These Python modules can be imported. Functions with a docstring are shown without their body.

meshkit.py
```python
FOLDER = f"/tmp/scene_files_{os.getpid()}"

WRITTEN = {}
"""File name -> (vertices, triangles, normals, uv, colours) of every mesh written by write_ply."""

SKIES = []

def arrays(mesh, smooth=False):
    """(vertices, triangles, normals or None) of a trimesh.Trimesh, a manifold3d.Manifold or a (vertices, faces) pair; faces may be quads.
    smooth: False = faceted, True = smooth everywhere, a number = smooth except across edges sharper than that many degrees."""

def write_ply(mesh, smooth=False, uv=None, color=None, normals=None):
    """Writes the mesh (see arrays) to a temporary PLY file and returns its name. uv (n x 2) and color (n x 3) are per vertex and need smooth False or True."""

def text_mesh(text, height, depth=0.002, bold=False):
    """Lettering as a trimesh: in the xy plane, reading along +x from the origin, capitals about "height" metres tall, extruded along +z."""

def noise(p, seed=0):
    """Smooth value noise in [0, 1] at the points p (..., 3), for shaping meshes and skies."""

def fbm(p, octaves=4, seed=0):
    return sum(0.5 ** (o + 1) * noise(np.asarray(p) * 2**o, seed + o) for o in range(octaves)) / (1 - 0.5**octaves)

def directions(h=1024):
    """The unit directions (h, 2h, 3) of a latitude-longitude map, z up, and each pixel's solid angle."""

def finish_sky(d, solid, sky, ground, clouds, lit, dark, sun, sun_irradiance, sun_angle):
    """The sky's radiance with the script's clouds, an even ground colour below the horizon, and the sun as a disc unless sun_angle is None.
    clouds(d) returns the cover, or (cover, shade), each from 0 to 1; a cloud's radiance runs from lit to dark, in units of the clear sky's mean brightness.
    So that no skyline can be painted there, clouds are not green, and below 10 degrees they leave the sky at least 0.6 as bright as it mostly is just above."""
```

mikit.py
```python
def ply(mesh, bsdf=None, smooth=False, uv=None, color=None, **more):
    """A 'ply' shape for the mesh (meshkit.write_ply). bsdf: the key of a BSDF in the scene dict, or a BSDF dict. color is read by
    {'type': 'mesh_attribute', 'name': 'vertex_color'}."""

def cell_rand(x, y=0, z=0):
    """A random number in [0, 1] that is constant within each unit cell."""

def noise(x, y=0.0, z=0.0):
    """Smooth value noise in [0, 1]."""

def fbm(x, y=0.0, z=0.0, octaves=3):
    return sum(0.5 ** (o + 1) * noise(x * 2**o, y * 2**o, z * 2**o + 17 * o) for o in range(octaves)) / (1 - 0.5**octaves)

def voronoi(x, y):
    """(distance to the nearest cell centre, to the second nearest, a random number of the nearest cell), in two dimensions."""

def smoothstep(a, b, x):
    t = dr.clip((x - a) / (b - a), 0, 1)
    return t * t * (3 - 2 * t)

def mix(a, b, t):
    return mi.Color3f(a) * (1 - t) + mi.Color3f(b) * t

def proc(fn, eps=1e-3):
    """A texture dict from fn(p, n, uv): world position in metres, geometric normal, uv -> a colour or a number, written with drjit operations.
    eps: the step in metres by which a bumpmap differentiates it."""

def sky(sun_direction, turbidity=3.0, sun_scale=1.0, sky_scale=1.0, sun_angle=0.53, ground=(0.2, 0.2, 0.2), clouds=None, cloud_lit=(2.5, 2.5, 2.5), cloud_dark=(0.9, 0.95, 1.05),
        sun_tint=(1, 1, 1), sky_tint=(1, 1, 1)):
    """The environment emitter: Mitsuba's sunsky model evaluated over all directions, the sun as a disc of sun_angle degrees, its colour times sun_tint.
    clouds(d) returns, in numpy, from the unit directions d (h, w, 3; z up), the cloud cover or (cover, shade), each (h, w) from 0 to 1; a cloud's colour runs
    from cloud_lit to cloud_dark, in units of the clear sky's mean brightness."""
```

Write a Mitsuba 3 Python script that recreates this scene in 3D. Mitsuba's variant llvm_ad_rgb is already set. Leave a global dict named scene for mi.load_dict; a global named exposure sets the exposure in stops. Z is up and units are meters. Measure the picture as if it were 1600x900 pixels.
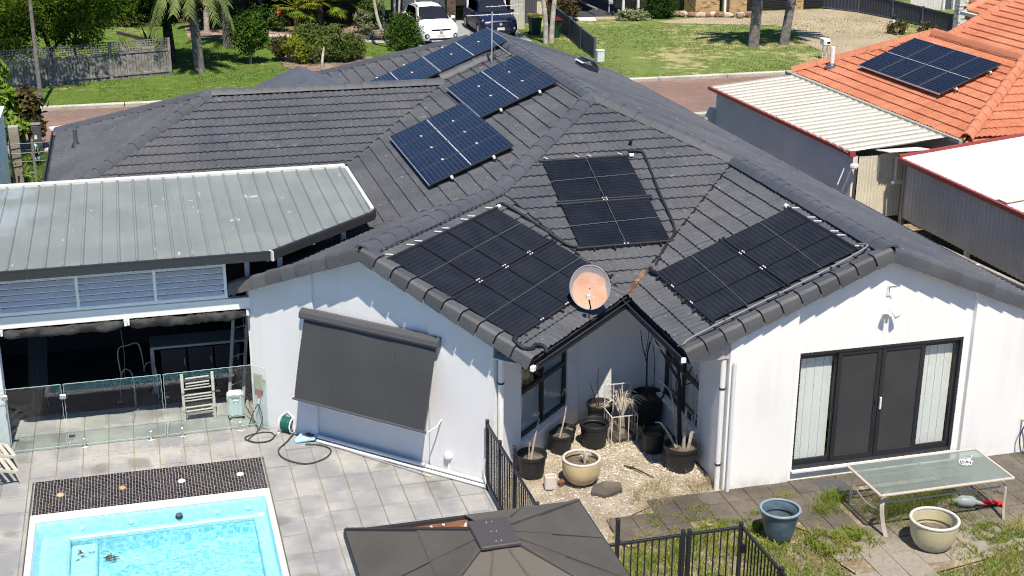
import math, random
import numpy as np, trimesh, drjit as dr, mitsuba as mi, mikit, meshkit
from mikit import proc, noise, fbm, voronoi, cell_rand, smoothstep, mix
from shapely.geometry import Polygon, box as sbox
T = mi.ScalarTransform4f
PI = math.pi
scene, labels = {}, {}

# ------------------------------------------------------------------ camera, daylight, exposure
CAM_O = np.array([-11.543, -18.836, 10.674])
def _cam_axes(yaw, pitch, roll):
    a, b, c = np.radians([yaw, pitch, roll])
    f = np.array([np.sin(a)*np.cos(b), np.cos(a)*np.cos(b), -np.sin(b)])
    r = np.array([np.cos(a), -np.sin(a), 0]); u = np.cross(r, f)
    return f, -np.sin(c)*r + np.cos(c)*u
_f, _u = _cam_axes(15.374, 19.371, 0.291)
scene['camera'] = {'type': 'perspective', 'fov': 40.64, 'fov_axis': 'x', 'near_clip': 0.5, 'far_clip': 900.0,
                   'to_world': T().look_at(origin=CAM_O.tolist(), target=(CAM_O + _f).tolist(), up=_u.tolist())}
SUN_AZ, SUN_EL = math.radians(4.0), math.radians(61.0)
SUN = [-math.sin(SUN_AZ)*math.cos(SUN_EL), -math.cos(SUN_AZ)*math.cos(SUN_EL), math.sin(SUN_EL)]
scene['daylight'] = mikit.sky(SUN, turbidity=3.0, ground=(0.16, 0.17, 0.13), sun_tint=(0.93, 1.0, 1.09), sky_scale=0.64, sky_tint=(0.76, 1.0, 1.28))
exposure = 2.12

# ------------------------------------------------------------------ naming
def fresh(name):
    if name not in scene and name not in labels:
        return name
    i = 1
    while f'{name}_{i:03d}' in scene or f'{name}_{i:03d}' in labels:
        i += 1
    return f'{name}_{i:03d}'
def tag(k, label=None, cat=None, group=None, kind=None):
    d = {}
    if label: d['label'] = label
    if cat: d['category'] = cat
    if group: d['group'] = group
    if kind: d['kind'] = kind
    if d: labels[k] = d
    return k
def thing(name, label, cat, group=None):
    return tag(fresh(name), label, cat, group)
def as_mesh(m):
    return m.get() if isinstance(m, MB) else m
def put(name, mesh, bsdf, smooth=False, **lab):
    k = fresh(name)
    uv = lab.pop('uv', None); color = lab.pop('color', None)
    scene[k] = mikit.ply(as_mesh(mesh), bsdf, smooth=smooth, uv=uv, color=color)
    return tag(k, **lab)
_counter = {}
def fast_key(base):
    n = _counter.get(base, 0); _counter[base] = n + 1
    return base if n == 0 else f'{base}_{n:03d}'
def part(parent, name, mesh, bsdf, smooth=False, **lab):
    k = fast_key(f'{parent}__{name}')
    uv = lab.pop('uv', None); color = lab.pop('color', None)
    scene[k] = mikit.ply(as_mesh(mesh), bsdf, smooth=smooth, uv=uv, color=color)
    tag(k, **lab)
    return k
def copy_part(parent, name, d, M):
    k = fast_key(f'{parent}__{name}')
    scene[k] = {**d, 'to_world': T(np.asarray(M, float))}
    return k
def setting(name, mesh, bsdf, smooth=False, **kw):
    return put(name, mesh, bsdf, smooth, kind='structure', **kw)

# ------------------------------------------------------------------ mesh building
V3 = lambda *a: np.array(a, float)
def unit(v):
    v = np.asarray(v, float); return v/np.linalg.norm(v)
def rotz(a):
    c, s = math.cos(a), math.sin(a); return np.array([[c, -s, 0], [s, c, 0], [0, 0, 1.0]])
def basis(x, y, z):
    return np.stack([x, y, z], 1)
_CB = None
class MB:
    def __init__(s): s.v, s.f, s.n = [], [], 0
    def add(s, v, f):
        v = np.asarray(v, float); f = np.asarray(f, int)
        if len(f) == 0: return s
        if f.shape[1] == 4: f = np.vstack([f[:, [0, 1, 2]], f[:, [0, 2, 3]]])
        s.v.append(v); s.f.append(f + s.n); s.n += len(v); return s
    def mesh(s, m): return s.add(m.vertices, m.faces)
    def get(s):
        return trimesh.Trimesh(np.vstack(s.v), np.vstack(s.f), process=False)
    def quad(s, a, b, c, d): return s.add([a, b, c, d], [[0, 1, 2, 3]])
    def tri(s, a, b, c): return s.add([a, b, c], [[0, 1, 2]])
    def box(s, c, size, R=None, b=0.0):
        """box with chamfer b, centre c, full size, rotation R"""
        h = np.asarray(size, float)/2
        R = np.eye(3) if R is None else np.asarray(R, float)
        if b <= 0 or b >= h.min():
            v = np.array([[x, y, z] for x in (-1, 1) for y in (-1, 1) for z in (-1, 1)], float)*h
            f = [[0, 1, 3, 2], [4, 6, 7, 5], [0, 4, 5, 1], [2, 3, 7, 6], [0, 2, 6, 4], [1, 5, 7, 3]]
            return s.add(v @ R.T + c, f)
        v, idx = [], {}
        for i, sx in enumerate((-1, 1)):
            for j, sy in enumerate((-1, 1)):
                for k, sz in enumerate((-1, 1)):
                    for ax in range(3):
                        p = h - b; p = p.copy(); p[ax] = h[ax]
                        idx[i, j, k, ax] = len(v); v.append(p*[sx, sy, sz])
        f3, f4 = [], []
        for ax in range(3):
            o = [a for a in range(3) if a != ax]
            for sd in (0, 1):
                q = []
                for (p, r) in ((0, 0), (1, 0), (1, 1), (0, 1)):
                    t = [0, 0, 0]; t[ax] = sd; t[o[0]] = p; t[o[1]] = r
                    q.append(idx[(*t, ax)])
                f4.append(q)
            for (p, r) in ((0, 0), (0, 1), (1, 0), (1, 1)):
                t0 = [0, 0, 0]; t1 = [0, 0, 0]
                t0[o[0]] = t1[o[0]] = p; t0[o[1]] = t1[o[1]] = r; t1[ax] = 1
                f4.append([idx[(*t0, o[0])], idx[(*t1, o[0])], idx[(*t1, o[1])], idx[(*t0, o[1])]])
        for i in (0, 1):
            for j in (0, 1):
                for k in (0, 1):
                    f3.append([idx[i, j, k, 0], idx[i, j, k, 1], idx[i, j, k, 2]])
        v = np.array(v)
        f4 = np.array(f4); F = np.vstack([f4[:, [0, 1, 2]], f4[:, [0, 2, 3]], np.array(f3)])
        n = np.cross(v[F[:, 1]] - v[F[:, 0]], v[F[:, 2]] - v[F[:, 0]])
        flip = (n*v[F].mean(1)).sum(1) < 0
        F[flip] = F[flip][:, ::-1]
        return s.add(v @ R.T + c, F)
    def beam(s, a, b, w, h, up=(0, 0, 1), ch=0.0):
        """rectangular bar from a to b, width w sideways, height h along up"""
        a, b = np.asarray(a, float), np.asarray(b, float)
        x = unit(b - a); up = np.asarray(up, float)
        if abs(np.dot(unit(up), x)) > .995: up = V3(0, 1, 0) if abs(x[1]) < .9 else V3(1, 0, 0)
        y = unit(np.cross(up, x)); z = np.cross(x, y)
        return s.box((a + b)/2, (np.linalg.norm(b - a), w, h), basis(x, y, z), ch)
    def tube(s, pts, r, n=8, caps=True):
        p = np.asarray(pts, float); r = np.broadcast_to(np.asarray(r, float), (len(p),))
        t = np.gradient(p, axis=0); t /= np.linalg.norm(t, axis=1, keepdims=True) + 1e-12
        ref = np.array([0, 0, 1.0]) if abs(t[:, 2]).max() < 0.95 else (np.array([1.0, 0, 0]) if abs(t[:, 0]).max() < 0.95 else np.array([0.3, 0.9, 0.31]))
        a = np.cross(t, ref); a /= np.linalg.norm(a, axis=1, keepdims=True) + 1e-12
        b = np.cross(t, a)
        ang = np.arange(n)*2*PI/n
        v = p[:, None] + r[:, None, None]*(np.cos(ang)[None, :, None]*a[:, None] + np.sin(ang)[None, :, None]*b[:, None])
        i, j = np.meshgrid(np.arange(len(p) - 1), np.arange(n), indexing='ij')
        q = np.stack([i*n + j, (i + 1)*n + j, (i + 1)*n + (j + 1) % n, i*n + (j + 1) % n], -1).reshape(-1, 4)[:, ::-1]
        v = v.reshape(-1, 3); F = [np.vstack([q[:, [0, 1, 2]], q[:, [0, 2, 3]]])]
        if caps:
            v = np.vstack([v, p[:1], p[-1:]]); N = len(p)*n; k = np.arange(n)
            F.append(np.stack([(k*0) + N, k, (k + 1) % n], 1)); F.append(np.stack([(k*0) + N + 1, (len(p) - 1)*n + (k + 1) % n, (len(p) - 1)*n + k], 1))
        return s.add(v, np.vstack(F))
    def cyl(s, a, b, r, n=12): return s.tube([a, b], r, n)
    def lathe(s, prof, c=(0, 0, 0), n=32, R=None):
        """(r, z) profile turned about z; outward if the profile runs upward on the outside"""
        pr = np.asarray(prof, float); ang = np.arange(n)*2*PI/n
        v = np.stack([pr[:, None, 0]*np.cos(ang), pr[:, None, 0]*np.sin(ang), np.repeat(pr[:, 1:2], n, 1)], -1).reshape(-1, 3)
        i, j = np.meshgrid(np.arange(len(pr) - 1), np.arange(n), indexing='ij')
        q = np.stack([i*n + j, i*n + (j + 1) % n, (i + 1)*n + (j + 1) % n, (i + 1)*n + j], -1).reshape(-1, 4)
        if R is not None: v = v @ np.asarray(R).T
        return s.add(v + np.asarray(c, float), q)
    def poly(s, pts):
        """flat convex polygon (fan)"""
        n = len(pts); return s.add(pts, [[0, i, i + 1] for i in range(1, n - 1)])
    def prism(s, poly, z0, z1, M=None):
        """shapely polygon (or points) extruded from z0 to z1; M maps local to world (3x4)"""
        if not isinstance(poly, Polygon): poly = Polygon(poly)
        m = trimesh.creation.extrude_polygon(poly, abs(z1 - z0), engine='earcut')
        v = np.array(m.vertices); v[:, 2] += min(z0, z1)
        if M is not None:
            M = np.asarray(M, float); v = v @ M[:, :3].T + M[:, 3]
            if np.linalg.det(M[:, :3]) < 0: return s.add(v, np.array(m.faces)[:, ::-1])
        return s.add(v, m.faces)
    def loft(s, rings, close=True, caps=True):
        """rings: list of (k, 3) loops"""
        R = np.asarray(rings, float); m, k = R.shape[:2]
        kk = k if close else k - 1
        i, j = np.meshgrid(np.arange(m - 1), np.arange(kk), indexing='ij')
        q = np.stack([i*k + j, i*k + (j + 1) % k, (i + 1)*k + (j + 1) % k, (i + 1)*k + j], -1).reshape(-1, 4)
        v = R.reshape(-1, 3); F = [np.vstack([q[:, [0, 1, 2]], q[:, [0, 2, 3]]])]
        if caps:
            v = np.vstack([v, R[0].mean(0)[None], R[-1].mean(0)[None]]); a = np.arange(k)
            F.append(np.stack([a*0 + m*k, (a + 1) % k, a], 1)); F.append(np.stack([a*0 + m*k + 1, (m - 1)*k + a, (m - 1)*k + (a + 1) % k], 1))
        return s.add(v, np.vstack(F))
    def xf(s, R, t):
        R = np.asarray(R, float); s.v = [v @ R.T + np.asarray(t, float) for v in s.v]; return s
def chain(pts, k=6):
    """Catmull-Rom through the points"""
    p = np.asarray(pts, float)
    if len(p) < 3: return p
    q = np.vstack([2*p[0] - p[1], p, 2*p[-1] - p[-2]]); out = []
    for i in range(1, len(q) - 2):
        for t in np.arange(k)/k:
            a, b, c, d = q[i-1:i+3]
            out.append(0.5*((2*b) + (c - a)*t + (2*a - 5*b + 4*c - d)*t*t + (3*b - a - 3*c + d)*t**3))
    out.append(p[-1]); return np.array(out)
def clip_tris(v, f, planes):
    """clip triangles by half-spaces a*x + b*y + c >= 0 in plan"""
    tris = np.asarray(v, float)[np.asarray(f, int)]
    for a, b, c in planes:
        d = tris[:, :, 0]*a + tris[:, :, 1]*b + c
        inside = (d >= 0).sum(1); keep = [tris[inside == 3]]
        for t, dd in zip(tris[(inside == 1) | (inside == 2)], d[(inside == 1) | (inside == 2)]):
            out = []
            for i in range(3):
                j = (i + 1) % 3
                if dd[i] >= 0: out.append(t[i])
                if (dd[i] >= 0) != (dd[j] >= 0): out.append(t[i] + (t[j] - t[i])*(dd[i]/(dd[i] - dd[j])))
            for i in range(1, len(out) - 1): keep.append(np.array([[out[0], out[i], out[i + 1]]]))
        tris = np.concatenate(keep) if keep else tris[:0]
        if len(tris) == 0: break
    return tris.reshape(-1, 3), np.arange(len(tris)*3).reshape(-1, 3)

# ------------------------------------------------------------------ materials
def mat(k, d): scene['m_' + k] = d; return 'm_' + k
def rgb(*c): return {'type': 'rgb', 'value': list(c)}
def flat(k, c, rough=0.6, metallic=0.0, spec=0.4, **kw):
    base = c if isinstance(c, dict) else rgb(*c)
    return mat(k, {'type': 'twosided', 'b': {'type': 'principled', 'base_color': base, 'roughness': rough, 'metallic': metallic, 'specular': spec, **kw}})
def bumped(k, c, h, rough=0.8, spec=0.3, scale=1.0, eps=2e-3, **kw):
    base = c if isinstance(c, dict) else rgb(*c)
    return mat(k, {'type': 'twosided', 'b': {'type': 'bumpmap', 'tex': proc(h, eps), 'scale': scale, 'b': {'type': 'principled', 'base_color': base, 'roughness': rough, 'specular': spec, **kw}}})
def pick(*cs):
    """a proc: patches between two colours with fine grain"""
    a, b, f1, f2, amt = cs
    def fn(p, n, uv):
        t = fbm(p.x*f1, p.y*f1, p.z*f1, 3); g = noise(p.x*f2, p.y*f2, p.z*f2)
        return mix(a, b, dr.clip((t - 0.3)*2.2, 0, 1))*(1 - amt/2 + amt*g)
    return proc(fn)

# house
def c_roof(p, n, uv):
    t = fbm(p.x*0.9, p.y*0.9, p.z*0.9, 3); g = noise(p.x*22, p.y*22, p.z*22); b = cell_rand(dr.floor(p.x/0.31), dr.floor(p.y/0.33), 3)
    c = mix((0.070, 0.076, 0.090), (0.098, 0.102, 0.112), dr.clip((t - 0.3)*2.5, 0, 1))
    sc = smoothstep(0.80, 0.90, noise(p.x*9 + 3, p.y*9, p.z*4))*smoothstep(0.5, 0.68, fbm(p.x*1.4, p.y*1.4, 5.0, 2))
    c = mix(c, (0.20, 0.195, 0.19), sc*0.55)
    c = mix(c, (0.34, 0.335, 0.32), smoothstep(.90, .96, noise(p.x*17 + 5, p.y*17, p.z*30))*.55)
    return c*(0.84 + 0.2*g + 0.14*b)
flat('roof', proc(c_roof), 0.62, spec=0.35)
flat('cap', pick((0.072, 0.078, 0.092), (0.090, 0.096, 0.108), 1.3, 30.0, 0.22), 0.55, spec=0.4)
flat('cap_dark', pick((0.064, 0.067, 0.076), (0.082, 0.084, 0.090), 1.3, 30.0, 0.22), 0.55, spec=0.4); flat('cap_light', pick((0.088, 0.092, 0.101), (0.108, 0.110, 0.116), 1.3, 30.0, 0.22), 0.55, spec=0.4)
flat('roof_under', (0.03, 0.03, 0.032), 0.9)
def c_wall(base, dirt):
    def fn(p, n, uv):
        t = fbm(p.x*0.7, p.y*0.7, p.z*0.7, 3); g = noise(p.x*3.0, p.y*3.0, p.z*0.35)
        low = smoothstep(0.55, 0.0, p.z + 0.35*fbm(p.x*3, p.y*3, p.z*2, 2))
        c = mix(base, [x*0.93 for x in base], dr.clip((t - 0.35)*2, 0, 1))*(0.975 + 0.04*g)
        st = smoothstep(.56, .80, noise((p.x + p.y)*7.0, (p.x - p.y)*7.0, p.z*.5))*smoothstep(.3, .6, fbm(p.x*.9, p.y*.9, p.z*.6, 2))*.035; c = c*(1 - st)
        return mix(c, dirt, 0.45*low*smoothstep(0.3, 0.75, fbm(p.x*5, p.y*5, p.z*3, 2)))
    return proc(fn)
def h_render(p, n, uv): return fbm(p.x*45, p.y*45, p.z*45, 2)
bumped('wall_white', c_wall((0.84, 0.84, 0.83), (0.42, 0.38, 0.31)), h_render, 0.85, 0.2, 0.004)
bumped('wall_grey', c_wall((0.70, 0.71, 0.73), (0.40, 0.38, 0.34)), h_render, 0.85, 0.2, 0.004)
flat('dark_metal', (0.022, 0.024, 0.030), 0.35, spec=0.5)
flat('gutter', (0.028, 0.029, 0.034), 0.38, spec=0.5)
flat('white_paint', (0.78, 0.78, 0.76), 0.4)
flat('eave_end', (0.50, 0.42, 0.42), 0.7)
flat('white_trim', (0.70, 0.71, 0.70), 0.45)
flat('pale_blue_paint', (0.82, 0.84, 0.84), 0.4)
flat('black', (0.012, 0.012, 0.014), 0.6)
flat('black_rubber', (0.018, 0.019, 0.024), 0.55, spec=0.4)
mat('glass', {'type': 'thindielectric', 'int_ior': 1.5})
mat('glass_tint', {'type': 'thindielectric', 'int_ior': 1.5, 'specular_transmittance': rgb(0.88, 0.955, 0.95)})
mat('door_glass', {'type': 'thindielectric', 'int_ior': 1.5, 'specular_transmittance': rgb(0.93, 0.97, 0.965)})
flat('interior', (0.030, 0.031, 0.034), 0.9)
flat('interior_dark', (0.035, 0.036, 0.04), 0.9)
# ================================================================== THE HOUSE
house = thing('house', 'single-storey pale rendered house with dark grey tiled hip and gable roof around a courtyard', 'house')
ZE = 2.516
XC, YC = -3.555, 2.62
XR, ZR = -0.092, 3.912
XA, YA, ZA = -2.365, 8.361, 4.870
YE = 16.9
S = 0.41
SRI = (ZR - ZE)/(XR - XC)
dL = V3(1, 1, 0)/2**.5; nL = V3(-1, 1, 0)/2**.5
PL = V3(-5.105, 5.621, 3.747)
SL = (PL[2] - ZE)/abs(np.dot(V3(XC, YC, 0) - V3(PL[0], PL[1], 0), nL))
GLt = -4.50                       # gable verge along dL, measured from PL
WR = V3(-6.41, 0.927, 0)           # right foot of the left gable wall
YV = -0.2
YB, ZB, XBH = 14.3, 4.13, -9.85    # back-left wing: ridge y, height, hip end
def plane(fn, gx, gy): return (fn, gx, gy)
RI = lambda x, y: ZE + SRI*(x - XC)
FF = lambda x, y: ZE + S*(y - YC)
PV = lambda x, y: ZA + S*(x - XA)
RT = lambda x, y: ZA - S*(x - XA)
LI = lambda x, y: PL[2] + SL*((x - PL[0])*nL[0] + (y - PL[1])*nL[1])
LO = lambda x, y: PL[2] - SL*((x - PL[0])*nL[0] + (y - PL[1])*nL[1])
BN = lambda x, y: ZB - S*(YB - y)
BF = lambda x, y: ZB - S*(y - YB)
BW = lambda x, y: ZB + S*(x - XBH)
HE = lambda x, y: ZA - S*(y - YE)
def lin(fn):
    c = fn(0., 0.); return np.array([fn(1., 0.) - c, fn(0., 1.) - c, c])
def above(f, g):                   # half-space where f >= g
    return tuple(lin(f) - lin(g))
def hp(a, b, c): return (a, b, c)
EAVE_R, X_L = 3.05, -8.0
vL = lambda t: (dL[0], dL[1], -(np.dot(PL, dL) + t))            # along dL from PL >= t
FACES = {  # name: (plane, half-spaces in plan)
    'RI': (RI, [hp(0, 1, -(YV + .12)), hp(-1, 0, XR), above(RI, FF), hp(1, 0, -XC)]),
    'F': (FF, [above(RT, FF), above(PV, FF), above(FF, RI), above(FF, LI)]),
    'LI': (LI, [vL(GLt + .12), (-nL[0], -nL[1], np.dot(PL, nL)), above(LI, FF), above(LI, lambda x, y: ZE + 0*x)]),
    'LO': (LO, [vL(GLt + .12), (nL[0], nL[1], -np.dot(PL, nL)), above(LO, PV), above(LO, lambda x, y: ZE - .05 + 0*x)]),
    'PVs': (PV, [above(FF, PV), hp(-1, 0, XA), above(PV, LO), above(PV, BN), hp(0, -1, YB), hp(1, 0, -X_L)]),
    'PVn': (PV, [hp(0, 1, -YB), hp(-1, 0, XA), above(PV, BF), above(HE, PV), hp(1, 0, -X_L)]),
    'RTa': (RT, [hp(1, 0, -XR), hp(0, 1, -(YV + .12)), hp(-1, 0, EAVE_R), above(HE, RT)]),
    'RTb': (RT, [hp(-1, 0, XR), hp(1, 0, -XA), above(FF, RT), above(HE, RT)]),
    'BN': (BN, [above(BN, PV), above(BW, BN), hp(0, -1, YB), hp(0, 1, -10.3)]),
    'BW': (BW, [above(BN, BW), above(BF, BW), hp(1, 0, 13.62)]),
    'BF': (BF, [above(BF, PV), above(BW, BF), hp(0, 1, -YB), hp(0, -1, 18.2)]),
    'HE': (HE, [above(PV, HE), above(RT, HE), hp(0, -1, 21.5), hp(0, 1, -YE)]),
}
def face_frame(fn):
    gx, gy, c = lin(fn); s = math.hypot(gx, gy); g = V3(gx/s, gy/s, 0)
    u = V3(g[1], -g[0], 0); v = unit(V3(g[0], g[1], s)); w = np.cross(u, v)
    return u, v, w, g, s
def region(hps, lo=-30, hi=30):
    poly = sbox(lo, lo, hi, hi)
    for a, b, c in hps:
        n = math.hypot(a, b); nx, ny = a/n, b/n; d = -c/n
        p0 = np.array([nx*d, ny*d]); t = np.array([-ny, nx])
        big = Polygon([p0 + t*99, p0 - t*99, p0 - t*99 + np.array([nx, ny])*99, p0 + t*99 + np.array([nx, ny])*99])
        poly = poly.intersection(big)
    return poly
roof = part(house, 'roof', None or (lambda: (
    [m := MB(), [m.poly([(x, y, fn(x, y) - .030) for x, y in list(region(h).exterior.coords)[:-1]]) for fn, h in FACES.values()], m][2]))(), 'm_roof_under')
# one concrete tile: 0.30 m wide with two rolls, 0.36 m long, front lip
GA = 0.325
def tile_mesh(seed=0, scallop=0.026):
    us = np.linspace(0, 0.3, 13); r = np.random.default_rng(seed)
    h = scallop*(0.5 - 0.5*np.cos(2*PI*us/0.15))**0.8
    lift = .036
    top = np.stack([us, np.full(13, .362), h*0.9 + 0.0], 1); low = np.stack([us, np.zeros(13), h + lift], 1); lip = np.stack([us, np.full(13, .002), h*.55 + lift - .040], 1)
    v = np.vstack([lip, low, low, top]); k = 13; i = np.arange(12)
    f = np.vstack([np.stack([i, i + 1, k + i + 1, k + i], 1), np.stack([2*k + i, 2*k + i + 1, 3*k + i + 1, 3*k + i], 1)])
    return trimesh.Trimesh(v, np.vstack([f[:, [0, 1, 2]], f[:, [0, 2, 3]]]), process=False)
TILE = tile_mesh(); TILE_D = mikit.ply(TILE, 'm_roof', smooth=30)
rng = np.random.default_rng(7)
def tile_face(fn, hps, sink, tile=TILE, ga=GA, wid=0.3):
    """yields (centre, 4x4, clipped mesh or None) of each tile of a roof face"""
    u, v, w, g, s = face_frame(fn)
    poly = region(hps); pts = np.array(poly.exterior.coords)
    z = np.array([fn(x, y) for x, y in pts]); P = np.c_[pts, z]
    o = P[np.argmin(z)]; a = (P - o) @ u; b = (P - o) @ v
    cosd = 1/math.sqrt(1 + s*s)
    corners = np.array([[0, 0, .01], [wid, 0, .01], [wid, .36, 0], [0, .36, 0]])
    for i in range(0, int(b.max()/ga) + 1):
        for j in range(int(math.floor(a.min()/wid)) - 1, int(a.max()/wid) + 1):
            off = (i % 2)*0.0
            M = np.eye(4); jit = rng.normal(0, 1, 4)
            M[:3, :3] = basis(u, v, w) @ np.array([[1, -.004*jit[0], 0], [.004*jit[0], 1, 0], [0, 0, 1]])
            M[:3, 3] = o + u*((j + off)*wid + .002*jit[1]) + v*(i*ga + .003*jit[2]) + w*(.002*jit[3] - .012)
            c = corners @ M[:3, :3].T + M[:3, 3]
            inn = np.min([[aa*x + bb*y + cc for x, y, _ in c] for aa, bb, cc in hps], axis=0) if False else None
            d = np.array([aa*c[:, 0] + bb*c[:, 1] + cc for aa, bb, cc in hps])
            if (d.max(1) < 0.02).any(): continue
            if (d >= 0).all(): sink.append((c.mean(0), M, None))
            else:
                vv, ff = clip_tris(tile.vertices @ M[:3, :3].T + M[:3, 3], tile.faces, hps)
                if len(ff): sink.append((c.mean(0), M, (vv, ff)))
tiles = []
for nm in ('RI', 'F', 'LI', 'LO', 'PVs', 'PVn', 'RTa', 'RTb', 'BN', 'BW'):
    tile_face(*FACES[nm], tiles)
tiles.sort(key=lambda t: np.linalg.norm(t[0] - CAM_O))
rest = MB()
NT = 0
for c, M, cl in tiles:
    if NT < 296 and cl is None:
        copy_part(roof, 'tile', TILE_D, M); NT += 1
    elif NT < 296 and cl is not None and len(cl[1]) > 24:
        part(roof, 'tile', MB().add(*cl), 'm_roof', smooth=30); NT += 1
    else:
        if cl is None: rest.add(TILE.vertices @ M[:3, :3].T + M[:3, 3], TILE.faces)
        else: rest.add(*cl)
part(roof, 'tile_courses', rest, 'm_roof', smooth=30, kind='stuff', label='dark grey roof tiles farther up and on the far slopes')

# ridge and hip caps
def cap_mesh(L=0.42, w0=.15, rise=.07, drop=.05, flare=.013):
    m = MB(); prof = lambda e: np.array([[-w0 - e, -drop], [-w0*.55 - e, rise*.62 + e], [-w0*.2, rise + e], [w0*.2, rise + e], [w0*.55 + e, rise*.62 + e], [w0 + e, -drop]])
    a, b = prof(flare), prof(0)
    r0 = np.c_[np.zeros(6), a]; r1 = np.c_[np.full(6, L), b]; t = r0*1.0; t[:, 1:] *= 0.9; t[:, 0] = .0
    m.add(np.vstack([r0, r1]), [[i + 1, i, 6 + i, 6 + i + 1] for i in range(5)])
    lo = r0.copy(); lo[:, 2] -= .034
    m.add(np.vstack([r0, lo]), [[i, i + 1, 6 + i + 1, 6 + i] for i in range(5)])
    return m.get()
CAP_D = mikit.ply(cap_mesh(), 'm_cap', smooth=35)
CAPW_D = mikit.ply(cap_mesh(w0=.18, rise=.060), 'm_cap', smooth=35)
def cap_row(a, b, d=CAP_D, gap=.39, lift=.035, parent=None, name='ridge_cap'):
    a, b = V3(*a), V3(*b)
    if a[2] > b[2]: a, b = b, a
    L = np.linalg.norm(b - a); x = unit(b - a); y = unit(np.cross([0, 0, 1], x)); z = np.cross(x, y)
    n = max(1, round(L/gap)); g = L/n
    for i in range(n):
        M = np.eye(4); j = rng.normal(0, 1, 3)
        M[:3, :3] = basis(x, y, z) @ rotz(.006*j[0]); M[:3, 3] = a + x*(i*g) + z*(lift + .002*j[1]) + y*.003*j[2]
        M[:3, 0] *= (g + .03)/.42
        copy_part(parent or roof, name, d, M)
A = (XA, YA, ZA); PR = (XR, 6.03, ZR); PLt = tuple(PL); GL = tuple(PL + dL*GLt)
cap_row((XR, YV + .1, ZR), PR, CAPW_D); cap_row(tuple(V3(*GL) + dL*.1), PLt, CAPW_D); cap_row(PLt, A, CAPW_D); cap_row(PR, A, CAPW_D)
cap_row(A, (XA, YE, ZA), CAPW_D); cap_row((XA, YE, ZA), (XA - 4, YE + 4, ZA - 4*S)); cap_row((XA, YE, ZA), (XA + 4, YE + 4, ZA - 4*S))
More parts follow.
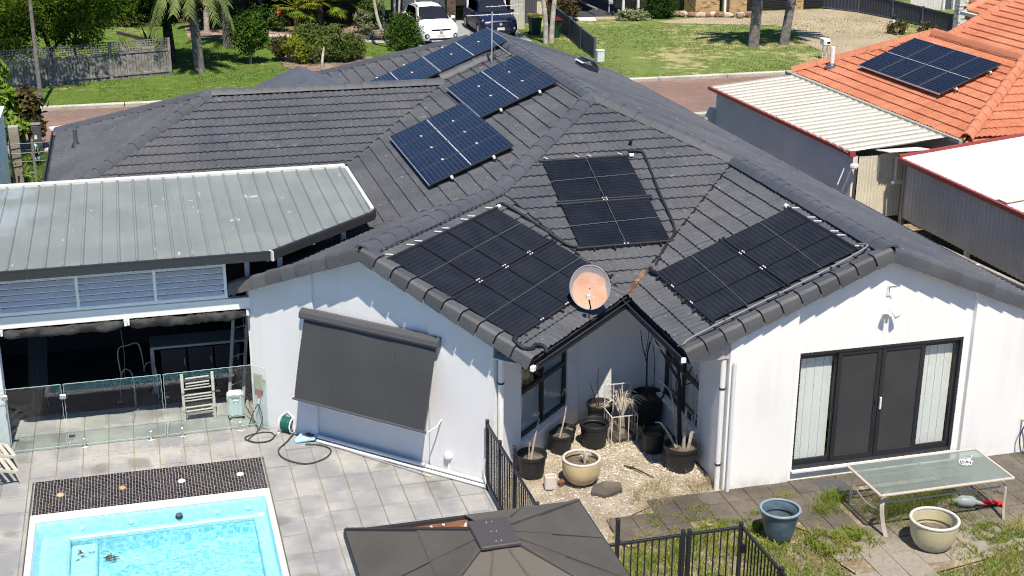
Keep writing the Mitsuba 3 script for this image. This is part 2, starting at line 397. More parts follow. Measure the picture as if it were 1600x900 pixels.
cap_row((XBH, YB, ZB), (-4.25, YB, ZB), CAPW_D); cap_row((XBH, YB, ZB), (-13.6, YB - 3.75, ZB - 3.75*S)); cap_row((XBH, YB, ZB), (-13.6, YB + 3.75, ZB - 3.75*S))
# two small porch roofs on the far side whose ridges just clear the back ridge
for px, pz, y1, nm in ((-7.45, 4.21, 17.0, 0),):
    m = MB(); w_ = 1.1 if nm == 0 else .5
    for sgn in (-1, 1):
        a0, a1 = V3(px, YB + .1 + 1.2*nm, pz), V3(px, y1, pz); b0, b1 = a0 + [sgn*w_, 0, -w_*S], a1 + [sgn*w_, 0, -w_*S]
        m.quad(*((a0, a1, b1, b0) if sgn > 0 else (a0, b0, b1, a1)))
    part(house, 'porch_roof', m, 'm_cap')
# loose capping row laid up the slope beside the far solar panels
cap_row((-4.2, 14.68, PV(-4.2, 0) + .02), (-2.95, 14.68, PV(-2.95, 0) + .02), lift=.05)

# barge (rake) tiles along the gable verges: angular caps that fold over the edge
def barge_mesh(L=.35, e=.024):
    # local: x along the rake uphill, y inward from the front, z up (normal)
    def prof(q): return np.array([[.25, .012], [.235, .045 + q], [.055, .062 + q], [.012 - q, .028 + q], [-.004 - q, -.04], [-.004 - q, -.150 - q*.25], [.012, -.158 - q*.25]])
    a, b = prof(e), prof(0); r0 = np.c_[np.zeros(7), a]; r1 = np.c_[np.full(7, L), b]; m = MB()
    m.add(np.vstack([r0, r1]), [[i, i + 1, 7 + i + 1, 7 + i] for i in range(6)])
    c = a.copy(); c[:, 0] = np.clip(c[:, 0] + .024, None, .25); c[1:5, 1] -= .030; m.add(np.vstack([r0, np.c_[np.zeros(7), c]]), [[i + 1, i, 7 + i, 7 + i + 1] for i in range(6)])
    return m.get()
BG = barge_mesh()
def flipy(m):
    v = m.vertices.copy(); v[:, 1] *= -1; return trimesh.Trimesh(v, m.faces[:, ::-1], process=False)
def barge(a, b, inward, w, gap=.34):
    """a low end, b ridge end, inward horizontal direction, roof normal w"""
    a, b = V3(*a), V3(*b); x = unit(b - a); y = V3(*inward); z = np.cross(x, y); mesh = BG
    if z[2] < 0: mesh = flipy(BG); y = -y; z = -z
    ds = [mikit.ply(mesh, b_, smooth=32) for b_ in ('m_cap', 'm_cap_dark', 'm_cap_light')]
    L = np.linalg.norm(b - a); n = round(L/gap); g = L/n
    for i in range(n):
        M = np.eye(4); j = rng.normal(0, 1, 2)
        M[:3, :3] = basis(x*(g - .016)/.35, y, z); M[:3, 3] = a + x*i*g + z*.003*j[0] + y*.004*j[1]
        copy_part(roof, 'barge_tile', ds[rng.integers(3)], M)
def backing_board(a, b, inward):  # board added behind the barge tiles to block sunlight through their gaps
    a, b, i_ = V3(*a), V3(*b), V3(*inward); x = unit(b - a); up = unit(np.cross(x, i_)); up = up if up[2] > 0 else -up
    part(roof, 'backing_board', MB().beam(a + i_*.085 - up*.050, b + i_*.085 - up*.050, .125 , .13, up), 'm_gutter')
backing_board((XC - .02, YV, ZE), (XR, YV, ZR + .02), (0, 1, 0)); backing_board((EAVE_R + .4, YV, RT(EAVE_R + .4, 0)), (XR, YV, ZR + .02), (0, 1, 0))
barge((XC - .02, YV, ZE), (XR, YV, ZR + .02), (0, 1, 0), None)
barge((EAVE_R + .4, YV, RT(EAVE_R + .4, 0)), (XR, YV, ZR + .02), (0, 1, 0), None)
G0 = V3(*GL); DLI = (PL[2] - ZE)/SL
backing_board(G0 - nL*DLI + [0, 0, -SL*DLI], G0 + [0, 0, .02], dL); backing_board(G0 + nL*3.28 + [0, 0, -SL*3.28], G0 + [0, 0, .02], dL)
barge(tuple(G0 - nL*DLI + [0, 0, -SL*DLI]), tuple(G0 + [0, 0, .02]), dL, None)
barge(tuple(G0 + nL*3.28 + [0, 0, -SL*3.28]), tuple(G0 + [0, 0, .02]), dL, None)

# gutters and fascia
def gutter(a, b, out, drop=.0, w=.13, name='gutter', rail=None):
    a, b, out = V3(*a), V3(*b), V3(*out); x = unit(b - a); m = MB()
    L = np.linalg.norm(b - a); R = basis(x, out, V3(0, 0, 1)); c = (a + b)/2
    if np.linalg.det(R) < 0: R = basis(-x, out, V3(0, 0, 1))
    m.box(c + out*(-.02) + [0, 0, -.10], (L, .02, .16), R); m.box(c + out*w/2 + [0, 0, -.135], (L, w, .012), R)
    m.box(c + out*w + [0, 0, -.085], (L, .014, .11), R, .004); m.box(c + out*(w + .012) + [0, 0, -.03], (L, .03, .016), R, .004)
    return part(house, name, m, 'm_gutter')
gutter((XC + .03, YV + .02, ZE), (XC + .03, YC - .02, ZE), (-1, 0, 0))
Lc = V3(XC, YC, ZE) + dL*0; Le = G0 - nL*DLI + [0, 0, -SL*DLI]
gutter(tuple(Le + dL*.05 + nL*.03), tuple(V3(XC, YC, ZE) + nL*.03 - dL*.02), tuple(-nL))
gutter((EAVE_R - .02, YV + .05, RT(EAVE_R, 0)), (EAVE_R - .02, 20.3, RT(EAVE_R, 0)), (1, 0, 0), w=.15)
gutter((-13.6, 10.4, BW(-13.6, 0)), (-13.6, 18.2, BW(-13.6, 0)), (-1, 0, 0))
gutter((-13.6, 10.32, BN(0, 10.3)), (-8.1, 10.32, BN(0, 10.3)), (0, -1, 0))
# soffits
m = MB()
m.box((XC + .42, (YV + 3.1)/2 + .05, ZE - .19), (.86, 3.0, .012)); part(house, 'soffit', m, 'm_white_trim')
m = MB(); Rl = basis(dL, nL, V3(0, 0, 1)); m.box(Le + dL*2.0 + nL*.42 + [0, 0, -.19], (3.6, .80, .012), Rl); part(house, 'soffit', m, 'm_white_trim')

# walls. wall(): polygon in (s, z) extruded inwards behind its outer face
def wall(poly, o, ax, out, th, bsdf, name='wall', up=(0, 0, 1)):
    ax, out = V3(*ax), V3(*out)
    M = np.c_[ax, V3(*up), -out, V3(*o)]
    m = MB(); m.prism(poly, 0.0, th, M); return part(house, name, m, bsdf)
def gable(s0, s1, fn, cut=.05):   # polygon from the ground to just under the roof
    n = 25; ss = np.linspace(s0, s1, n); return Polygon([(s0, -.05)] + [(s1, -.05)] + [(s, fn(s) - cut) for s in ss[::-1]])
uR = lambda s: min(RI(s, 0), RT(s, 0))
DX0, DX1, DZ0, DZ1 = -1.5, 1.5, .15, 2.25
# right gable: recessed middle with the sliding door, proud ends
wall(gable(-2.78, -1.62, uR, .08), (0, -.1, 0), (1, 0, 0), (0, -1, 0), .22, 'm_wall_white')
wall(gable(1.62, 3.0, uR, .08), (0, -.1, 0), (1, 0, 0), (0, -1, 0), .22, 'm_wall_white')
wall(gable(-1.62, 1.62, uR, .08).difference(sbox(DX0, DZ0, DX1, DZ1)), (0, 0, 0), (1, 0, 0), (0, -1, 0), .14, 'm_wall_white')
wall(sbox(.12, -.05, 16.5, 2.35), (2.998, 0, 0), (0, 1, 0), (1, 0, 0), .2, 'm_wall_white')
# courtyard: right side wall with window, back wall, left slanted wall with window
RW0, RW1, RWZ0, RWZ1 = 1.08, 2.72, .55, 1.95
wall(sbox(.121, -.05, 3.13, 2.36).difference(sbox(RW0, RWZ0, RW1, RWZ1)), (-2.777, 0, 0), (0, 1, 0), (-1, 0, 0), .2, 'm_wall_grey')
wall(sbox(-4.6, -.05, -2.58, 2.62), (0, 3.13, 0), (1, 0, 0), (0, -1, 0), .2, 'm_wall_grey')
LW0, LW1, LWZ0, LWZ1 = .92, 2.62, .48, 2.12
wall(sbox(.221, -.05, 3.05, 2.36).difference(sbox(LW0, LWZ0, LW1, LWZ1)), tuple(WR), tuple(dL), tuple(-nL), .2, 'm_wall_grey')
wall(Polygon([(XC + .04, ZE - .19), (-2.785, ZE - .19), (-2.785, RI(-2.785, 0) - .10), (XC + .04, RI(XC + .04, 0) - .10)]), (0, -.085, 0), (1, 0, 0), (0, -1, 0), .03, 'm_eave_end', 'eave_end')
part(house, 'gutter_stop', MB().box((XC - .06, YV + .03, ZE - .10), (.09, .05, .09), None, .012), 'm_white_paint'); part(house, 'gutter_stop', MB().box(V3(XC, YC, ZE) - dL*3.45 + [.02, -.02, -.12], (.10, .07, .09), rotz(.78), .012), 'm_white_paint')
# left gable
uL = lambda s: PL[2] - SL*abs(s - ((np.dot(G0, nL) - np.dot(WR, nL))))
SM0, SM1 = 1.24, 3.60
wall(gable(0, SM0, uL, .08), tuple(WR), tuple(nL), tuple(-dL), .22, 'm_wall_grey')
wall(gable(SM1, 5.0, uL, .08), tuple(WR), tuple(nL), tuple(-dL), .22, 'm_wall_grey')
wall(gable(SM0, SM1, uL, .08).difference(sbox(1.45, .75, 3.4, 2.1)), tuple(WR + dL*.06), tuple(nL), tuple(-dL), .16, 'm_wall_grey')
wall(sbox(.22, -.05, 6.0, 2.3), tuple(WR + nL*4.998), tuple(dL), tuple(nL), .2, 'm_wall_grey')
# outer walls under the back-left wing and a dark inner lining
wall(sbox(-13.1, -.05, -7.6, 2.45), (0, 10.9, 0), (1, 0, 0), (0, -1, 0), .2, 'm_wall_grey')
wall(sbox(10.9, -.05, 17.5, 2.3), (-13.1, 0, 0), (0, 1, 0), (-1, 0, 0), .2, 'm_wall_grey')
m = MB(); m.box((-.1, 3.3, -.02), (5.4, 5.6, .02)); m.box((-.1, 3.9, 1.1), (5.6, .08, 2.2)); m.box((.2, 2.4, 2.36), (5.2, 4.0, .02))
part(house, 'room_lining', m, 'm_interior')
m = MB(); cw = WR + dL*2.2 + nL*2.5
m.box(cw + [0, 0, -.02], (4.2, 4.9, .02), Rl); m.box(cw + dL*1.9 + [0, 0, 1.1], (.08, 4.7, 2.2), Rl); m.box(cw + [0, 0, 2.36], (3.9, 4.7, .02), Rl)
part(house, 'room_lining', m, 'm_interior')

# sliding door in the right gable
flat('curtain', (0.80, 0.80, 0.78), 0.9, spec=0.1)
flat('mesh_screen', pick((0.040, 0.040, 0.042), (0.05, 0.05, 0.052), 2.0, 300.0, 0.3), 0.7)
door = part(house, 'sliding_door', (lambda m: [m.box((0, .045, DZ0 + .03), (3.0, .11, .06), None, .005), m.box((0, .045, DZ1 - .025), (3.0, .11, .05), None, .005),
      m.box((DX0 + .011, .05, (DZ0 + DZ1)/2), (.022, .10, DZ1 - DZ0 - .112), None, .005), m.box((DX1 - .025, .045, (DZ0 + DZ1)/2), (.05, .11, DZ1 - DZ0 - .112), None, .005), m][-1])(MB()), 'm_dark_metal')
def leaf(x0, x1, y, st=.055, z0=DZ0 + .06, z1=DZ1 - .05):
    m = MB(); zc = (z0 + z1)/2
    for x in (x0 + st/2, x1 - st/2): m.box((x, y, zc), (st, .035, z1 - z0), None, .004)
    for z_ in (z0 + .05, z1 - .035): m.box(((x0 + x1)/2, y, z_), (x1 - x0 - 2*st, .033, .07 if z_ > 1 else .1), None, .004)
    return m
for x0, x1 in ((DX0 + .022, -.80), (.80, DX1 - .05)):
    part(door, 'fixed_frame', leaf(x0, x1, .06, .032), 'm_dark_metal')
    part(door, 'pane', MB().quad((x0 + .03, .06, DZ0 + .15), (x1 - .03, .06, DZ0 + .15), (x1 - .03, .06, DZ1 - .11), (x0 + .03, .06, DZ1 - .11)), 'm_door_glass')
    nb = 8
    for i in range(nb):
        cx = x0 + .03 + (i + .5)*(x1 - x0 - .06)/nb
        mm = MB(); mm.box((cx, .15 + .004*(i % 2), (DZ0 + DZ1)/2 - .03), ((x1 - x0 - .06)/nb*.985, .003, DZ1 - DZ0 - .26), rotz(.06)); part(door, 'blind_slat', mm, 'm_curtain')
for i, (x0, x1) in enumerate(((-.80, -.005), (.005, .80))):
    part(door, 'screen_leaf', leaf(x0, x1, .025, .075), 'm_dark_metal', label='dark framed security screen leaf')
    part(door, 'screen_mesh', (lambda m: m.box(((x0 + x1)/2, .03, (DZ0 + DZ1)/2), (x1 - x0 - .15, .006, DZ1 - DZ0 - .2)))(MB()), 'm_mesh_screen')
part(door, 'handle', MB().box((.045, -.008, 1.2), (.035, .03, .22), None, .006), 'm_white_trim')
part(door, 'handle', MB().box((-.05, -.006, 1.22), (.02, .02, .08), None, .004), 'm_dark_metal')
part(door, 'sill', MB().box((0, -.035, DZ0 - .02), (3.04, .08, .04), None, .005), 'm_white_trim')

# courtyard windows: dark frame, mid rail, mullion
def window(o, ax, out, w, h, cols=2, rail=.55, blinds=False):
    o, ax, out = V3(*o), V3(*ax), V3(*out); R = basis(ax, -out, V3(0, 0, 1)); up = V3(0, 0, 1)
    if np.linalg.det(R) < 0: R = basis(-ax, -out, up)
    st = .055; m = MB(); c = o - out*.07
    for x in (st/2, w - st/2): m.box(c + ax*x + up*h/2, (st, .07, h), R, .004)
    for z_ in (st/2, h - st/2): m.box(c + ax*w/2 + up*z_, (w - 2*st, .069, st), R, .004)
    m.box(c + ax*w/2 + up*h*rail, (w - 2*st, .066, .075), R, .004)
    k = part(house, 'window', m, 'm_dark_metal')
    for i in range(1, cols):
        part(k, 'mullion', MB().box(c + ax*w*i/cols + up*h/2, (.045, .063, h - 2*st), R, .004), 'm_dark_metal')
    for i in range(cols):
        for (a, b) in ((st, h*rail - .038), (h*rail + .038, h - st)):
            x0, x1 = w*i/cols + .03, w*(i + 1)/cols - .03
            q = [c + ax*x0 + up*a, c + ax*x1 + up*a, c + ax*x1 + up*b, c + ax*x0 + up*b]
            part(k, 'pane', MB().quad(*q), 'm_glass')
    if blinds:
        n = 9
        for i in range(n):
            part(k, 'blind_slat', MB().box(c - out*.09 + ax*(st + (i + .5)*(w - 2*st)/n) + up*h/2, ((w - 2*st)/n*.93, .004, h - .2), R), 'm_curtain')
    part(k, 'sill', MB().box(o + out*.02 + ax*w/2 + up*(-.025), (w + .1, .16, .045), R, .008), 'm_wall_grey')
window(WR + dL*LW0 + [0, 0, LWZ0], dL, -nL, LW1 - LW0, LWZ1 - LWZ0, 2, .5)
flat('blind_blue', (0.30, 0.35, 0.38), .9)
o_ = WR + dL*LW0 + nL*.13 + [0, 0, LWZ0]; part(house, 'blind', MB().beam(o_ + dL*.9 + [0, 0, .82], o_ + dL*1.68 + [0, 0, .82], .01, 1.6), 'm_blind_blue'); part(house, 'blind', MB().beam(o_ + dL*.03 + [0, 0, .40], o_ + dL*.86 + [0, 0, .40], .01, .78), 'm_blind_blue')  # pale panels added behind the panes to imitate reflections in the glass
window((-2.777, RW0, RWZ0), (0, 1, 0), (-1, 0, 0), RW1 - RW0, RWZ1 - RWZ0, 2, .52, True)
window(WR + dL*.06 + nL*1.45 + [0, 0, .75], nL, -dL, 1.95, 1.35, 2, .5)

# downpipes, corner pipes and the two wall lights
def downpipe(pts, r=.045, bsdf='m_white_paint', brackets=()):
    m = MB(); m.tube(pts, r, 12); k = part(house, 'downpipe', m, bsdf, smooth=40)
    for b in brackets: part(k, 'bracket', MB().cyl(V3(*b) - [0, 0, .015], V3(*b) + [0, 0, .015], r + .008, 12), 'm_dark_metal')
downpipe([(-2.86, -.03, 2.30), (-2.86, -.03, 1.2), (-2.86, -.03, -.03)], .045, 'm_white_paint', [(-2.86, -.03, 1.8), (-2.86, -.03, .45)])
downpipe([(-2.72, -.155, 2.28), (-2.72, -.155, 1.2), (-2.72, -.155, .0)], .032, 'm_white_trim')
q0 = WR - nL*.02 + dL*.12 - nL*.05
downpipe([tuple(q0 + [0, 0, 2.32]), tuple(q0 + [0, 0, 1.0]), tuple(q0 + [0, 0, -.02])], .048, 'm_white_paint', [tuple(q0 + [0, 0, 1.85]), tuple(q0 + [0, 0, .6])])
# two white pipes run along the foot of the left gable
for hh, oo in ((.10, .05), (.035, .085)):
    m = MB(); m.tube([WR + nL*.02 - dL*oo + [0, 0, hh], WR + nL*1.8 - dL*oo + [0, 0, hh], WR + nL*3.55 - dL*oo + [0, 0, hh]], .03, 10)
    part(house, 'foot_pipe', m, 'm_white_paint', smooth=40)
def wall_light(o, out, ax):
    o, out, ax = V3(*o), V3(*out), V3(*ax); k = thing('wall_light', 'grey twin-spot sensor floodlight on the white gable above the sliding door', 'wall light')
    part(k, 'base', MB().tube([o, o + out*.04], .055, 16), 'm_white_trim')
    for sgn, sp in ((-1, .0), (1, .06)):
        e = o + out*.09 + ax*sgn*.07 + V3(0, 0, .01 - .02*sgn)
        a = part(k, 'arm', MB().tube([o + out*.03, o + out*.07 + ax*sgn*.03, e], .012, 8), 'm_white_trim')
        dn = unit(out*.75 + V3(0, 0, -.55) + ax*sgn*.35)
        part(k, 'lamp_head', MB().tube([e - dn*.03, e, e + dn*.07, e + dn*.10], [.02, .03, .052, .05], 14), 'm_white_trim', smooth=40)
    part(k, 'sensor', MB().tube([o + out*.04 + V3(0, 0, -.03), o + out*.075 + V3(0, 0, -.075)], .03, 12), 'm_white_paint')
wall_light((.0, 0, 2.86), (0, -1, 0), (1, 0, 0))
k = thing('wall_hook', 'small grey bracket high on the white gable above the floodlight', 'bracket')
part(k, 'plate', MB().box((-.02, -.012, 3.20), (.05, .024, .16), None, .005), 'm_white_trim'); part(k, 'rod', MB().tube([(-.02, -.02, 3.27), (.0, -.10, 3.30), (.05, -.14, 3.31)], .009, 8), 'm_dark_metal')
k = thing('bulkhead_light', 'small round white bulkhead light low on the grey gable wall', 'wall light')
o = WR + nL*.86 + [0, 0, .38]
part(k, 'dome', MB().tube([o, o - dL*.05, o - dL*.085], [.075, .07, .035], 16), 'm_white_paint', smooth=50); part(k, 'cable', MB().tube([o - dL*.012 + [0, 0, -.07], o - dL*.012 + [0, 0, -.27]], .012, 8), 'm_white_paint')

# roller awning over the left gable's window
aw = thing('roller_awning', 'dark grey roller awning let down over the window of the left gable wall', 'awning')
flat('awning', pick((0.052, 0.054, 0.060), (0.062, 0.064, 0.069), 1.2, 160.0, 0.22), 0.75, spec=0.2)
flat('awning_hood', (0.085, 0.087, 0.094), 0.4)
P0 = WR + dL*.06
lw = lambda s, o, z: P0 + nL*s - dL*(o) + V3(0, 0, z)
m = MB(); prof = [(.02, .16), (.10, .175), (.17, .12), (.19, .04), (.17, .0), (.02, .0)]
m.loft([[lw(s, o_, 2.30 + z_) for o_, z_ in prof] for s in (.98, 3.80)]); part(aw, 'hood', m, 'm_awning_hood', label='ribbed grey hood box')
for z_ in (.05, .09): part(aw, 'hood_rib', MB().beam(lw(1.0, .192 - (z_ - .04)*.3, 2.30 + z_), lw(3.78, .192 - (z_ - .04)*.3, 2.30 + z_), .008, .012), 'm_awning_hood')
zt, zb, ot, obm = 2.31, .94, .12, .50
n = 24
m = MB(); rows = []
for i in range(n + 1):
    t = i/n; rows.append([lw(s, ot + (obm - ot)*t + .012*math.sin(PI*t) + .006*math.sin(s*5 + 3*t), zt + (zb - zt)*t) for s in np.linspace(1.05, 3.73, 40)])
m.loft(rows, close=False, caps=False); part(aw, 'fabric', m, 'm_awning', smooth=True)
flat('seam', (0.075, 0.078, 0.084), 0.7)
for s in (1.83, 3.02):
    part(aw, 'seam', MB().tube([lw(s, ot + (obm - ot)*t + .018, zt + (zb - zt)*t + .004) for t in np.linspace(.02, .99, 12)], .005, 5), 'm_seam')
part(aw, 'bottom_bar', MB().tube([lw(1.02, obm, zb), lw(3.76, obm, zb)], .022, 10), 'm_awning_hood', smooth=40)
for s in (1.0, 3.78):
    part(aw, 'arm', MB().tube([lw(s, .03, 1.02), lw(s, .2, .93), lw(s, obm, zb)], .013, 8), 'm_white_trim')
    part(aw, 'guide', MB().tube([lw(s - .1*(s < 2), .02, 2.25), lw(s - .1*(s < 2), .02, .95)], .008, 6), 'm_white_trim')
# ================================================================== GROUND, POOL, PAVING
def sheet(poly, z):
    v, f = trimesh.creation.triangulate_polygon(poly, engine='earcut')
    v = np.c_[v, np.full(len(v), z)]; f = np.asarray(f)
    n = np.cross(v[f[:, 1]] - v[f[:, 0]], v[f[:, 2]] - v[f[:, 0]])[:, 2]; f[n < 0] = f[n < 0][:, ::-1]
    return (v, f)
POOL = sbox(-13.72, -9.0, -9.98, 1.87); PIT = sbox(-13.74, -9.02, -9.96, 3.06)
def c_soil(p, n, uv):
    t = fbm(p.x*0.8, p.y*0.8, 0.0, 3); g = fbm(p.x*16, p.y*16, 0.0, 2)
    c = mix((0.20, 0.155, 0.10), (0.30, 0.25, 0.17), dr.clip((t - .3)*2.2, 0, 1))
    return mix(c, (0.36, 0.31, 0.23), smoothstep(.55, .8, g)*.6)*(.75 + .45*g)
bumped('soil', proc(c_soil), lambda p, n, uv: fbm(p.x*30, p.y*30, 0.0, 3), .95, .1, .02)
setting('ground', sheet(sbox(-160, -90, 160, 220).difference(PIT), -.06), 'm_soil')

def c_paver(p, n, uv):
    r = cell_rand(dr.floor((p.x + 100.0)/.4243), dr.floor((p.y + 99.95)/.6), 7)
    t = fbm(p.x*2.2, p.y*2.2, 0.0, 3); g = noise(p.x*70, p.y*70, p.z*70); w = fbm(p.x*9, p.y*26, 1.0, 2)
    c = mix((0.27, 0.275, 0.285), (0.42, 0.415, 0.395), dr.clip((t - .28)*1.8 + (r - .5)*.5, 0, 1))
    st = smoothstep(.62, .78, fbm(p.x*1.5 + 7, p.y*1.5, 0.0, 3))
    c = mix(c, (0.17, 0.165, 0.15), st*.65)
    return c*(.86 + .14*w + .10*g)
bumped('paver', proc(c_paver), lambda p, n, uv: fbm(p.x*40, p.y*55, 0.0, 2), .85, .2, .004)
flat('grout', pick((0.24, 0.195, 0.12), (0.34, 0.29, 0.19), 3.0, 40.0, .3), .95)
DECK = sbox(-18.0, -9.0, -6.44, 10.9).difference(PIT).difference(sbox(-6.6, 1.2, -6.3, 10.9))
wedge = Polygon([(-6.40, .93), (-9.98, 4.45), (-9.98, 10.9), (-3, 10.9), (-3, .93)])
DECK = DECK.difference(wedge)
deck = setting('pool_deck', sheet(DECK, -.018), 'm_grout')
PW, PL_ = .4243, .6
rng = np.random.default_rng(11)
pav_rest = MB(); np_ = 0
cols = [-9.98 + i*PW for i in range(9)]; lcols = [-13.72 - i*PW for i in range(1, 8)]
from shapely.geometry import MultiPolygon
def paver(x0, y0, x1, y1, area=DECK):
    g = sbox(x0 + .006, y0 + .006, x1 - .006, y1 - .006).intersection(area.buffer(-.003))
    return g
def add_paver(g, parent, ztop, th, bsdf, rest_, limit=True):
    if g.is_empty: return
    for q in getattr(g, 'geoms', [g]):
        if q.area < .004: continue
        m = MB(); b = q.bounds; dz = rng.normal(0, .0025)
        if abs(q.area - (b[2] - b[0])*(b[3] - b[1])) < 1e-4:
            c = V3((b[0] + b[2])/2, (b[1] + b[3])/2, ztop - th/2 + dz); R = rotz(rng.normal(0, .004)) @ np.array([[1, 0, 0], [0, 1, rng.normal(0, .004)], [0, 0, 1]])
            m.box(c, (b[2] - b[0], b[3] - b[1], th), R, .006)
        else: m.prism(q, ztop - th + dz, ztop + dz)
        if rest_ is None: part(parent, 'paver', m, bsdf)
        else: rest_.mesh(m.get())
offs = lambda i: (.0 if i % 2 else .3) + .03
Y0 = -4.0
for i in range(-8, 9):                              # columns right of and beyond the pool
    x0 = -9.98 + i*PW if i >= 0 else -9.98 + i*PW; x1 = x0 + PW
    for j in range(int((10.9 - Y0)/PL_) + 1):
        y0 = Y0 + j*PL_ - offs(i + 20)*.0; y1 = y0 + PL_
        vis = y1 < 6.5
        add_paver(paver(x0, y0, x1, y1), deck, 0.0, .03, 'm_paver', None if vis else pav_rest)
for i in range(1, 9):
    x1 = -9.98 - 8*PW - (i - 1)*PW; x0 = x1 - PW
    for j in range(int((10.9 - Y0)/PL_) + 1):
        y0 = Y0 + j*PL_; vis = y0 + PL_ < 6.5 and x1 > -15.4
        add_paver(paver(x0, y0, x1, y0 + PL_), deck, 0.0, .03, 'm_paver', None if vis else pav_rest)
part(deck, 'pavers_under_cover', pav_rest, 'm_paver', kind='stuff', label='pale pavers running back under the patio roof')

# swimming pool
def c_pool_caustic(a, b):  # bright lines painted into the colour imitate water caustics
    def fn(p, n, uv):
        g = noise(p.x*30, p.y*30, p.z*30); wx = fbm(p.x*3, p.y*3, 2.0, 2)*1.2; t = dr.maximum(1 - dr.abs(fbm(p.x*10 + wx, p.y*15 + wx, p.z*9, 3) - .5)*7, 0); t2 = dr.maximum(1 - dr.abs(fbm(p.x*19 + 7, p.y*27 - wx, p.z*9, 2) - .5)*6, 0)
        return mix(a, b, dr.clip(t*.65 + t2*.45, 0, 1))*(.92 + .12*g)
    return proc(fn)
flat('pool_shell', c_pool_caustic((0.40, 0.66, 0.72), (0.58, 0.76, 0.79)), .35)
flat('pool_floor', c_pool_caustic((0.20, 0.52, 0.62), (0.58, 0.78, 0.81)), .5)
flat('pool_rim', (0.80, 0.82, 0.82), .35)
pool = thing('swimming_pool', 'turquoise fibreglass swimming pool with white rim and black mosaic spillway', 'swimming pool')
x0, x1, y1, ya = -13.70, -10.0, 1.85, -8.9
m = MB()
def rimq(a, b, c_, d): m.box(((a + c_)/2, (b + d)/2, -.012), (abs(c_ - a), abs(d - b), .05), None, .012)
rimq(x0 - .02, y1 - .19, x1 + .02, y1 + .01); part(pool, 'rim', m, 'm_pool_rim')
m = MB(); rimq(x0 - .02, ya, x0 + .07, y1 - .195); part(pool, 'rim', m, 'm_pool_rim')
m = MB(); rimq(x1 - .07, ya, x1 + .02, y1 - .195); part(pool, 'rim', m, 'm_pool_rim')
m = MB(); yw = y1 - .19; xw0, xw1 = x0 + .07, x1 - .07
def vq(a, b, z0, z1, bulge=0): m.quad((*a, z0), (*b, z0), (*b, z1), (*a, z1))
vq((xw0, yw), (xw1, yw), -.34, -.03); m.quad((xw0, ya, -.03), (xw0, yw, -.03), (xw0 + .10, yw, -.30), (xw0 + .10, ya, -.30)); vq((xw1, yw), (xw1, ya), -.34, -.03)
part(pool, 'wall', m, 'm_pool_shell')
m = MB(); m.box(((xw0 + xw1)/2, yw - .06, -.35), (xw1 - xw0, .12, .1), None, .025); part(pool, 'ledge', m, 'm_pool_shell')
m = MB(); m.box((xw1 - .10, (yw - .121 + ya)/2, -.35), (.20, yw - .121 - ya, .1), None, .025); part(pool, 'ledge', m, 'm_pool_shell')
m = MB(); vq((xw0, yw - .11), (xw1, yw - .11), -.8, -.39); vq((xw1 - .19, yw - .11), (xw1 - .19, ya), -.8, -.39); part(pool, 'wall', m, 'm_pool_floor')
m = MB(); m.box((xw0 + .25, (yw - .13 + ya)/2, -.55), (.50, yw - .13 - ya, .60), None, .03); part(pool, 'step', m, 'm_pool_shell')
m = MB(); m.box((xw0 + .70, (1.50 - 1.6)/2, -.62), (.395, 3.10, .42), None, .03); part(pool, 'step', m, 'm_pool_shell')
# floor relief and painted colour lines, both imitating rippling light in the water
nx, ny = 110, 260
X, Y = np.meshgrid(np.linspace(xw0 + .3, xw1 - .15, nx), np.linspace(ya, yw - .08, ny))
P = np.c_[X.ravel(), Y.ravel(), np.zeros(X.size)]
Z = -.65 + .05*(meshkit.fbm(P*7.0, 3, 5) - .5)
i, j = np.meshgrid(np.arange(ny - 1), np.arange(nx - 1), indexing='ij'); q = np.stack([i*nx + j, i*nx + j + 1, (i + 1)*nx + j + 1, (i + 1)*nx + j], -1).reshape(-1, 4)
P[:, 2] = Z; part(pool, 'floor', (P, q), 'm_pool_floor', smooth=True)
for xj, r_, b_ in ((-12.95, .035, 'm_white_trim'), (-12.2, .035, 'm_white_trim'), (-11.45, .06, 'm_dark_metal'), (-10.85, .035, 'm_white_trim'), (-10.35, .035, 'm_white_trim')):
    mm = MB(); mm.tube([(xj, yw + .002, -.20), (xj, yw - .02, -.20)], r_, 16); part(pool, 'jet', mm, b_)
mat('water', {'type': 'thindielectric', 'int_ior': 1.33, 'specular_transmittance': rgb(0.80, 0.97, 0.985)})
nx, ny = 150, 330
X, Y = np.meshgrid(np.linspace(xw0, xw1, nx), np.linspace(ya, yw, ny)); P = np.c_[X.ravel(), Y.ravel(), np.zeros(X.size)]
P[:, 2] = -.10 + .030*(meshkit.fbm(P*[7.0, 9.0, 1], 3, 9) - .5)
i, j = np.meshgrid(np.arange(ny - 1), np.arange(nx - 1), indexing='ij'); q = np.stack([i*nx + j, i*nx + j + 1, (i + 1)*nx + j + 1, (i + 1)*nx + j], -1).reshape(-1, 4)
setting('water', (P, q), 'm_water', smooth=True)
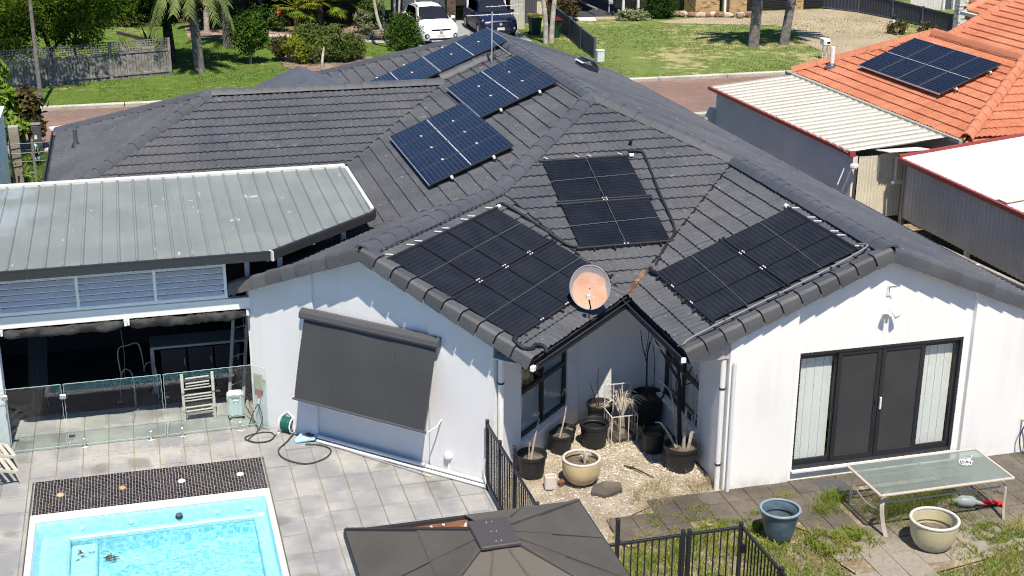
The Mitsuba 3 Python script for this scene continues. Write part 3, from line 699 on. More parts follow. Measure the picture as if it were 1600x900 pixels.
# black mosaic spillway
mt = MB(); flat('mosaic_grout', (0.36, 0.34, 0.34), .8); flat('mosaic', pick((0.012, 0.011, 0.013), (0.03, 0.026, 0.03), 6.0, 60., .3), .3, spec=.5)
part(pool, 'spillway', MB().box((-11.85, 2.46, -.0315), (3.72, 1.18, .06)), 'm_mosaic_grout')
nxm, nym = 74, 23; dx, dy = 3.70/nxm, 1.17/nym
for a in range(nxm):
    for b in range(nym):
        j = rng.normal(0, .0012, 3); mt.box((-13.70 + (a + .5)*dx + j[0], 1.878 + (b + .5)*dy + j[1], -.0052 + j[2]*.25), (dx*.85, dy*.84, .012))
part(pool, 'mosaic_tiles', mt, 'm_mosaic', kind='stuff', label='small black glossy mosaic tiles with pale grout')
flat('rusty', pick((0.36, 0.22, 0.10), (0.55, 0.42, 0.25), 9.0, 60., .4), .6)
for lx, b_, lb in ((-13.28, 'm_rusty', 'rust-stained bubbler cap'), (-12.31, 'm_rusty', 'rust-stained bubbler cap'), (-11.36, 'm_white_paint', None), (-10.40, 'm_white_paint', None)):
    part(pool, 'bubbler_cap', MB().lathe([(.062, 0), (.06, .012), (.045, .022), (0, .026)], (lx, 2.48, .0), 20), b_, smooth=50, label=lb)
# leaf litter lying in the pool
flat('dead_leaf', pick((0.07, 0.045, 0.025), (0.16, 0.10, 0.05), 20., 80., .5), .8)
def litter(c, n, spread, size, seed):
    r = np.random.default_rng(seed); m = MB()
    for _ in range(n):
        a = r.uniform(0, 2*PI); L = size*r.uniform(.5, 1.3); p = V3(*c) + V3(r.normal(0, spread), r.normal(0, spread), r.uniform(0, .012)); d = V3(math.cos(a), math.sin(a), r.uniform(-.1, .25))*L; w = V3(-math.sin(a), math.cos(a), .1)*L*.22
        m.quad(p - d, p - w, p + d, p + w)
    return m
put('dead_leaves', litter((-12.55, 1.32, -.60), 30, .055, .06, 3), 'm_dead_leaf', label='brown clump of dead leaves on the pool floor beside the steps', cat='leaves')
put('dead_leaves', litter((-12.90, 1.12, -.395), 16, .07, .045, 4), 'm_dead_leaf', label='scattered dark leaf scraps on the second pool step', cat='leaves')

# garden paving along the right gable: grimy square slabs
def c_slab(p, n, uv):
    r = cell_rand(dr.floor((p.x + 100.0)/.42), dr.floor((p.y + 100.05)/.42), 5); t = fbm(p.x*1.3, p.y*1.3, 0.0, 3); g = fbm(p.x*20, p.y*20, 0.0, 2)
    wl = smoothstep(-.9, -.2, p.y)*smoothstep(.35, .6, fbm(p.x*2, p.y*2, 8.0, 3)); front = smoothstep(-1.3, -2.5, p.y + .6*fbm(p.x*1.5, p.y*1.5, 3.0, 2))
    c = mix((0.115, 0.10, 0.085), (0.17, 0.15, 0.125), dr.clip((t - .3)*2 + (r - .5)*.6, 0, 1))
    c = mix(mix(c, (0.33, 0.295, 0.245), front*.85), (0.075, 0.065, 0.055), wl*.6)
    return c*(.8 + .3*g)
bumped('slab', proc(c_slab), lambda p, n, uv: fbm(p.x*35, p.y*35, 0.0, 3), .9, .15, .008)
PATH = Polygon([(-4.95, -.75), (-4.0, -.25), (-2.9, -.10), (7, -.10), (7, -2.95), (.6, -3.05), (-.9, -3.3), (-1.75, -3.6), (-2.0, -2.7), (-1.75, -2.0), (-2.35, -1.25), (-3.5, -1.12), (-4.9, -1.45)])
path = setting('garden_path', sheet(PATH, -.022), 'm_soil')
HOLE = Polygon([(-1.15, -.75), (.9, -.75), (.85, -1.55), (.2, -1.75), (-.75, -1.85), (-1.1, -1.55)])
far_slabs = MB()
for a in range(-14, 18):
    for b in range(-10, 1):
        x_, y_ = a*.42 + .08, -.105 + b*.42
        g = sbox(x_ + .004, y_ - .416, x_ + .416, y_ - .004).intersection(PATH)
        if g.is_empty: continue
        frac = g.intersection(HOLE).area/g.area
        if frac > .4 or rng.random() < .06 and y_ < -.6: continue
        if g.area < .085: continue
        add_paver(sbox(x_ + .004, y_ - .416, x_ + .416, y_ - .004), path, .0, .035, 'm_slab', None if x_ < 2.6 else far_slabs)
if far_slabs.n: part(path, 'slabs', far_slabs, 'm_slab', kind='stuff')

# courtyard bed: pale gravel, straw and grit
BED = Polygon([(-6.42, .90), (-4.30, 3.05), (-2.78, 3.12), (-2.78, -.08), (-4.0, -.22), (-4.95, -.7), (-5.2, -1.3), (-6.42, -1.3)])
def c_bed(p, n, uv):
    t = fbm(p.x*3, p.y*3, 0.0, 3); g = fbm(p.x*45, p.y*45, 0.0, 2)
    return mix((0.28, 0.235, 0.18), (0.43, 0.38, 0.31), dr.clip((t - .25)*1.9, 0, 1))*(.6 + .7*g)
bumped('bed', proc(c_bed), lambda p, n, uv: fbm(p.x*40, p.y*40, 0.0, 3), .95, .1, .02)
setting('garden_bed', sheet(BED, -.03), 'm_bed')
def scatter(area, n, seed, mask=None):
    r = np.random.default_rng(seed); b = area.bounds; from shapely import contains_xy
    p = np.c_[r.uniform(b[0], b[2], n), r.uniform(b[1], b[3], n)]; p = p[contains_xy(area, p[:, 0], p[:, 1])]
    if mask is not None: p = p[r.random(len(p)) < mask(p)]
    return p, r
def msk0(p): return np.clip((meshkit.fbm(np.c_[p*1.3, np.zeros(len(p))], 3, 77) - .30)/.25, .25, 1)
def pebbles(pts, r, smin, smax, z, flat_=.6):
    ico = trimesh.creation.icosahedron(); v0, f0 = np.array(ico.vertices), np.array(ico.faces); n = len(pts)
    s = r.uniform(smin, smax, (n, 1, 1))*r.uniform(.7, 1.3, (n, 1, 3)); s[:, :, 2] *= flat_
    a = r.uniform(0, 2*PI, n); c, sn = np.cos(a), np.sin(a); Rm = np.zeros((n, 3, 3)); Rm[:, 0, 0] = c; Rm[:, 0, 1] = -sn; Rm[:, 1, 0] = sn; Rm[:, 1, 1] = c; Rm[:, 2, 2] = 1
    v = np.einsum('nij,nkj->nki', Rm, v0[None]*s*(1 + .15*r.normal(0, 1, (n, 12, 1)))); v += np.c_[pts, np.full(n, z)][:, None]
    return v.reshape(-1, 3), (f0[None] + 12*np.arange(n)[:, None, None]).reshape(-1, 3)
def c_pebble(p, n, uv):
    r = cell_rand(dr.floor(p.x*26), dr.floor(p.y*26), 3); q = cell_rand(dr.floor(p.x*26), dr.floor(p.y*26), 9)
    return mix(mix((0.32, 0.27, 0.21), (0.50, 0.45, 0.38), r), (0.62, 0.59, 0.54), smoothstep(.75, .9, q))
flat('pebble', proc(c_pebble), .9)
p_, r_ = scatter(BED, 15000, 21, msk0)
put('gravel', pebbles(p_, r_, .010, .024, -.022), 'm_pebble', label='pale gravel covering the courtyard bed', cat='gravel', kind='stuff')
# grass and straw blades
def blades(pts, r, h0, h1, w, lean=.5, z=-.03, seg=2):
    n = len(pts); h = r.uniform(h0, h1, n); a = r.uniform(0, 2*PI, n); d = np.c_[np.cos(a), np.sin(a)]; ln = r.uniform(.1, lean, n)*h*1.6
    b = r.uniform(0, 2*PI, n); wv = np.c_[np.cos(b), np.sin(b)]*w*.5
    base = np.c_[pts, np.full(n, z)]; v = np.zeros((n, 5, 3))
    v[:, 0] = base; v[:, 0, :2] -= wv; v[:, 1] = base; v[:, 1, :2] += wv
    mid = base.copy(); mid[:, :2] += d*(ln*.35)[:, None]; mid[:, 2] += h*.62
    v[:, 2] = mid; v[:, 2, :2] += wv*.75; v[:, 3] = mid; v[:, 3, :2] -= wv*.75
    v[:, 4] = base; v[:, 4, :2] += d*ln[:, None]; v[:, 4, 2] += h*.95
    f = np.array([[0, 1, 2], [0, 2, 3], [3, 2, 4]])
    return v.reshape(-1, 3), (f[None] + 5*np.arange(n)[:, None, None]).reshape(-1, 3)
def leafmat(k, fn, trans=.35):
    return mat(k, {'type': 'principledthin', 'base_color': proc(fn) if callable(fn) else rgb(*fn), 'roughness': .55, 'diff_trans': trans, 'spec_tint': 0.0, 'sheen': 0.0})
def c_grass(lo, hi, dry, f=.9, amt=.5):
    def fn(p, n, uv):
        r = cell_rand(dr.floor(p.x*30), dr.floor(p.y*30), 3); t = fbm(p.x*f, p.y*f, 0.0, 3)
        return mix(mix(lo, hi, r), dry, dr.clip((t - .5)*4 + (r - .5)*.6, 0, 1)*amt)
    return fn
leafmat('grass', c_grass((0.12, 0.195, 0.025), (0.23, 0.31, 0.055), (0.36, 0.32, 0.14)))
leafmat('straw', c_grass((0.36, 0.29, 0.15), (0.55, 0.46, 0.27), (0.22, 0.22, 0.08)))
def msk(f, lo, hi, seed):
    return lambda p: np.clip((meshkit.fbm(np.c_[p*f, np.zeros(len(p))], 3, seed) - lo)/(hi - lo), 0, 1)
LAWN = Polygon([(-6.3, -1.3), (-5.0, -1.5), (-3.5, -1.15), (-2.4, -1.3), (-1.85, -2.0), (-2.05, -2.75), (-1.8, -3.6), (-.9, -3.35), (.6, -3.1), (3, -3.0), (3, -6), (-6.3, -6)])
p_, r_ = scatter(LAWN, 110000, 31, msk(1.3, .30, .56, 2))
put('grass', blades(p_, r_, .025, .075, .012, .9), 'm_grass', label='patchy green grass around the black pool fence', cat='grass', kind='stuff')
p_, r_ = scatter(LAWN.union(HOLE), 26000, 32, msk(1.1, .42, .7, 5))
v1, f1 = blades(p_, r_, .03, .10, .007, 1.2)
p_, r_ = scatter(Polygon([(-4.2, .25), (-2.85, 1.0), (-2.8, .0), (-3.9, -.35), (-4.6, -.75)]), 5200, 33, msk(2.0, .3, .6, 6)); v2, f2 = blades(p_, r_, .06, .24, .006, .9)
p_, r_ = scatter(BED, 9000, 34, msk(1.8, .4, .7, 8)); v3, f3 = blades(p_, r_, .01, .035, .007, 2.5, -.01)
m = MB().add(v1, f1).add(v2, f2).add(v3, f3)
put('straw', m, 'm_straw', label='dry straw-coloured grass in the courtyard bed and between the slabs', cat='dry grass', kind='stuff')
# weeds: tufts in the joints and the lush clump under the table
def tuft_stuff(spots, seed):
    r = np.random.default_rng(seed); out = MB()
    for x, y, rad, n, h, wdt in spots:
        p = np.c_[x + r.normal(0, rad*.62, n), y + r.normal(0, rad*.5, n)]; kk = meshkit.fbm(np.c_[p*7, np.zeros(n)], 3, seed) > .46; p = p[kk]
        out.add(*blades(p, r, h*.4, h, wdt, .9, -.01))
    return out
leafmat('weed', c_grass((0.13, 0.19, 0.028), (0.25, 0.30, 0.055), (0.40, 0.35, 0.13), 1.7, .7))
put('weeds', tuft_stuff([(-1.75, -2.15, .38, 2600, .16, .015), (-1.55, -2.05, .26, 1000, .14, .014), (-1.2, -.9, .2, 500, .26, .007), (.9, -2.75, .7, 1600, .12, .012), (2.2, -2.2, .8, 1200, .12, .011), (-3.2, -1.7, .6, 2200, .10, .014), (-4.4, -2.2, .7, 2000, .09, .013), (-.55, -1.5, .35, 700, .2, .009), (.1, -1.3, .45, 900, .2, .009), (.55, -1.15, .35, 600, .18, .009), (-1.45, -1.2, .22, 420, .22, .007),
   (-1.9, -.55, .14, 260, .09, .009), (-2.55, -1.0, .14, 150, .1, .008), (-3.4, -.62, .2, 260, .07, .009), (-.3, -2.05, .3, 350, .12, .008), (.55, -2.3, .4, 700, .14, .009), (1.2, -2.5, .4, 600, .13, .009), (.3, -2.9, .5, 900, .1, .01),
   (1.1, -1.5, .3, 260, .1, .008), (2.0, -.25, .12, 140, .1, .008), (-4.2, -.75, .25, 300, .08, .009), (-3.6, -1.25, .5, 1100, .10, .013), (-2.75, -1.45, .35, 700, .10, .013), (-4.6, -1.6, .5, 900, .09, .012)], 41),
   'm_weed', label='green and yellowing weeds growing through the paving joints and under the table', cat='weeds', kind='stuff')
# ================================================================== ON THE ROOF
def on_plane(fn):
    u, v, w, g, s = face_frame(fn)
    return lambda x, y, o=0.0: V3(x, y, fn(x, y)) + w*o
# ---- solar panels
def c_pv(p, n, uv):   # uv in metres on the panel
    cw, ch = .176, .0905
    x, y = uv.x/cw, uv.y/ch
    fx, fy = x - dr.floor(x), y - dr.floor(y)
    e = dr.minimum(dr.minimum(fx, 1 - fx)*cw, dr.minimum(fy, 1 - fy)*ch)
    line = smoothstep(.0052, .0028, e)
    bus = smoothstep(.0016, .0008, dr.abs(dr.abs(fx - .5)*cw - .03))*.25
    r = cell_rand(dr.floor(x), dr.floor(y), dr.floor(p.x + p.y))
    c = mix((0.0035, 0.0060, 0.018), (0.005, 0.009, 0.025), r)
    return mix(c, (0.20, 0.22, 0.26), dr.maximum(line*.42, bus*.4))
mat('pv', {'type': 'principled', 'base_color': proc(c_pv), 'roughness': .12, 'specular': .12})
flat('alu', (0.62, 0.63, 0.65), .35, metallic=.6)
flat('pv_frame', (0.03, 0.03, 0.033), .4)
flat('backsheet', (0.62, 0.63, 0.65), .5)
def solar_panel(fn, c, a, b, wa, wb, label, group, off=.14, silver=(), half=True):
    """c centre in plan; a unit plan direction along the eave, b up the slope"""
    u, v, w, g, s = face_frame(fn)
    A_ = V3(a[0], a[1], 0); B_ = v if np.dot(v[:2], b) > 0 else -v
    O = V3(c[0], c[1], fn(*c)) + w*off
    if np.dot(np.cross(A_, B_), w) < 0: A_ = -A_
    k = thing('solar_panel', label, 'solar panel', group); R = basis(A_, B_, w); t = .012
    P = lambda x, y, z=0: O + A_*x + B_*y + w*z
    halves = ((-wb/2 + t, -.009), (.009, wb/2 - t)) if half else ((-wb/2 + t, wb/2 - t),)
    part(k, 'backsheet', MB().box(P(0, 0, -.006), (wa - .01, wb - .01, .01), R), 'm_backsheet')
    for y0, y1 in halves:
        x0, x1 = -wa/2 + t, wa/2 - t
        part(k, 'cells', MB().quad(P(x0, y0, .0025), P(x1, y0, .0025), P(x1, y1, .0025), P(x0, y1, .0025)), 'm_pv', uv=np.array([[x0 + 5, y0 + 5], [x1 + 5, y0 + 5], [x1 + 5, y1 + 5], [x0 + 5, y1 + 5]])*np.array([.176*6/(wa - 2*t), 1]))
    fr = MB()
    for y in (-wb/2 + t/2, wb/2 - t/2): fr.box(P(0, y, -.014), (wa, t, .040), R, .002)
    for x in (-wa/2 + t/2, wa/2 - t/2): fr.box(P(x, 0, -.014), (t, wb - 2*t, .039), R, .002)
    part(k, 'frame', fr, 'm_pv_frame')
    for sd in silver:   # bare aluminium edge on the long sides
        part(k, 'edge_strip', MB().box(P(0, sd*(wb/2 + .006), -.012), (wa, .014, .044), R, .003), 'm_alu', label='bare silver edge')
    return k, P, R
rails = thing('mounting_rails', 'aluminium mounting rails with white end caps under the roof solar panels', 'mounting rail')
def rail(fn, p0, p1, off=.085, caps=(0, 1)):
    f = on_plane(fn); a, b = f(*p0, off), f(*p1, off); u, v, w, g, s = face_frame(fn)
    part(rails, 'rail', MB().beam(a, b, .04, .045, w), 'm_alu')
    for i, q in enumerate((a, b)):
        if i in caps:
            part(rails, 'end_cap', MB().box(q + w*.02, (.055, .055, .07), basis(u, v, w), .012), 'm_white_paint')
            part(rails, 'foot', MB().beam(q - w*.07, q - w*.01, .03, .03, u), 'm_dark_metal')
grp1, grp2, grp3 = 'solar panels of the upper middle array', 'solar panels of the lower middle array', 'solar panels of the far array'
pos = {3: ('nearest', 'middle', 'farthest'), 4: ('nearest', 'second nearest', 'second farthest', 'farthest')}
f_pv = on_plane(PV)
for x0, x1, y0, n_, wd, gname, nm in ((-4.32, -2.57, 9.92, 3, 1.115, grp1, 'upper middle'), (-6.04, -4.31, 7.22, 4, 1.085, grp2, 'lower middle')):
    cx = (x0 + x1)/2; L = (x1 - x0)*math.sqrt(1 + S*S)
    for i in range(n_):
        solar_panel(PV, (cx, y0 + (i + .5)*wd), (0, 1), (1, 0), wd - .02, L, f'{pos[n_][i]} dark blue solar panel of the {nm} array on the grey roof', gname, silver=(-1,) if True else ())
    for fr_ in (.25, .75):
        xr_ = x0 + (x1 - x0)*fr_
        rail(PV, (xr_, y0 - .07), (xr_, y0 + n_*wd + .05), caps=(0,))
    for i in range(1, n_):
        for fr_ in (.3, .72): part(rails, 'mid_clamp', MB().box(f_pv(x0 + (x1 - x0)*fr_, y0 + i*wd, .155), (.05, .05, .02), rotz(0), .006), 'm_white_paint')
for r_, (x0, x1) in enumerate(((-5.86, -4.12), (-4.08, -2.36))):
    for i in range(2):
        solar_panel(PV, ((x0 + x1)/2, 14.93 + (i + .5)*1.07), (0, 1), (1, 0), 1.05, (x1 - x0)*math.sqrt(1 + S*S), f'{("near", "far")[i]} dark blue solar panel in the {("lower", "upper")[r_]} row of the far array', grp3, silver=(-1, 1))
    for fr_ in (.3, .72):
        for y_ in (14.93 + 1.07, 17.08): part(rails, 'mid_clamp', MB().box(f_pv(x0 + (x1 - x0)*fr_, y_, .155), (.05, .05, .02), rotz(0), .006), 'm_white_paint')
# ---- pool heating collectors: ribbed black rubber mats with header pipes and straps
flat('mat_rubber', pick((0.011, 0.015, 0.026), (0.017, 0.022, 0.034), 3., 60., .3), .75, spec=.12)
flat('strap', (0.16, 0.165, 0.17), .6); flat('strap_dark', (0.012, 0.012, 0.014), .7)
def collector(fn, o, a, na, nb, wa, wb, label, top_brackets=True):
    """o low corner in plan, a unit plan direction along the eave, b up the slope; na x nb mats"""
    u, v, w, g, s = face_frame(fn); A_ = V3(a[0], a[1], 0); B_ = v; sc = 1/math.sqrt(1 + s*s)
    k = thing('pool_heating_collector', label, 'pool heating mat'); R = basis(A_, B_, w)
    if np.linalg.det(R) < 0: R = basis(-A_, B_, w)
    O = V3(o[0], o[1], fn(*o))
    P = lambda x, y, z=0: O + A_*x + B_*y + w*z
    lift = .062
    for i in range(na):
        for j in range(nb):
            n = 36; x = np.linspace(i*wa + .012, (i + 1)*wa - .012, 2*n + 1); zz = np.where(np.arange(2*n + 1) % 2, .009, 0.0)
            ys = np.linspace(j*wb + .05, (j + 1)*wb - .05, 9)
            V = np.array([[P(xx, yy, lift + z_ + .002*math.sin(yy*9 + i*2)) for xx, z_ in zip(x, zz)] for yy in ys]); kx = len(x)
            ii, jj = np.meshgrid(np.arange(8), np.arange(kx - 1), indexing='ij'); q = np.stack([ii*kx + jj, ii*kx + jj + 1, (ii + 1)*kx + jj + 1, (ii + 1)*kx + jj], -1).reshape(-1, 4)
            if np.dot(np.cross(A_, B_), w) < 0: q = q[:, ::-1]
            mm = MB().add(V.reshape(-1, 3), q)
            for t_ in np.linspace(.06, .94, 15): mm.box(P((i + .5)*wa, j*wb + wb*t_, lift + .006), (wa - .03, .012, .012), R)
            part(k, 'mat', mm, 'm_mat_rubber')
    for j in range(nb):
        for yy in (j*wb + .035, (j + 1)*wb - .035):
            part(k, 'header_pipe', MB().tube([P(-.06, yy, lift), P(na*wa + .06, yy, lift)], .027, 10), 'm_black_rubber', smooth=40)
        part(k, 'strap', MB().tube([P(-.06, (j + .47)*wb, lift + .022), P(na*wa*.5, (j + .5)*wb, lift + .024), P(na*wa + .08, (j + .53)*wb, lift + .022)], .0045, 6), 'm_strap')
    for i in range(1, na):
        part(k, 'strap', MB().tube([P(i*wa, .04, lift + .024), P(i*wa + .01, nb*wb - .04, lift + .024)], .0045, 6), 'm_strap' if na == 2 else 'm_strap_dark')
        for j in range(0, nb):
            for dx in (-.035, .035):
                for dy in ((-.03, .03) if j else (.03,)): part(k, 'connector', MB().box(P(i*wa + dx, j*wb + dy, lift + .03), (.026, .026, .026), R, .007), 'm_white_trim')
    if top_brackets:
        for i in range(na):
            for fx in (.14, .86):
                part(k, 'bracket', MB().beam(P((i + fx)*wa, nb*wb - .02, lift + .03), P((i + fx)*wa - .04, nb*wb + .10, .045), .020, .010, w), 'm_white_trim')
    for i in range(na):
        for fx in (.3, .75): part(k, 'foot_clamp', MB().box(P((i + fx)*wa, -.01, lift*.6), (.03, .09, .06), R, .006), 'm_black_rubber')
    part(k, 'end_joiner', MB().tube([P(na*wa + .03, nb*wb - .035, lift + .01), P(na*wa + .12, nb*wb - .035, lift + .01)], .038, 10), 'm_white_paint')
    return k, P
q = PL - dL*4.24 - nL*2.80
kL, PLm = collector(LI, (q[0], q[1]), dL, 4, 2, .862, 1.30, 'black ribbed pool heating mats, four wide, on the left wing roof beside the satellite dish')
kF, PFm = collector(FF, (-4.05, 3.80), (1, 0), 2, 2, .885, 1.37, 'black ribbed pool heating mats, two wide, on the middle roof slope')
kR, PRm = collector(RI, (-2.95, .32), (0, 1), 3, 2, .845, 1.38, 'black ribbed pool heating mats, three wide, on the right wing roof above its gutter')
# the rubber sheet leans two degrees off square on the middle slope: pipes
fF, fR, fLi = on_plane(FF), on_plane(RI), on_plane(LI)
pipes = thing('collector_pipes', 'black rubber pipes running over the roof between the pool heating mats', 'pipe')
part(pipes, 'pipe', MB().tube(chain([fF(-2.22, 6.44, .07), fF(-1.98, 6.42, .06), fF(-1.93, 6.25, .05), fF(-2.02, 5.2, .05), fF(-2.10, 4.15, .05), fF(-2.45, 3.70, .06), fF(-2.95, 3.05, .06)]), .027, 10), 'm_black_rubber', smooth=50)
part(pipes, 'pipe', MB().tube(chain([fR(-2.93, 3.05, .08), fR(-2.95, 2.95, .075), fR(-2.93, 2.80, .07)]), .04, 10), 'm_black_rubber', smooth=50)
Lq = lambda t, n_, o=.07: (lambda c: V3(c[0], c[1], LI(c[0], c[1]) + o))(PL + dL*t + nL*n_)
part(pipes, 'pipe', MB().tube(chain([Lq(-.68, -.38), Lq(-.50, -.42), Lq(-.47, -.7, .06), Lq(-.52, -1.2, .06), Lq(-.60, -1.75, .06), Lq(-.52, -2.0, .09), fF(-4.12, 3.84, .07)]), .030, 10), 'm_black_rubber', smooth=50)
part(pipes, 'pipe', MB().tube(chain([Lq(-4.28, -2.83), Lq(-4.40, -2.86, .11), Lq(-4.44, -3.05, .11), Lq(-4.3, -3.12, .09), Lq(-4.12, -3.10, .08), Lq(-4.02, -3.2, .07), Lq(-4.1, -3.28, .03)]), .032, 10), 'm_black_rubber', smooth=50)
flat('conduit', (0.20, 0.20, 0.20), .5)
k = thing('conduit', 'thin pale grey conduit clipped along the barge tiles of the right gable', 'conduit')
part(k, 'run', MB().tube(chain([fR(-.33, .42, .09), fR(-.36, .18, .11), fR(-1.2, .09, .11), fR(-2.2, .08, .11), fR(-3.30, .06, .11), fR(-3.52, -.02, .11), fR(-3.58, .1, .05)]), .017, 8), 'm_conduit', smooth=50)
for xx in (-1.0, -1.9, -2.8): part(k, 'clip', MB().box(fR(xx, .085, .11), (.03, .05, .045), None, .004), 'm_dark_metal')
# rusted valley iron at the foot of the right valley and a cable in the left valley
flat('valley_iron', pick((0.10, 0.05, 0.03), (0.30, 0.19, 0.12), 8., 60., .4), .8)
def vmesh(pts, wd):
    m = MB(); 
    for a, b in zip(pts[:-1], pts[1:]): m.beam(a, b, wd, .012)
    return m
part(roof, 'valley_flashing', vmesh([(XC + .02, YC - .02, ZE + .045), (-3.3, 2.88, RI(-3.3, 0) + .04), (-3.0, 3.17, RI(-3.0, 0) + .04)], .10), 'm_valley_iron', label='rusted valley flashing')
part(roof, 'valley_flashing', vmesh([(-2.98, 3.19, RI(-2.98, 0) + .022), (-1.5, 4.63, RI(-1.5, 0) + .022), (-.15, 5.96, RI(-.15, 0) + .022)], .05), 'm_black')
part(roof, 'valley_flashing', vmesh([(XC - .02, YC + .03, ZE + .03), (-4.35, 4.18, FF(0, 4.18) + .03), (-5.0, 5.42, FF(0, 5.42) + .03)], .05), 'm_black')
vb = lambda y: (XA + (BN(0, y) - ZA)/S, y, BN(0, y) + .015)
part(roof, 'valley_flashing', vmesh([vb(14.1), vb(12.5), vb(10.6)], .05), 'm_black')

# ---- satellite dish
dish = thing('satellite_dish', 'rust-faded peach satellite dish with grey rim above the courtyard gutter', 'satellite dish')
def c_dish(p, n, uv):
    t = fbm(p.x*5, p.y*5, p.z*5, 3); r = uv.x + (t - .5)*.35 + .18*uv.y; g = noise(p.x*40, p.y*40, p.z*40)
    c = mix((0.55, 0.31, 0.21), (0.62, 0.41, 0.31), dr.clip((t - .3)*2.4, 0, 1))
    return mix(c, (0.26, 0.245, 0.265), smoothstep(.84, .92, r))*(.93 + .1*g)
flat('dish', proc(c_dish), .7, spec=.2)
flat('dish_arm', (0.035, 0.033, 0.035), .6)
Cd = V3(-4.50, 1.86, 3.02); ndir = unit([-.24, -.90, .40]); ux = unit(np.cross([0, 0, 1], ndir)); uy = np.cross(ndir, ux); R_ = .355
nr, na_ = 14, 44; V_, UV_ = [], []
for i in range(nr + 1):
    for j in range(na_):
        r = i/nr; a = 2*PI*j/na_; V_.append(Cd + ux*R_*.94*r*math.cos(a) + uy*R_*1.04*r*math.sin(a) + ndir*(.075*(r*r - 1))); UV_.append([r, math.sin(a)*r])
qq = [[i*na_ + j, i*na_ + (j + 1) % na_, (i + 1)*na_ + (j + 1) % na_, (i + 1)*na_ + j] for i in range(nr) for j in range(na_)]
part(dish, 'reflector', (np.array(V_), np.array(qq)[:, ::-1]), 'm_dish', smooth=True, uv=np.array(UV_))
rim = [Cd + ux*R_*.945*math.cos(a) + uy*R_*1.045*math.sin(a) for a in np.linspace(0, 2*PI, 49)]
flat('dish_rim', (0.30, 0.28, 0.31), .6); part(dish, 'rim', MB().tube(rim, .011, 6, False), 'm_dish_rim')
flat('lnb', (0.55, 0.56, 0.54), .5)
ft = fLi(-4.53, 2.05, .03)
part(dish, 'mast', MB().tube([ft, ft + V3(.0, .05, .18), Cd - ndir*.10 - uy*.1, Cd - ndir*.09], .022, 10), 'm_dish_arm')
part(dish, 'foot', MB().box(ft, (.16, .18, .03), None, .006), 'm_dish_arm')
fe = Cd + ndir*.42 - uy*.20 - ux*.05
part(dish, 'feed_arm', MB().tube([Cd - uy*R_*1.0 - ndir*.0, Cd - uy*.36 + ndir*.22, fe], .013, 8), 'm_dish_arm')
part(dish, 'feed_horn', MB().tube([fe + ndir*.03, fe - ndir*.07 + uy*.03, fe - ndir*.10 + uy*.04], [.035, .042, .03], 12), 'm_lnb', smooth=40)
for bx, by in ((-.06, .03), (.09, .02), (.07, -.15)): part(dish, 'bolt', MB().lathe([(.013, 0), (.008, .012), (0, .014)], Cd + ux*bx + uy*by + ndir*(-.07), 8, basis(ux, uy, ndir)), 'm_alu')
put('gutter_debris', litter((-4.62, 1.66, 2.56), 26, .05, .05, 9), 'm_dead_leaf', label='small dark clump of leaves lying on the gutter below the satellite dish', cat='leaves')

# ---- TV antenna
ant = thing('television_antenna', 'thin television antenna on a braced mast near the main roof ridge', 'antenna')
b0 = f_pv(-3.05, 14.0, .04); tp = V3(-3.05, 14.0, 5.86)
part(ant, 'mast', MB().tube([b0, tp], .019, 8), 'm_alu')
for dx, dy in ((.45, -.1), (.25, .45)): part(ant, 'brace', MB().tube([f_pv(-3.05 + dx, 14.0 + dy, .04), b0 + V3(0, 0, .55)], .010, 6), 'm_alu')
bd = unit([.97, -.22, .03]); part(ant, 'boom', MB().tube([tp - bd*.62 + [0, 0, -.08], tp + bd*.68 + [0, 0, -.06]], .013, 8), 'm_alu')
pd = unit([.22, .97, 0])
for t_ in np.linspace(-.55, .62, 9): part(ant, 'element', MB().tube([tp + bd*t_ + [0, 0, -.07] - pd*.16, tp + bd*t_ + [0, 0, -.07] + pd*.16], .006, 6), 'm_alu')
part(ant, 'boom', MB().tube([tp - bd*.15 + [0, 0, .12], tp + bd*.75 + [0, 0, .15]], .010, 8), 'm_alu')
for t_ in np.linspace(0, .7, 5): part(ant, 'element', MB().tube([tp + bd*t_ + [0, 0, .135] - pd*.2, tp + bd*t_ + [0, 0, .135] + pd*.2], .005, 6), 'm_alu')
part(ant, 'cable', MB().tube(chain([b0 + [.02, 0, .3], b0 + [.1, -.1, .03], f_pv(-2.8, 13.8, .03), f_pv(-2.6, 13.9, .03), f_pv(-2.45, 13.5, .03)]), .007, 5), 'm_black_rubber')
# ---- roof vents
k = thing('roof_vent', 'pale hooded roof vent on the far right slope near the ridge', 'roof vent')
f_rt = on_plane(RT); u_, v_, w_, g_, s_ = face_frame(RT); Rr = basis(u_, v_, w_); o = f_rt(.50, 17.4, 0)
part(k, 'base', MB().box(o + w_*.07, (.62, .5, .14), Rr, .02), 'm_dark_metal')
m = MB(); m.loft([[o + u_*(x) + v_*y + w_*(.14 + .16*math.sin(PI*t)) for t, y in ((0, -.28), (.25, -.14), (.5, 0), (.75, .14), (1, .28))] for x in (-.34, .34)], close=False, caps=False); part(k, 'hood', m, 'm_white_trim', smooth=40)
part(k, 'lid', MB().box(o + w_*.30 + v_*.05, (.78, .50, .025), Rr, .008), 'm_awning_hood')
k = thing('vent_pipe', 'short dark grey vent pipe on the far left end of the roof', 'vent pipe')
part(k, 'pipe', MB().tube([(-13.05, 15.2, BW(-13.05, 0) - .05), (-13.05, 15.2, BW(-13.05, 0) + .42)], .05, 12), 'm_cap', smooth=40); part(k, 'collar', MB().lathe([(.12, 0), (.06, .08)], (-13.05, 15.2, BW(-13.05, 0) + .02), 12), 'm_gutter')
k = thing('vent_pipe', 'tiny black vent cap on the middle roof slope beside the pool heating mats', 'vent pipe')
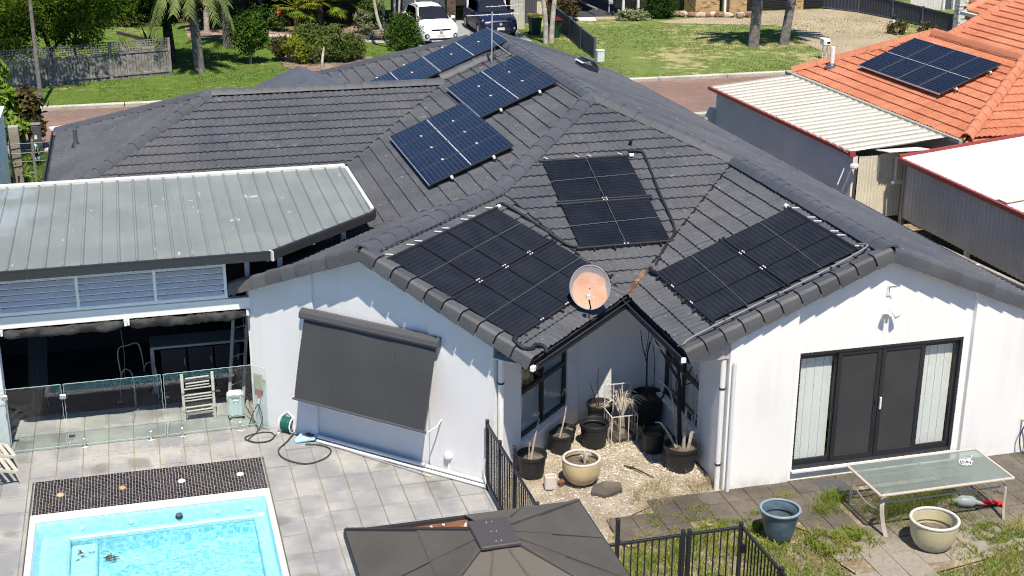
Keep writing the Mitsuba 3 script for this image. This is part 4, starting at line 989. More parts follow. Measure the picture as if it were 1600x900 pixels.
part(k, 'pipe', MB().tube([fF(-2.1, 6.66, 0), fF(-2.1, 6.66, .12)], .03, 10), 'm_black_rubber'); part(k, 'cap', MB().lathe([(.045, 0), (.045, .03), (0, .04)], fF(-2.1, 6.66, .12), 10), 'm_black_rubber')
# ================================================================== PATIO ROOF AND POOL SIDE
def c_patio(p, n, uv):
    t = fbm(p.x*1.5, p.y*1.5, 0.0, 3); g = noise(p.x*25, p.y*25, 0.0); w = noise(p.x*9, p.y*.8, 1.0)
    c = mix((0.185, 0.208, 0.200), (0.22, 0.24, 0.232), dr.clip((t - .3)*2, 0, 1))
    d = smoothstep(.90, .96, noise(p.x*13 + 3, p.y*4.2, 4.0))*smoothstep(.56, .68, fbm(p.x*1.1, p.y*1.1, 9.0, 2))
    left = smoothstep(-13.0, -14.2, p.x)*smoothstep(5.0, 7.4, p.y)
    return mix(mix(c, (0.62, 0.62, 0.60), d*.6), (0.30, 0.36, 0.40), left*.5*smoothstep(.35, .6, t))*(.93 + .05*g + .07*w)
flat('patio_sheet', proc(c_patio), .5, spec=.4)
patio = thing('patio_roof', 'grey-green metal sheet patio roof with dark fascia over the pale louvre screen', 'patio roof')
zf, zs = 3.385, .020
pz = lambda y: zf + zs*(y - 4.0)
OUT = Polygon([(-18.5, 3.98), (-9.56, 4.02), (-7.48, 5.86), (-7.48, 9.12), (-18.5, 9.05)])
v, f = sheet(OUT, 0); v[:, 2] = [pz(y) for x, y, _ in v]
m = MB().add(v, f); v2 = v.copy(); v2[:, 2] -= .02; m.add(v2, np.asarray(f)[:, ::-1]); part(patio, 'sheeting', m, 'm_patio_sheet')
xs = np.arange(-18.3, -7.5, .297)
for i, x in enumerate(xs):
    y0 = 4.0 if x < -9.56 else 4.02 + (x + 9.56)*(1.84/2.08) + .02; y1 = 9.06
    m = MB(); prof = [(-.030, 0), (-.014, .034), (.014, .034), (.030, 0)]
    m.loft([[V3(x + a, y, pz(y) + .001 + b) for a, b in prof] for y in (y0, y1)]); part(patio, 'rib', m, 'm_patio_sheet')
flat('flashing', (0.62, 0.63, 0.62), .4)
part(patio, 'back_flashing', MB().box((-12.99, 9.10, pz(9.1) + .02), (11.0, .16, .06), None, .006), 'm_flashing')
part(patio, 'side_flashing', MB().box((-7.47, 7.48, pz(7.5) + .015), (.07, 3.2, .07), None, .006), 'm_flashing')
def fascia(a, b, name='gutter'):
    a, b = V3(*a), V3(*b); part(patio, name, MB().beam(a + [0, 0, -.06], b + [0, 0, -.06], .10, .155, ch=.012), 'm_gutter'); part(patio, 'gutter_lip', MB().beam(a + [0, 0, .02] - V3(0, .04, 0), b + [0, 0, .02] - V3(0, .04, 0), .03, .02), 'm_gutter')
fascia((-18.5, 3.94, zf), (-9.56, 3.97, zf)); fascia((-9.56, 3.97, zf), (-7.46, 5.82, pz(5.8)))
part(patio, 'gutter', MB().box((-7.44, 7.45, pz(7.4) - .06), (.06, 3.3, .15)), 'm_gutter')
part(patio, 'gutter_joint', MB().box((-9.55, 3.93, zf - .05), (.03, .12, .17), rotz(.4)), 'm_flashing')
# posts and beams
part(patio, 'beam', MB().box((-14.2, 4.49, 2.335), (8.56, .12, .21), None, .006), 'm_white_paint', label='white front beam under the louvres')
part(patio, 'beam', MB().box((-14.1, 4.49, 3.225), (7.6, .10, .14), None, .006), 'm_pale_blue_paint')
part(patio, 'beam', MB().beam((-9.62, 4.12, 3.24), (-7.6, 5.95, 3.26), .06, .12), 'm_pale_blue_paint')
part(patio, 'beam', MB().beam((-10.2, 4.49, 3.2), (-9.45, 4.30, 3.22), .06, .16), 'm_pale_blue_paint')
for px, py in ((-9.35, 4.65), (-8.05, 5.75), (-7.6, 8.9)): part(patio, 'post', MB().box((px, py, 2.75), (.09, .09, 1.1)), 'm_pale_blue_paint')
part(patio, 'post', MB().box((-14.33, 4.62, 1.12), (.32, .34, 2.24), None, .01), 'm_wall_grey', label='pale grey rendered pier at the left')
part(patio, 'post', MB().box((-9.93, 4.62, 1.6), (.08, .08, 3.2)), 'm_white_trim')
# louvre screen
flat('louvre', (0.88, 0.89, 0.90), .45); flat('louvre_back', (0.07, 0.08, 0.10), .8)
lou = thing('louvre_screen', 'pale blue-white louvre screen of long horizontal blades under the patio roof', 'louvre screen')
lx0, lx1, lz0, lz1 = -17.6, -10.30, 2.46, 3.14
fr = MB(); fr.box(((lx0 + lx1)/2, 4.46, lz0 + .025), (lx1 - lx0, .07, .05), None, .004); fr.box(((lx0 + lx1)/2, 4.46, lz1 - .025), (lx1 - lx0, .07, .05), None, .004)
part(lou, 'frame', fr, 'm_pale_blue_paint')
for x in (lx1 - .03, -11.52, -12.80, -14.08, -15.36): part(lou, 'stile', MB().box((x, 4.455, (lz0 + lz1)/2), (.05, .075, lz1 - lz0 - .102), None, .004), 'm_pale_blue_paint')
part(lou, 'gap_shade', MB().box(((lx0 + lx1)/2, 4.56, (lz0 + lz1)/2), (lx1 - lx0, .01, lz1 - lz0)), 'm_louvre_back')  # dark sheet added behind the blades to imitate shade in the gaps
nb = 6
for i in range(nb):
    z_ = lz0 + .08 + i*(lz1 - lz0 - .15)/(nb - 1)
    a = .55; R = np.array([[1, 0, 0], [0, math.cos(a), -math.sin(a)], [0, math.sin(a), math.cos(a)]])
    part(lou, 'blade', MB().box(((lx0 + lx1)/2, 4.475, z_), (lx1 - lx0 - .02, .110, .014), R, .003), 'm_louvre')
# rolled up shade cloth under the beam
flat('shade_cloth', pick((0.012, 0.012, 0.013), (0.06, 0.06, 0.06), 8., 90., .7), .8)
def rolled(x0, x1, label):
    k = thing('shade_blind', label, 'blind'); n = 34; rings = []; rg = np.random.default_rng(int(-x0*10))
    for i in range(n + 1):
        t = i/n; x = x0 + (x1 - x0)*t; sag = .015*math.sin(PI*t) + .008*math.sin(t*17); r = .085 + .008*math.sin(t*23 + 1) + .006*rg.normal()
        if t < .03 or t > .97: r *= .75
        rings.append([(x, 4.44 + r*.8*math.cos(a) + .004*rg.normal(), 2.135 - sag + r*math.sin(a) + .004*rg.normal()) for a in np.linspace(0, 2*PI, 13)[:-1]])
    m = MB().loft(rings); part(k, 'roll', m, 'm_shade_cloth', smooth=True)
    part(k, 'bracket', MB().box((x1 + .04, 4.43, 2.17), (.05, .10, .11), None, .006), 'm_white_trim')
    part(k, 'bracket', MB().box((x0 - .03, 4.43, 2.17), (.04, .09, .10), None, .006), 'm_white_trim')
    part(k, 'cord', MB().tube(chain([(x1 - .05, 4.40, 2.06), (x1 - .03, 4.39, 1.6), (x1 - .06, 4.40, 1.15)]), .006, 5), 'm_black_rubber')
rolled(-14.05, -12.10, 'rolled black shade blind at the left under the white patio beam')
rolled(-11.98, -10.02, 'rolled black shade blind at the right under the white patio beam')
# dim patio interior: back and side walls, floor stays the deck
inn = thing('patio_room', 'dark rendered walls at the back of the covered patio', 'wall')
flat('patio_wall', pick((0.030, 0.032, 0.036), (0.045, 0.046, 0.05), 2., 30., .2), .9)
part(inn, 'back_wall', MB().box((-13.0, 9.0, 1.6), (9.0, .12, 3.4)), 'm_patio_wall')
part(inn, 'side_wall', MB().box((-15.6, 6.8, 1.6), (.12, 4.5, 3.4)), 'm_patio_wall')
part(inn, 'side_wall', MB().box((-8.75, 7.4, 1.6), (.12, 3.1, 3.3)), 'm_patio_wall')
part(inn, 'floor_shade_sheet', MB().box((-12.3, 7.35, .012), (6.3, 3.2, .016)), 'm_patio_wall')  # near-black sheet over the pavers, standing for shade on the deck
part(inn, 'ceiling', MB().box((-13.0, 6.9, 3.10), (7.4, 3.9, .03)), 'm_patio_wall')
# counter with pale edge, seen in the gloom
k = thing('counter', 'patio counter with a pale edged top and dark doors in the shade', 'counter')
flat('grey_edge', (0.30, 0.31, 0.31), .5)
part(k, 'top', MB().box((-10.75, 6.55, .93), (1.9, .6, .05), None, .006), 'm_grey_edge'); part(k, 'leg', MB().box((-11.67, 6.55, .45), (.07, .6, .90)), 'm_grey_edge')
for x in (-11.28, -10.78, -10.28): part(k, 'door', MB().box((x, 6.27, .47), (.47, .025, .82), None, .004), 'm_interior_dark'); part(k, 'handle', MB().box((x + .19, 6.25, .62), (.02, .02, .13)), 'm_grey_edge')
k = thing('ladder', 'grey ladder leaning in the right corner of the covered patio', 'ladder')
la, lb_ = V3(-10.25, 5.2, 0), V3(-9.98, 5.7, 2.1)
for o_ in (-.17, .17): part(k, 'rail', MB().beam(la + [o_*.8, o_*.5, 0], lb_ + [o_*.8, o_*.5, 0], .06, .025), 'm_grey_edge')
for t_ in np.linspace(.1, .95, 8): c_ = la + (lb_ - la)*t_; part(k, 'rung', MB().tube([c_ - V3(.136, .085, 0), c_ + V3(.136, .085, 0)], .014, 6), 'm_grey_edge')
def patio_chair(x, y, rz, label):
    k = thing('dining_chair', label, 'chair'); R = rotz(rz); P = lambda a, b, c: V3(x, y, 0) + R @ V3(a, b, c)
    for sx in (-.24, .24): part(k, 'frame', MB().tube(chain([P(sx, -.25, 0), P(sx, -.22, .62), P(sx, .05, .66), P(sx, .25, .42), P(sx, .32, .0)]), .013, 7), 'm_grey_edge', smooth=50)
    part(k, 'back', MB().tube(chain([P(-.24, .2, .4), P(-.22, .30, .95), P(0, .31, 1.0), P(.22, .30, .95), P(.24, .2, .4)]), .013, 7), 'm_grey_edge', smooth=50)
    part(k, 'seat', MB().box(P(0, 0, .43), (.46, .46, .03), R, .01), 'm_patio_wall')
patio_chair(-11.95, 6.1, .5, 'grey framed chair standing in the shade beside the patio counter')
k = thing('exercise_bench', 'dark padded bench tilted at the left of the covered patio', 'bench')
part(k, 'pad', MB().box((-13.75, 6.6, .75), (.34, 1.3, .07), np.array([[1, 0, 0], [0, math.cos(.5), -math.sin(.5)], [0, math.sin(.5), math.cos(.5)]]), .02), 'm_awning_hood')
for a_, b_ in (((-13.9, 6.1, 0), (-13.75, 6.4, .7)), ((-13.6, 6.1, 0), (-13.75, 6.4, .7)), ((-13.75, 7.2, 0), (-13.75, 7.0, .95))): part(k, 'leg', MB().tube([a_, b_], .025, 8), 'm_dark_metal')
# ---- glass pool fence
flat('glass_edge', (0.42, 0.60, 0.56), .15)
gf = thing('glass_pool_fence', 'frameless glass pool fence on steel spigots before the covered patio', 'glass fence')
def pane(p0, p1, z0=.06, z1=1.21, gate=False):
    a, b = V3(*p0, 0), V3(*p1, 0); x = unit(b - a); L = np.linalg.norm(b - a)
    k = part(gf, 'gate' if gate else 'panel', MB().quad(a + [0, 0, z0], b + [0, 0, z0], b + [0, 0, z1], a + [0, 0, z1]), 'm_glass_tint')
    e = MB(); e.beam(a + [0, 0, z1 + .003], b + [0, 0, z1 + .003], .012, .006); e.beam(a + [0, 0, z0 - .003], b + [0, 0, z0 - .003], .012, .006)
    for q in (a, b): e.box(q + [0, 0, (z0 + z1)/2], (.006, .012, z1 - z0))
    part(k, 'edge', e, 'm_glass_edge'); return k
flat('steel', (0.60, 0.60, 0.58), .3, metallic=.8)
def spigot(x, y):
    m = MB(); m.box((x, y, .085), (.045, .05, .17), None, .008); m.box((x, y, .006), (.10, .10, .012), None, .003); part(gf, 'spigot', m, 'm_steel')
pane((-18.0, 4.22), (-14.17, 4.24)); g_ = pane((-14.12, 4.24), (-13.22, 4.24), gate=True); pane((-13.18, 4.24), (-11.55, 4.25)); pane((-11.51, 4.25), (-9.97, 4.30))
for x in (-12.93, -11.80, -11.26, -10.25): spigot(x, 4.245)
for x in (-14.145, -13.20): part(gf, 'latch', MB().box((x, 4.20, 1.0 if x > -14 else 1.08), (.11, .05, .09), None, .012), 'm_steel')
pane((-9.97, 4.30), (-9.76, 4.08), .06, 1.2)

# ---- things by the pool
flat('beige_plastic', (0.52, 0.49, 0.43), .5)
flat('aqua_plastic', (0.62, 0.70, 0.67), .45)
flat('hose', (0.045, 0.055, 0.055), .5)
k = thing('folding_chair', 'beige folding garden chair standing closed behind the glass pool fence', 'folding chair')
cx, cy = -10.92, 4.86; tl = .10
Pc = lambda x, z, y=0: V3(cx + x, cy + y + tl*z, z)
for sx in (-.27, .27):
    part(k, 'leg', MB().beam(Pc(sx, .0, -.05), Pc(sx, .55, -.05), .05, .03, (0, 1, 0), .005), 'm_beige_plastic'); part(k, 'armrest', MB().beam(Pc(sx, .56, -.08), Pc(sx, .92, -.06), .055, .035, (0, 1, 0), .008), 'm_beige_plastic')
for i, z_ in enumerate((.12, .19, .27, .38, .44, .50, .60, .66, .72, .80)):
    part(k, 'slat', MB().tube([Pc(-.24 + .03*(i > 6), z_, -.02*(i % 3)), Pc(.24 - .03*(i > 6), z_ + .02, -.02*(i % 3))], .016, 7), 'm_beige_plastic')
part(k, 'seat', MB().box(Pc(0, .34, .04), (.44, .03, .34), None, .01), 'm_mesh_screen', label='dark woven seat')
k = thing('pool_equipment_case', 'pale aqua plastic case with a handle beside the folding chair', 'plastic case')
m = MB(); m.box((-10.27, 4.80, .28), (.31, .20, .50), rotz(-.08), .05); part(k, 'body', m, 'm_aqua_plastic', smooth=30)
part(k, 'handle', MB().box((-10.275, 4.685, .47), (.15, .03, .05), rotz(-.08), .01), 'm_beige_plastic'); part(k, 'ridge', MB().box((-10.27, 4.69, .25), (.07, .025, .30), rotz(-.08), .008), 'm_aqua_plastic'); part(k, 'latch', MB().box((-10.27, 4.685, .38), (.1, .03, .03), rotz(-.08), .006), 'm_white_trim')
for sx in (-.12, .12): part(k, 'wheel', MB().tube([(-10.27 + sx - .02, 4.72, .045), (-10.27 + sx + .02, 4.72, .045)], .045, 12), 'm_dark_metal')
def lounger(ox, oy, label):
    k = thing('deck_chair', label, 'deck chair'); P = lambda a, b, c: V3(ox, oy, 0) + rotz(.35) @ V3(a, b, c)
    for sy in (-.28, .28):
        part(k, 'frame', MB().beam(P(-.5, sy, .62), P(.45, sy, .22), .035, .05, (0, 0, 1), .005), 'm_beige_plastic'); part(k, 'leg', MB().beam(P(.42, sy, .26), P(.5, sy, .0), .03, .04, (1, 0, 0), .005), 'm_beige_plastic'); part(k, 'leg', MB().beam(P(-.2, sy, .5), P(-.1, sy, .0), .03, .04, (1, 0, 0), .005), 'm_beige_plastic')
        part(k, 'armrest', MB().beam(P(-.35, sy*1.1, .62), P(.2, sy*1.1, .58), .05, .025, ch=.006), 'm_beige_plastic')
    for t_ in np.linspace(0, 1, 9): part(k, 'slat', MB().beam(P(-.5 + .95*t_, -.26, .64 - .4*t_), P(-.5 + .95*t_, .26, .64 - .4*t_), .06, .012), 'm_beige_plastic' if t_ > .5 else 'm_mesh_screen')
lounger(-14.48, 3.15, 'beige slatted deck chair at the left edge by the mosaic spillway')
lounger(-14.55, 3.75, 'second beige deck chair, stacked behind the first at the left edge')
# hose reel, hose, vacuum head, net and poles
k = thing('hose_reel', 'green hose wound on a small white reel at the foot of the grey gable', 'hose reel')
hr = V3(-9.42, 3.92, .0); hx = unit([.75, -.65, 0]); R_h = basis(hx, np.cross([0, 0, 1], hx), V3(0, 0, 1))
flat('green_hose', (0.015, 0.12, 0.095), .4)
for t_ in np.linspace(-.085, .085, 6): part(k, 'hose_coil', MB().tube([hr + hx*t_ + R_h[:, 1]*.12*math.cos(a) + [0, 0, .17 + .12*math.sin(a)] for a in np.linspace(0, 2*PI, 25)], .016, 6, False), 'm_green_hose', smooth=50)
for t_ in (-.12, .12):
    part(k, 'flange', MB().tube([hr + hx*t_ + R_h[:, 1]*.145*math.cos(a) + [0, 0, .17 + .145*math.sin(a)] for a in np.linspace(0, 2*PI, 25)], .013, 6, False), 'm_white_paint'); part(k, 'spoke', MB().beam(hr + hx*t_ + [0, 0, .03], hr + hx*t_ + [0, 0, .31], .02, .01), 'm_white_paint'); part(k, 'foot', MB().beam(hr + hx*t_*1.1 - R_h[:, 1]*.13 + [0, 0, .012], hr + hx*t_*1.1 + R_h[:, 1]*.13 + [0, 0, .012], .025, .02), 'm_white_paint')
part(k, 'handle', MB().tube([hr - hx*.12 + [0, 0, .3], hr + [0, 0, .40], hr + hx*.12 + [0, 0, .3]], .012, 6), 'm_white_paint')
k = thing('garden_hose', 'dark garden hose looped on the pavers beside the pool spillway', 'hose')
part(k, 'tube', MB().tube(chain([(-9.36, 3.75, .05), (-9.5, 3.5, .02), (-9.68, 3.2, .018), (-9.62, 2.85, .018), (-9.30, 2.56, .018), (-8.95, 2.68, .018), (-8.80, 2.98, .018), (-8.95, 3.22, .018), (-9.2, 3.30, .03)], 10), .014, 7), 'm_hose', smooth=50)
k = thing('garden_hose', 'thin hose coiled by the corner of the glass pool fence', 'hose')
part(k, 'tube', MB().tube(chain([(-10.1, 4.7, .25), (-10.0, 4.45, .10), (-9.95, 4.1, .02), (-10.15, 3.75, .015), (-9.95, 3.6, .015), (-9.72, 3.7, .015), (-9.72, 3.95, .015), (-9.95, 4.0, .016), (-10.2, 3.85, .02), (-10.05, 3.62, .025), (-9.8, 3.6, .03), (-9.65, 3.85, .02)], 8), .011, 6), 'm_hose', smooth=50)
k = thing('pool_brush', 'stained plastic scoop hanging on the corner of the grey gable wall', 'scoop')
flat('old_plastic', (0.50, 0.46, 0.34), .6); flat('orange', (0.62, 0.16, 0.05), .5)
wc = WR + nL*4.85 - dL*.05
part(k, 'blade', MB().box(wc + [0, 0, .86], (.20, .03, .30), basis(nL, -dL, V3(0, 0, 1)), .012), 'm_old_plastic'); part(k, 'socket', MB().tube([wc + [0, 0, .72], wc + [0, 0, .55]], [.035, .025], 10), 'm_orange'); part(k, 'neck', MB().tube([wc + [0, 0, .58], wc - dL*.03 + [0, 0, .45]], .02, 8), 'm_white_trim')
part(k, 'hose_tail', MB().tube(chain([wc - dL*.03 + [0, 0, .46], wc - dL*.06 - nL*.1 + [0, 0, .2], wc - dL*.2 - nL*.12 + [0, 0, .03]]), .01, 6), 'm_hose'); part(k, 'hose_tail', MB().tube(chain([wc - dL*.03 + [0, 0, .46], wc - dL*.05 + nL*.12 + [0, 0, .25], wc - dL*.15 + nL*.15 + [0, 0, .03]]), .01, 6), 'm_hose')
k = thing('pool_vacuum', 'light blue triangular pool vacuum head lying at the foot of the gable', 'pool vacuum head')
flat('light_blue', (0.38, 0.66, 0.82), .4); flat('leafy_brown', (0.16, 0.08, 0.05), .8)
vt = V3(-9.08, 3.55, .0); fr_ = [(-.28, -.12, .035), (-.05, .20, .10), (.12, .22, .17), (.17, .0, .13), (.05, -.14, .06), (-.28, -.12, .035)]
part(k, 'frame', MB().tube([vt + V3(*q) for q in fr_], .032, 8), 'm_light_blue', smooth=40); part(k, 'net', MB().poly([vt + V3(a, b, c - .03) for a, b, c in fr_[:-1]]), 'm_white_trim'); part(k, 'debris', litter(vt + [.0, .02, .085], 30, .045, .05, 5), 'm_leafy_brown'); part(k, 'socket', MB().tube([vt + [.16, -.02, .1], vt + [.28, -.10, .06]], .025, 10), 'm_light_blue')
k = thing('telescopic_pole', 'silver telescopic pool pole lying on the pavers along the gable', 'pole')
part(k, 'tube', MB().tube([(-8.95, 3.36, .03), (-8.0, 2.30, .022)], .018, 10), 'm_alu', smooth=40); part(k, 'inner_tube', MB().tube([(-8.0, 2.30, .022), (-7.34, 1.56, .018)], .013, 10), 'm_alu', smooth=40); part(k, 'grip', MB().tube([(-7.42, 1.65, .019), (-7.32, 1.54, .018)], .018, 10), 'm_old_plastic')
k = thing('pool_brush', 'pole with a light blue brush clip lying nearest the white foot pipes', 'brush')
part(k, 'tube', MB().tube([(-8.78, 3.24, .05), (-7.85, 2.36, .04), (-7.05, 1.60, .02)], .014, 8), 'm_white_trim', smooth=40); part(k, 'band', MB().tube([(-7.98, 2.49, .041), (-7.88, 2.39, .04)], .020, 8), 'm_rusty'); part(k, 'clip', MB().box((-7.72, 2.22, .045), (.16, .05, .05), rotz(-.8), .012), 'm_light_blue'); part(k, 'clip', MB().box((-7.55, 2.08, .04), (.12, .05, .05), rotz(-.8), .012), 'm_light_blue')
# ================================================================== YARD: FENCES, GAZEBO, TABLE, POTS
flat('fence_black', (0.020, 0.022, 0.027), .4)
def bar_fence(k, a, b, h=1.18, step=.10, posts=(), tall=(), ph=1.24):
    a, b = V3(*a, 0), V3(*b, 0); x = unit(b - a); L = np.linalg.norm(b - a)
    for z_ in (h, .12): part(k, 'rail', MB().beam(a + [0, 0, z_], b + [0, 0, z_], .040, .038, ch=.004), 'm_fence_black')
    n = round(L/step)
    for i in range(1, n):
        q = a + x*i*L/n; part(k, 'picket', MB().box(q + [0, 0, (h + .12)/2], (.016, .016, h - .15)), 'm_fence_black')
    for t in posts:
        q = a + x*t; hh = 1.55 if t in tall else ph
        p_ = part(k, 'post', MB().box(q + [0, 0, hh/2 - .03], (.052, .052, hh + .06), None, .005), 'm_fence_black'); part(p_, 'cap', MB().box(q + [0, 0, hh + .008], (.060, .060, .016), None, .004), 'm_fence_black')
pf = thing('bar_fence', 'black tubular bar fence running from the grey gable corner towards the gazebo', 'fence')
bar_fence(pf, (-6.52, .92), (-6.52, -3.25), posts=(0.02, .82, 1.68, 2.9, 4.1), tall=(1.68,))
part(pf, 'cable', MB().tube(chain([(-6.56, .9, .55), (-6.57, .93, .3), (-6.55, .88, .15), (-6.56, .93, .02)]), .012, 6), 'm_white_trim')
pf = thing('bar_fence', 'black tubular bar fence with a corner in the grass at the bottom of the garden', 'fence')
bar_fence(pf, (-5.76, -3.26), (-3.93, -3.26), posts=(.0, .96, 1.05, 1.82), tall=(.0,))
bar_fence(pf, (-3.92, -3.30), (-3.92, -6.0), posts=(1.2, 2.4))
bar_fence(pf, (-6.5, -3.27), (-5.80, -3.27))
part(pf, 'latch', MB().box((-3.90, -3.30, .86), (.07, .08, .12), None, .01), 'm_fence_black')
# ---- gazebo
gz = thing('gazebo', 'weathered brown metal gazebo roof with a missing back panel by the pool', 'gazebo')
flat('gazebo', pick((0.074, 0.069, 0.062), (0.096, 0.089, 0.080), 1.6, 40., .15), .65, spec=.3)
flat('gazebo_edge', (0.035, 0.032, 0.034), .6); flat('gazebo_plate', (0.070, 0.064, 0.066), .6); flat('gazebo_tan', (0.115, 0.104, 0.09), .7)
flat('ledger', pick((0.12, 0.05, 0.03), (0.26, 0.12, 0.07), 6., 50., .5), .9)
gx0, gx1, gy0, gy1, ze_, cz_ = -9.56, -6.62, -7.06, -4.12, 2.40, 2.97
ctr = V3((gx0 + gx1)/2 + .0, (gy0 + gy1)/2, cz_); cor = {'bl': V3(gx0, gy1, ze_), 'br': V3(gx1, gy1, ze_), 'fr': V3(gx1, gy0, ze_), 'fl': V3(gx0, gy0, ze_)}
def gz_face(a, b, skip=(), nstrip=4, name='panel', matn='m_gazebo'):
    """triangular roof face from eave a-b to the centre in lapped strips, two tiers"""
    top = .12
    w = unit(np.cross(b - a, ctr - a)); w = w if w[2] > 0 else -w
    for tier, (t0, t1) in enumerate(((0.0, .52), (.50, .86))):
        for i in range(nstrip):
            if (tier, i) in skip: continue
            f0, f1 = i/nstrip, (i + 1)/nstrip + (.012 if i < nstrip - 1 else 0)
            e = lambda f, t: (a + (b - a)*f)*(1 - t) + ctr*t
            up = w*(.016*tier + .006*(i % 2) + .004)
            q = [e(f0, t0) + up, e(f1, t0) + up, e(f1, t1) + up, e(f0, t1) + up]
            m = MB(); m.loft([[q[0], q[1], q[2], q[3]], [p - w*.008 for p in q]]); part(gz, name, m, matn)
    for i in range(1, nstrip):
        e0 = a + (b - a)*i/nstrip; p0 = e0*1.0; p1 = e0*.14 + ctr*.86
        if any(s[1] in (i, i - 1) for s in skip) and i < nstrip/2 + .6: continue
        part(gz, 'seam', MB().beam(p0 + w*.016, p1 + w*.030, .022, .012, w), 'm_gazebo')
gz_face(cor['fl'], cor['bl'], nstrip=2); gz_face(cor['br'], cor['fr'], nstrip=3); gz_face(cor['bl'], cor['br'], skip=((0, 0), (0, 1), (1, 0), (1, 1)), nstrip=4); gz_face(cor['fr'], cor['fl'], nstrip=3, matn='m_gazebo_tan')
for n_ in ('bl', 'br', 'fr', 'fl'):
    part(gz, 'hip_bar', MB().beam(cor[n_] + [0, 0, .012], cor[n_]*.16 + ctr*.84 + [0, 0, .03], .05, .03), 'm_gazebo_edge' if n_ in ('bl',) else 'm_gazebo')
for a_, b_ in (('bl', 'br'), ('br', 'fr'), ('fr', 'fl'), ('fl', 'bl')):
    part(gz, 'eave_beam', MB().beam(cor[a_] + [0, 0, -.05], cor[b_] + [0, 0, -.05], .05, .08), 'm_gazebo_edge')
part(gz, 'ledger', MB().beam(V3(gx0 + .35, gy1 - .22, ze_ - .03), V3(gx1 - 1.1, gy1 - .22, ze_ - .0), .16, .05), 'm_ledger', label='exposed rust-brown inner batten')
part(gz, 'inner_beam', MB().beam(V3(gx0 + .2, gy1 - .5, ze_ + .0), V3(gx1 - .9, gy1 - .45, ze_ + .02), .08, .08), 'm_gazebo_edge')
rg = np.random.default_rng(4)
for i in range(9): part(gz, 'fastener', MB().box((gx0 + .55 + .15*i + rg.normal(0, .05), gy1 - .21 + rg.normal(0, .04), ze_ + .005 + .002*i), (.035, .03, .02), rotz(rg.uniform(0, 3)), .006), 'm_white_trim')
part(gz, 'top_plate', MB().box(ctr + [0.0, .03, -.035], (.46, .62, .05), np.array([[1, 0, 0], [0, 1, 0], [0, 0, 1]]) @ rotz(.02), .012), 'm_gazebo_plate', label='dark top plate with rivets')
for sy in (-.3, .05, .4):
    for sx in (-.03, .03): part(gz, 'rivet', MB().lathe([(.010, 0), (.007, .008), (0, .01)], ctr + [sx, sy*.62, -.012], 8), 'm_alu')
for n_ in cor: c_ = cor[n_]; d_ = unit((ctr - c_)*[1, 1, 0]); part(gz, 'post', MB().box(c_ + d_*.25 + [0, 0, -1.25 - .03], (.08, .08, 2.35), None, .006), 'm_gazebo_edge')
# ---- glass topped garden table
tb = thing('garden_table', 'long beige metal garden table with a frosted glass top beside the sliding door', 'table')
flat('taupe', (0.50, 0.44, 0.38), .45)
mat('frosted', {'type': 'blendbsdf', 'weight': .42, 'a': {'type': 'thindielectric', 'int_ior': 1.5, 'specular_transmittance': rgb(0.70, 0.78, 0.77)}, 'b': {'type': 'twosided', 'c': {'type': 'principled', 'base_color': rgb(0.30, 0.37, 0.36), 'roughness': .25, 'specular': .5}}})
tx0, tx1, ty0, ty1, tz = -1.09, 1.24, -2.13, -1.07, .70
for a_, b_ in (((tx0, ty0), (tx1, ty0)), ((tx0, ty1), (tx1, ty1))): part(tb, 'edge', MB().beam(V3(*a_, tz), V3(*b_, tz), .045, .035, ch=.008), 'm_taupe')
for a_, b_ in (((tx0, ty0), (tx0, ty1)), ((tx1, ty0), (tx1, ty1))): part(tb, 'edge', MB().beam(V3(*a_, tz - .002), V3(*b_, tz - .002), .045, .034, ch=.008), 'm_taupe')
part(tb, 'crossbar', MB().beam(V3(.12, ty0, tz - .02), V3(.08, ty1, tz - .02), .035, .02), 'm_taupe')
part(tb, 'glass_top', MB().quad((tx0, ty0, tz + .010), (tx1, ty0, tz + .010), (tx1, ty1, tz + .010), (tx0, ty1, tz + .010)), 'm_frosted')
for lx, sx in ((tx0, 1), (tx1, -1)):
    for ly, sy in ((ty0, 1), (ty1, -1)):
        pts = chain([(lx + .28*sx, ly + .16*sy, tz - .02), (lx + .16*sx, ly + .12*sy, tz - .05), (lx + .08*sx, ly + .06*sy, .50), (lx + .10*sx, ly + .02*sy, .22), (lx + .13*sx, ly - .06*sy, 0)])
        m = MB(); wd = [.05]*len(pts); rings = []
        for i, p in enumerate(pts):
            rings.append([p + V3(-.030*sx, .02*sy, 0), p + V3(.022*sx, -.02*sy, 0), p + V3(.030*sx, -.006*sy, 0), p + V3(-.020*sx, .034*sy, 0)])
        m.loft(rings); part(tb, 'leg', m, 'm_taupe')
for ly in (ty0 + .10, ty1 - .1): part(tb, 'stretcher', MB().tube([(tx0 + .16, ly, .52), (0, ly + .02, .50), (tx1 - .16, ly, .52)], .014, 8), 'm_taupe', smooth=50)
for lx in (tx0 + .09, tx1 - .09): part(tb, 'stretcher', MB().tube(chain([(lx, ty0 + .1, .38), (lx, (ty0 + ty1)/2, .30), (lx, ty1 - .1, .38)]), .012, 8), 'm_taupe', smooth=50)
k = thing('rope_coil', 'loose coil of white cord lying on the glass garden table', 'cord')
a_ = np.linspace(0, 2*PI*2.6, 70); cpts = np.c_[.78 + (.13 - .006*a_)*np.cos(a_) + .01*np.sin(3*a_), -1.5 + (.12 - .005*a_)*np.sin(a_), tz + .020 + .0016*a_]
part(k, 'cord', MB().tube(np.vstack([cpts, [[.84, -1.42, tz + .03], [.95, -1.38, tz + .022], [1.02, -1.30, tz + .02]]]), .009, 6), 'm_white_trim', smooth=50)
k = thing('plastic_bottle', 'pale plastic bottle with a green cap lying under the right end of the table', 'bottle')
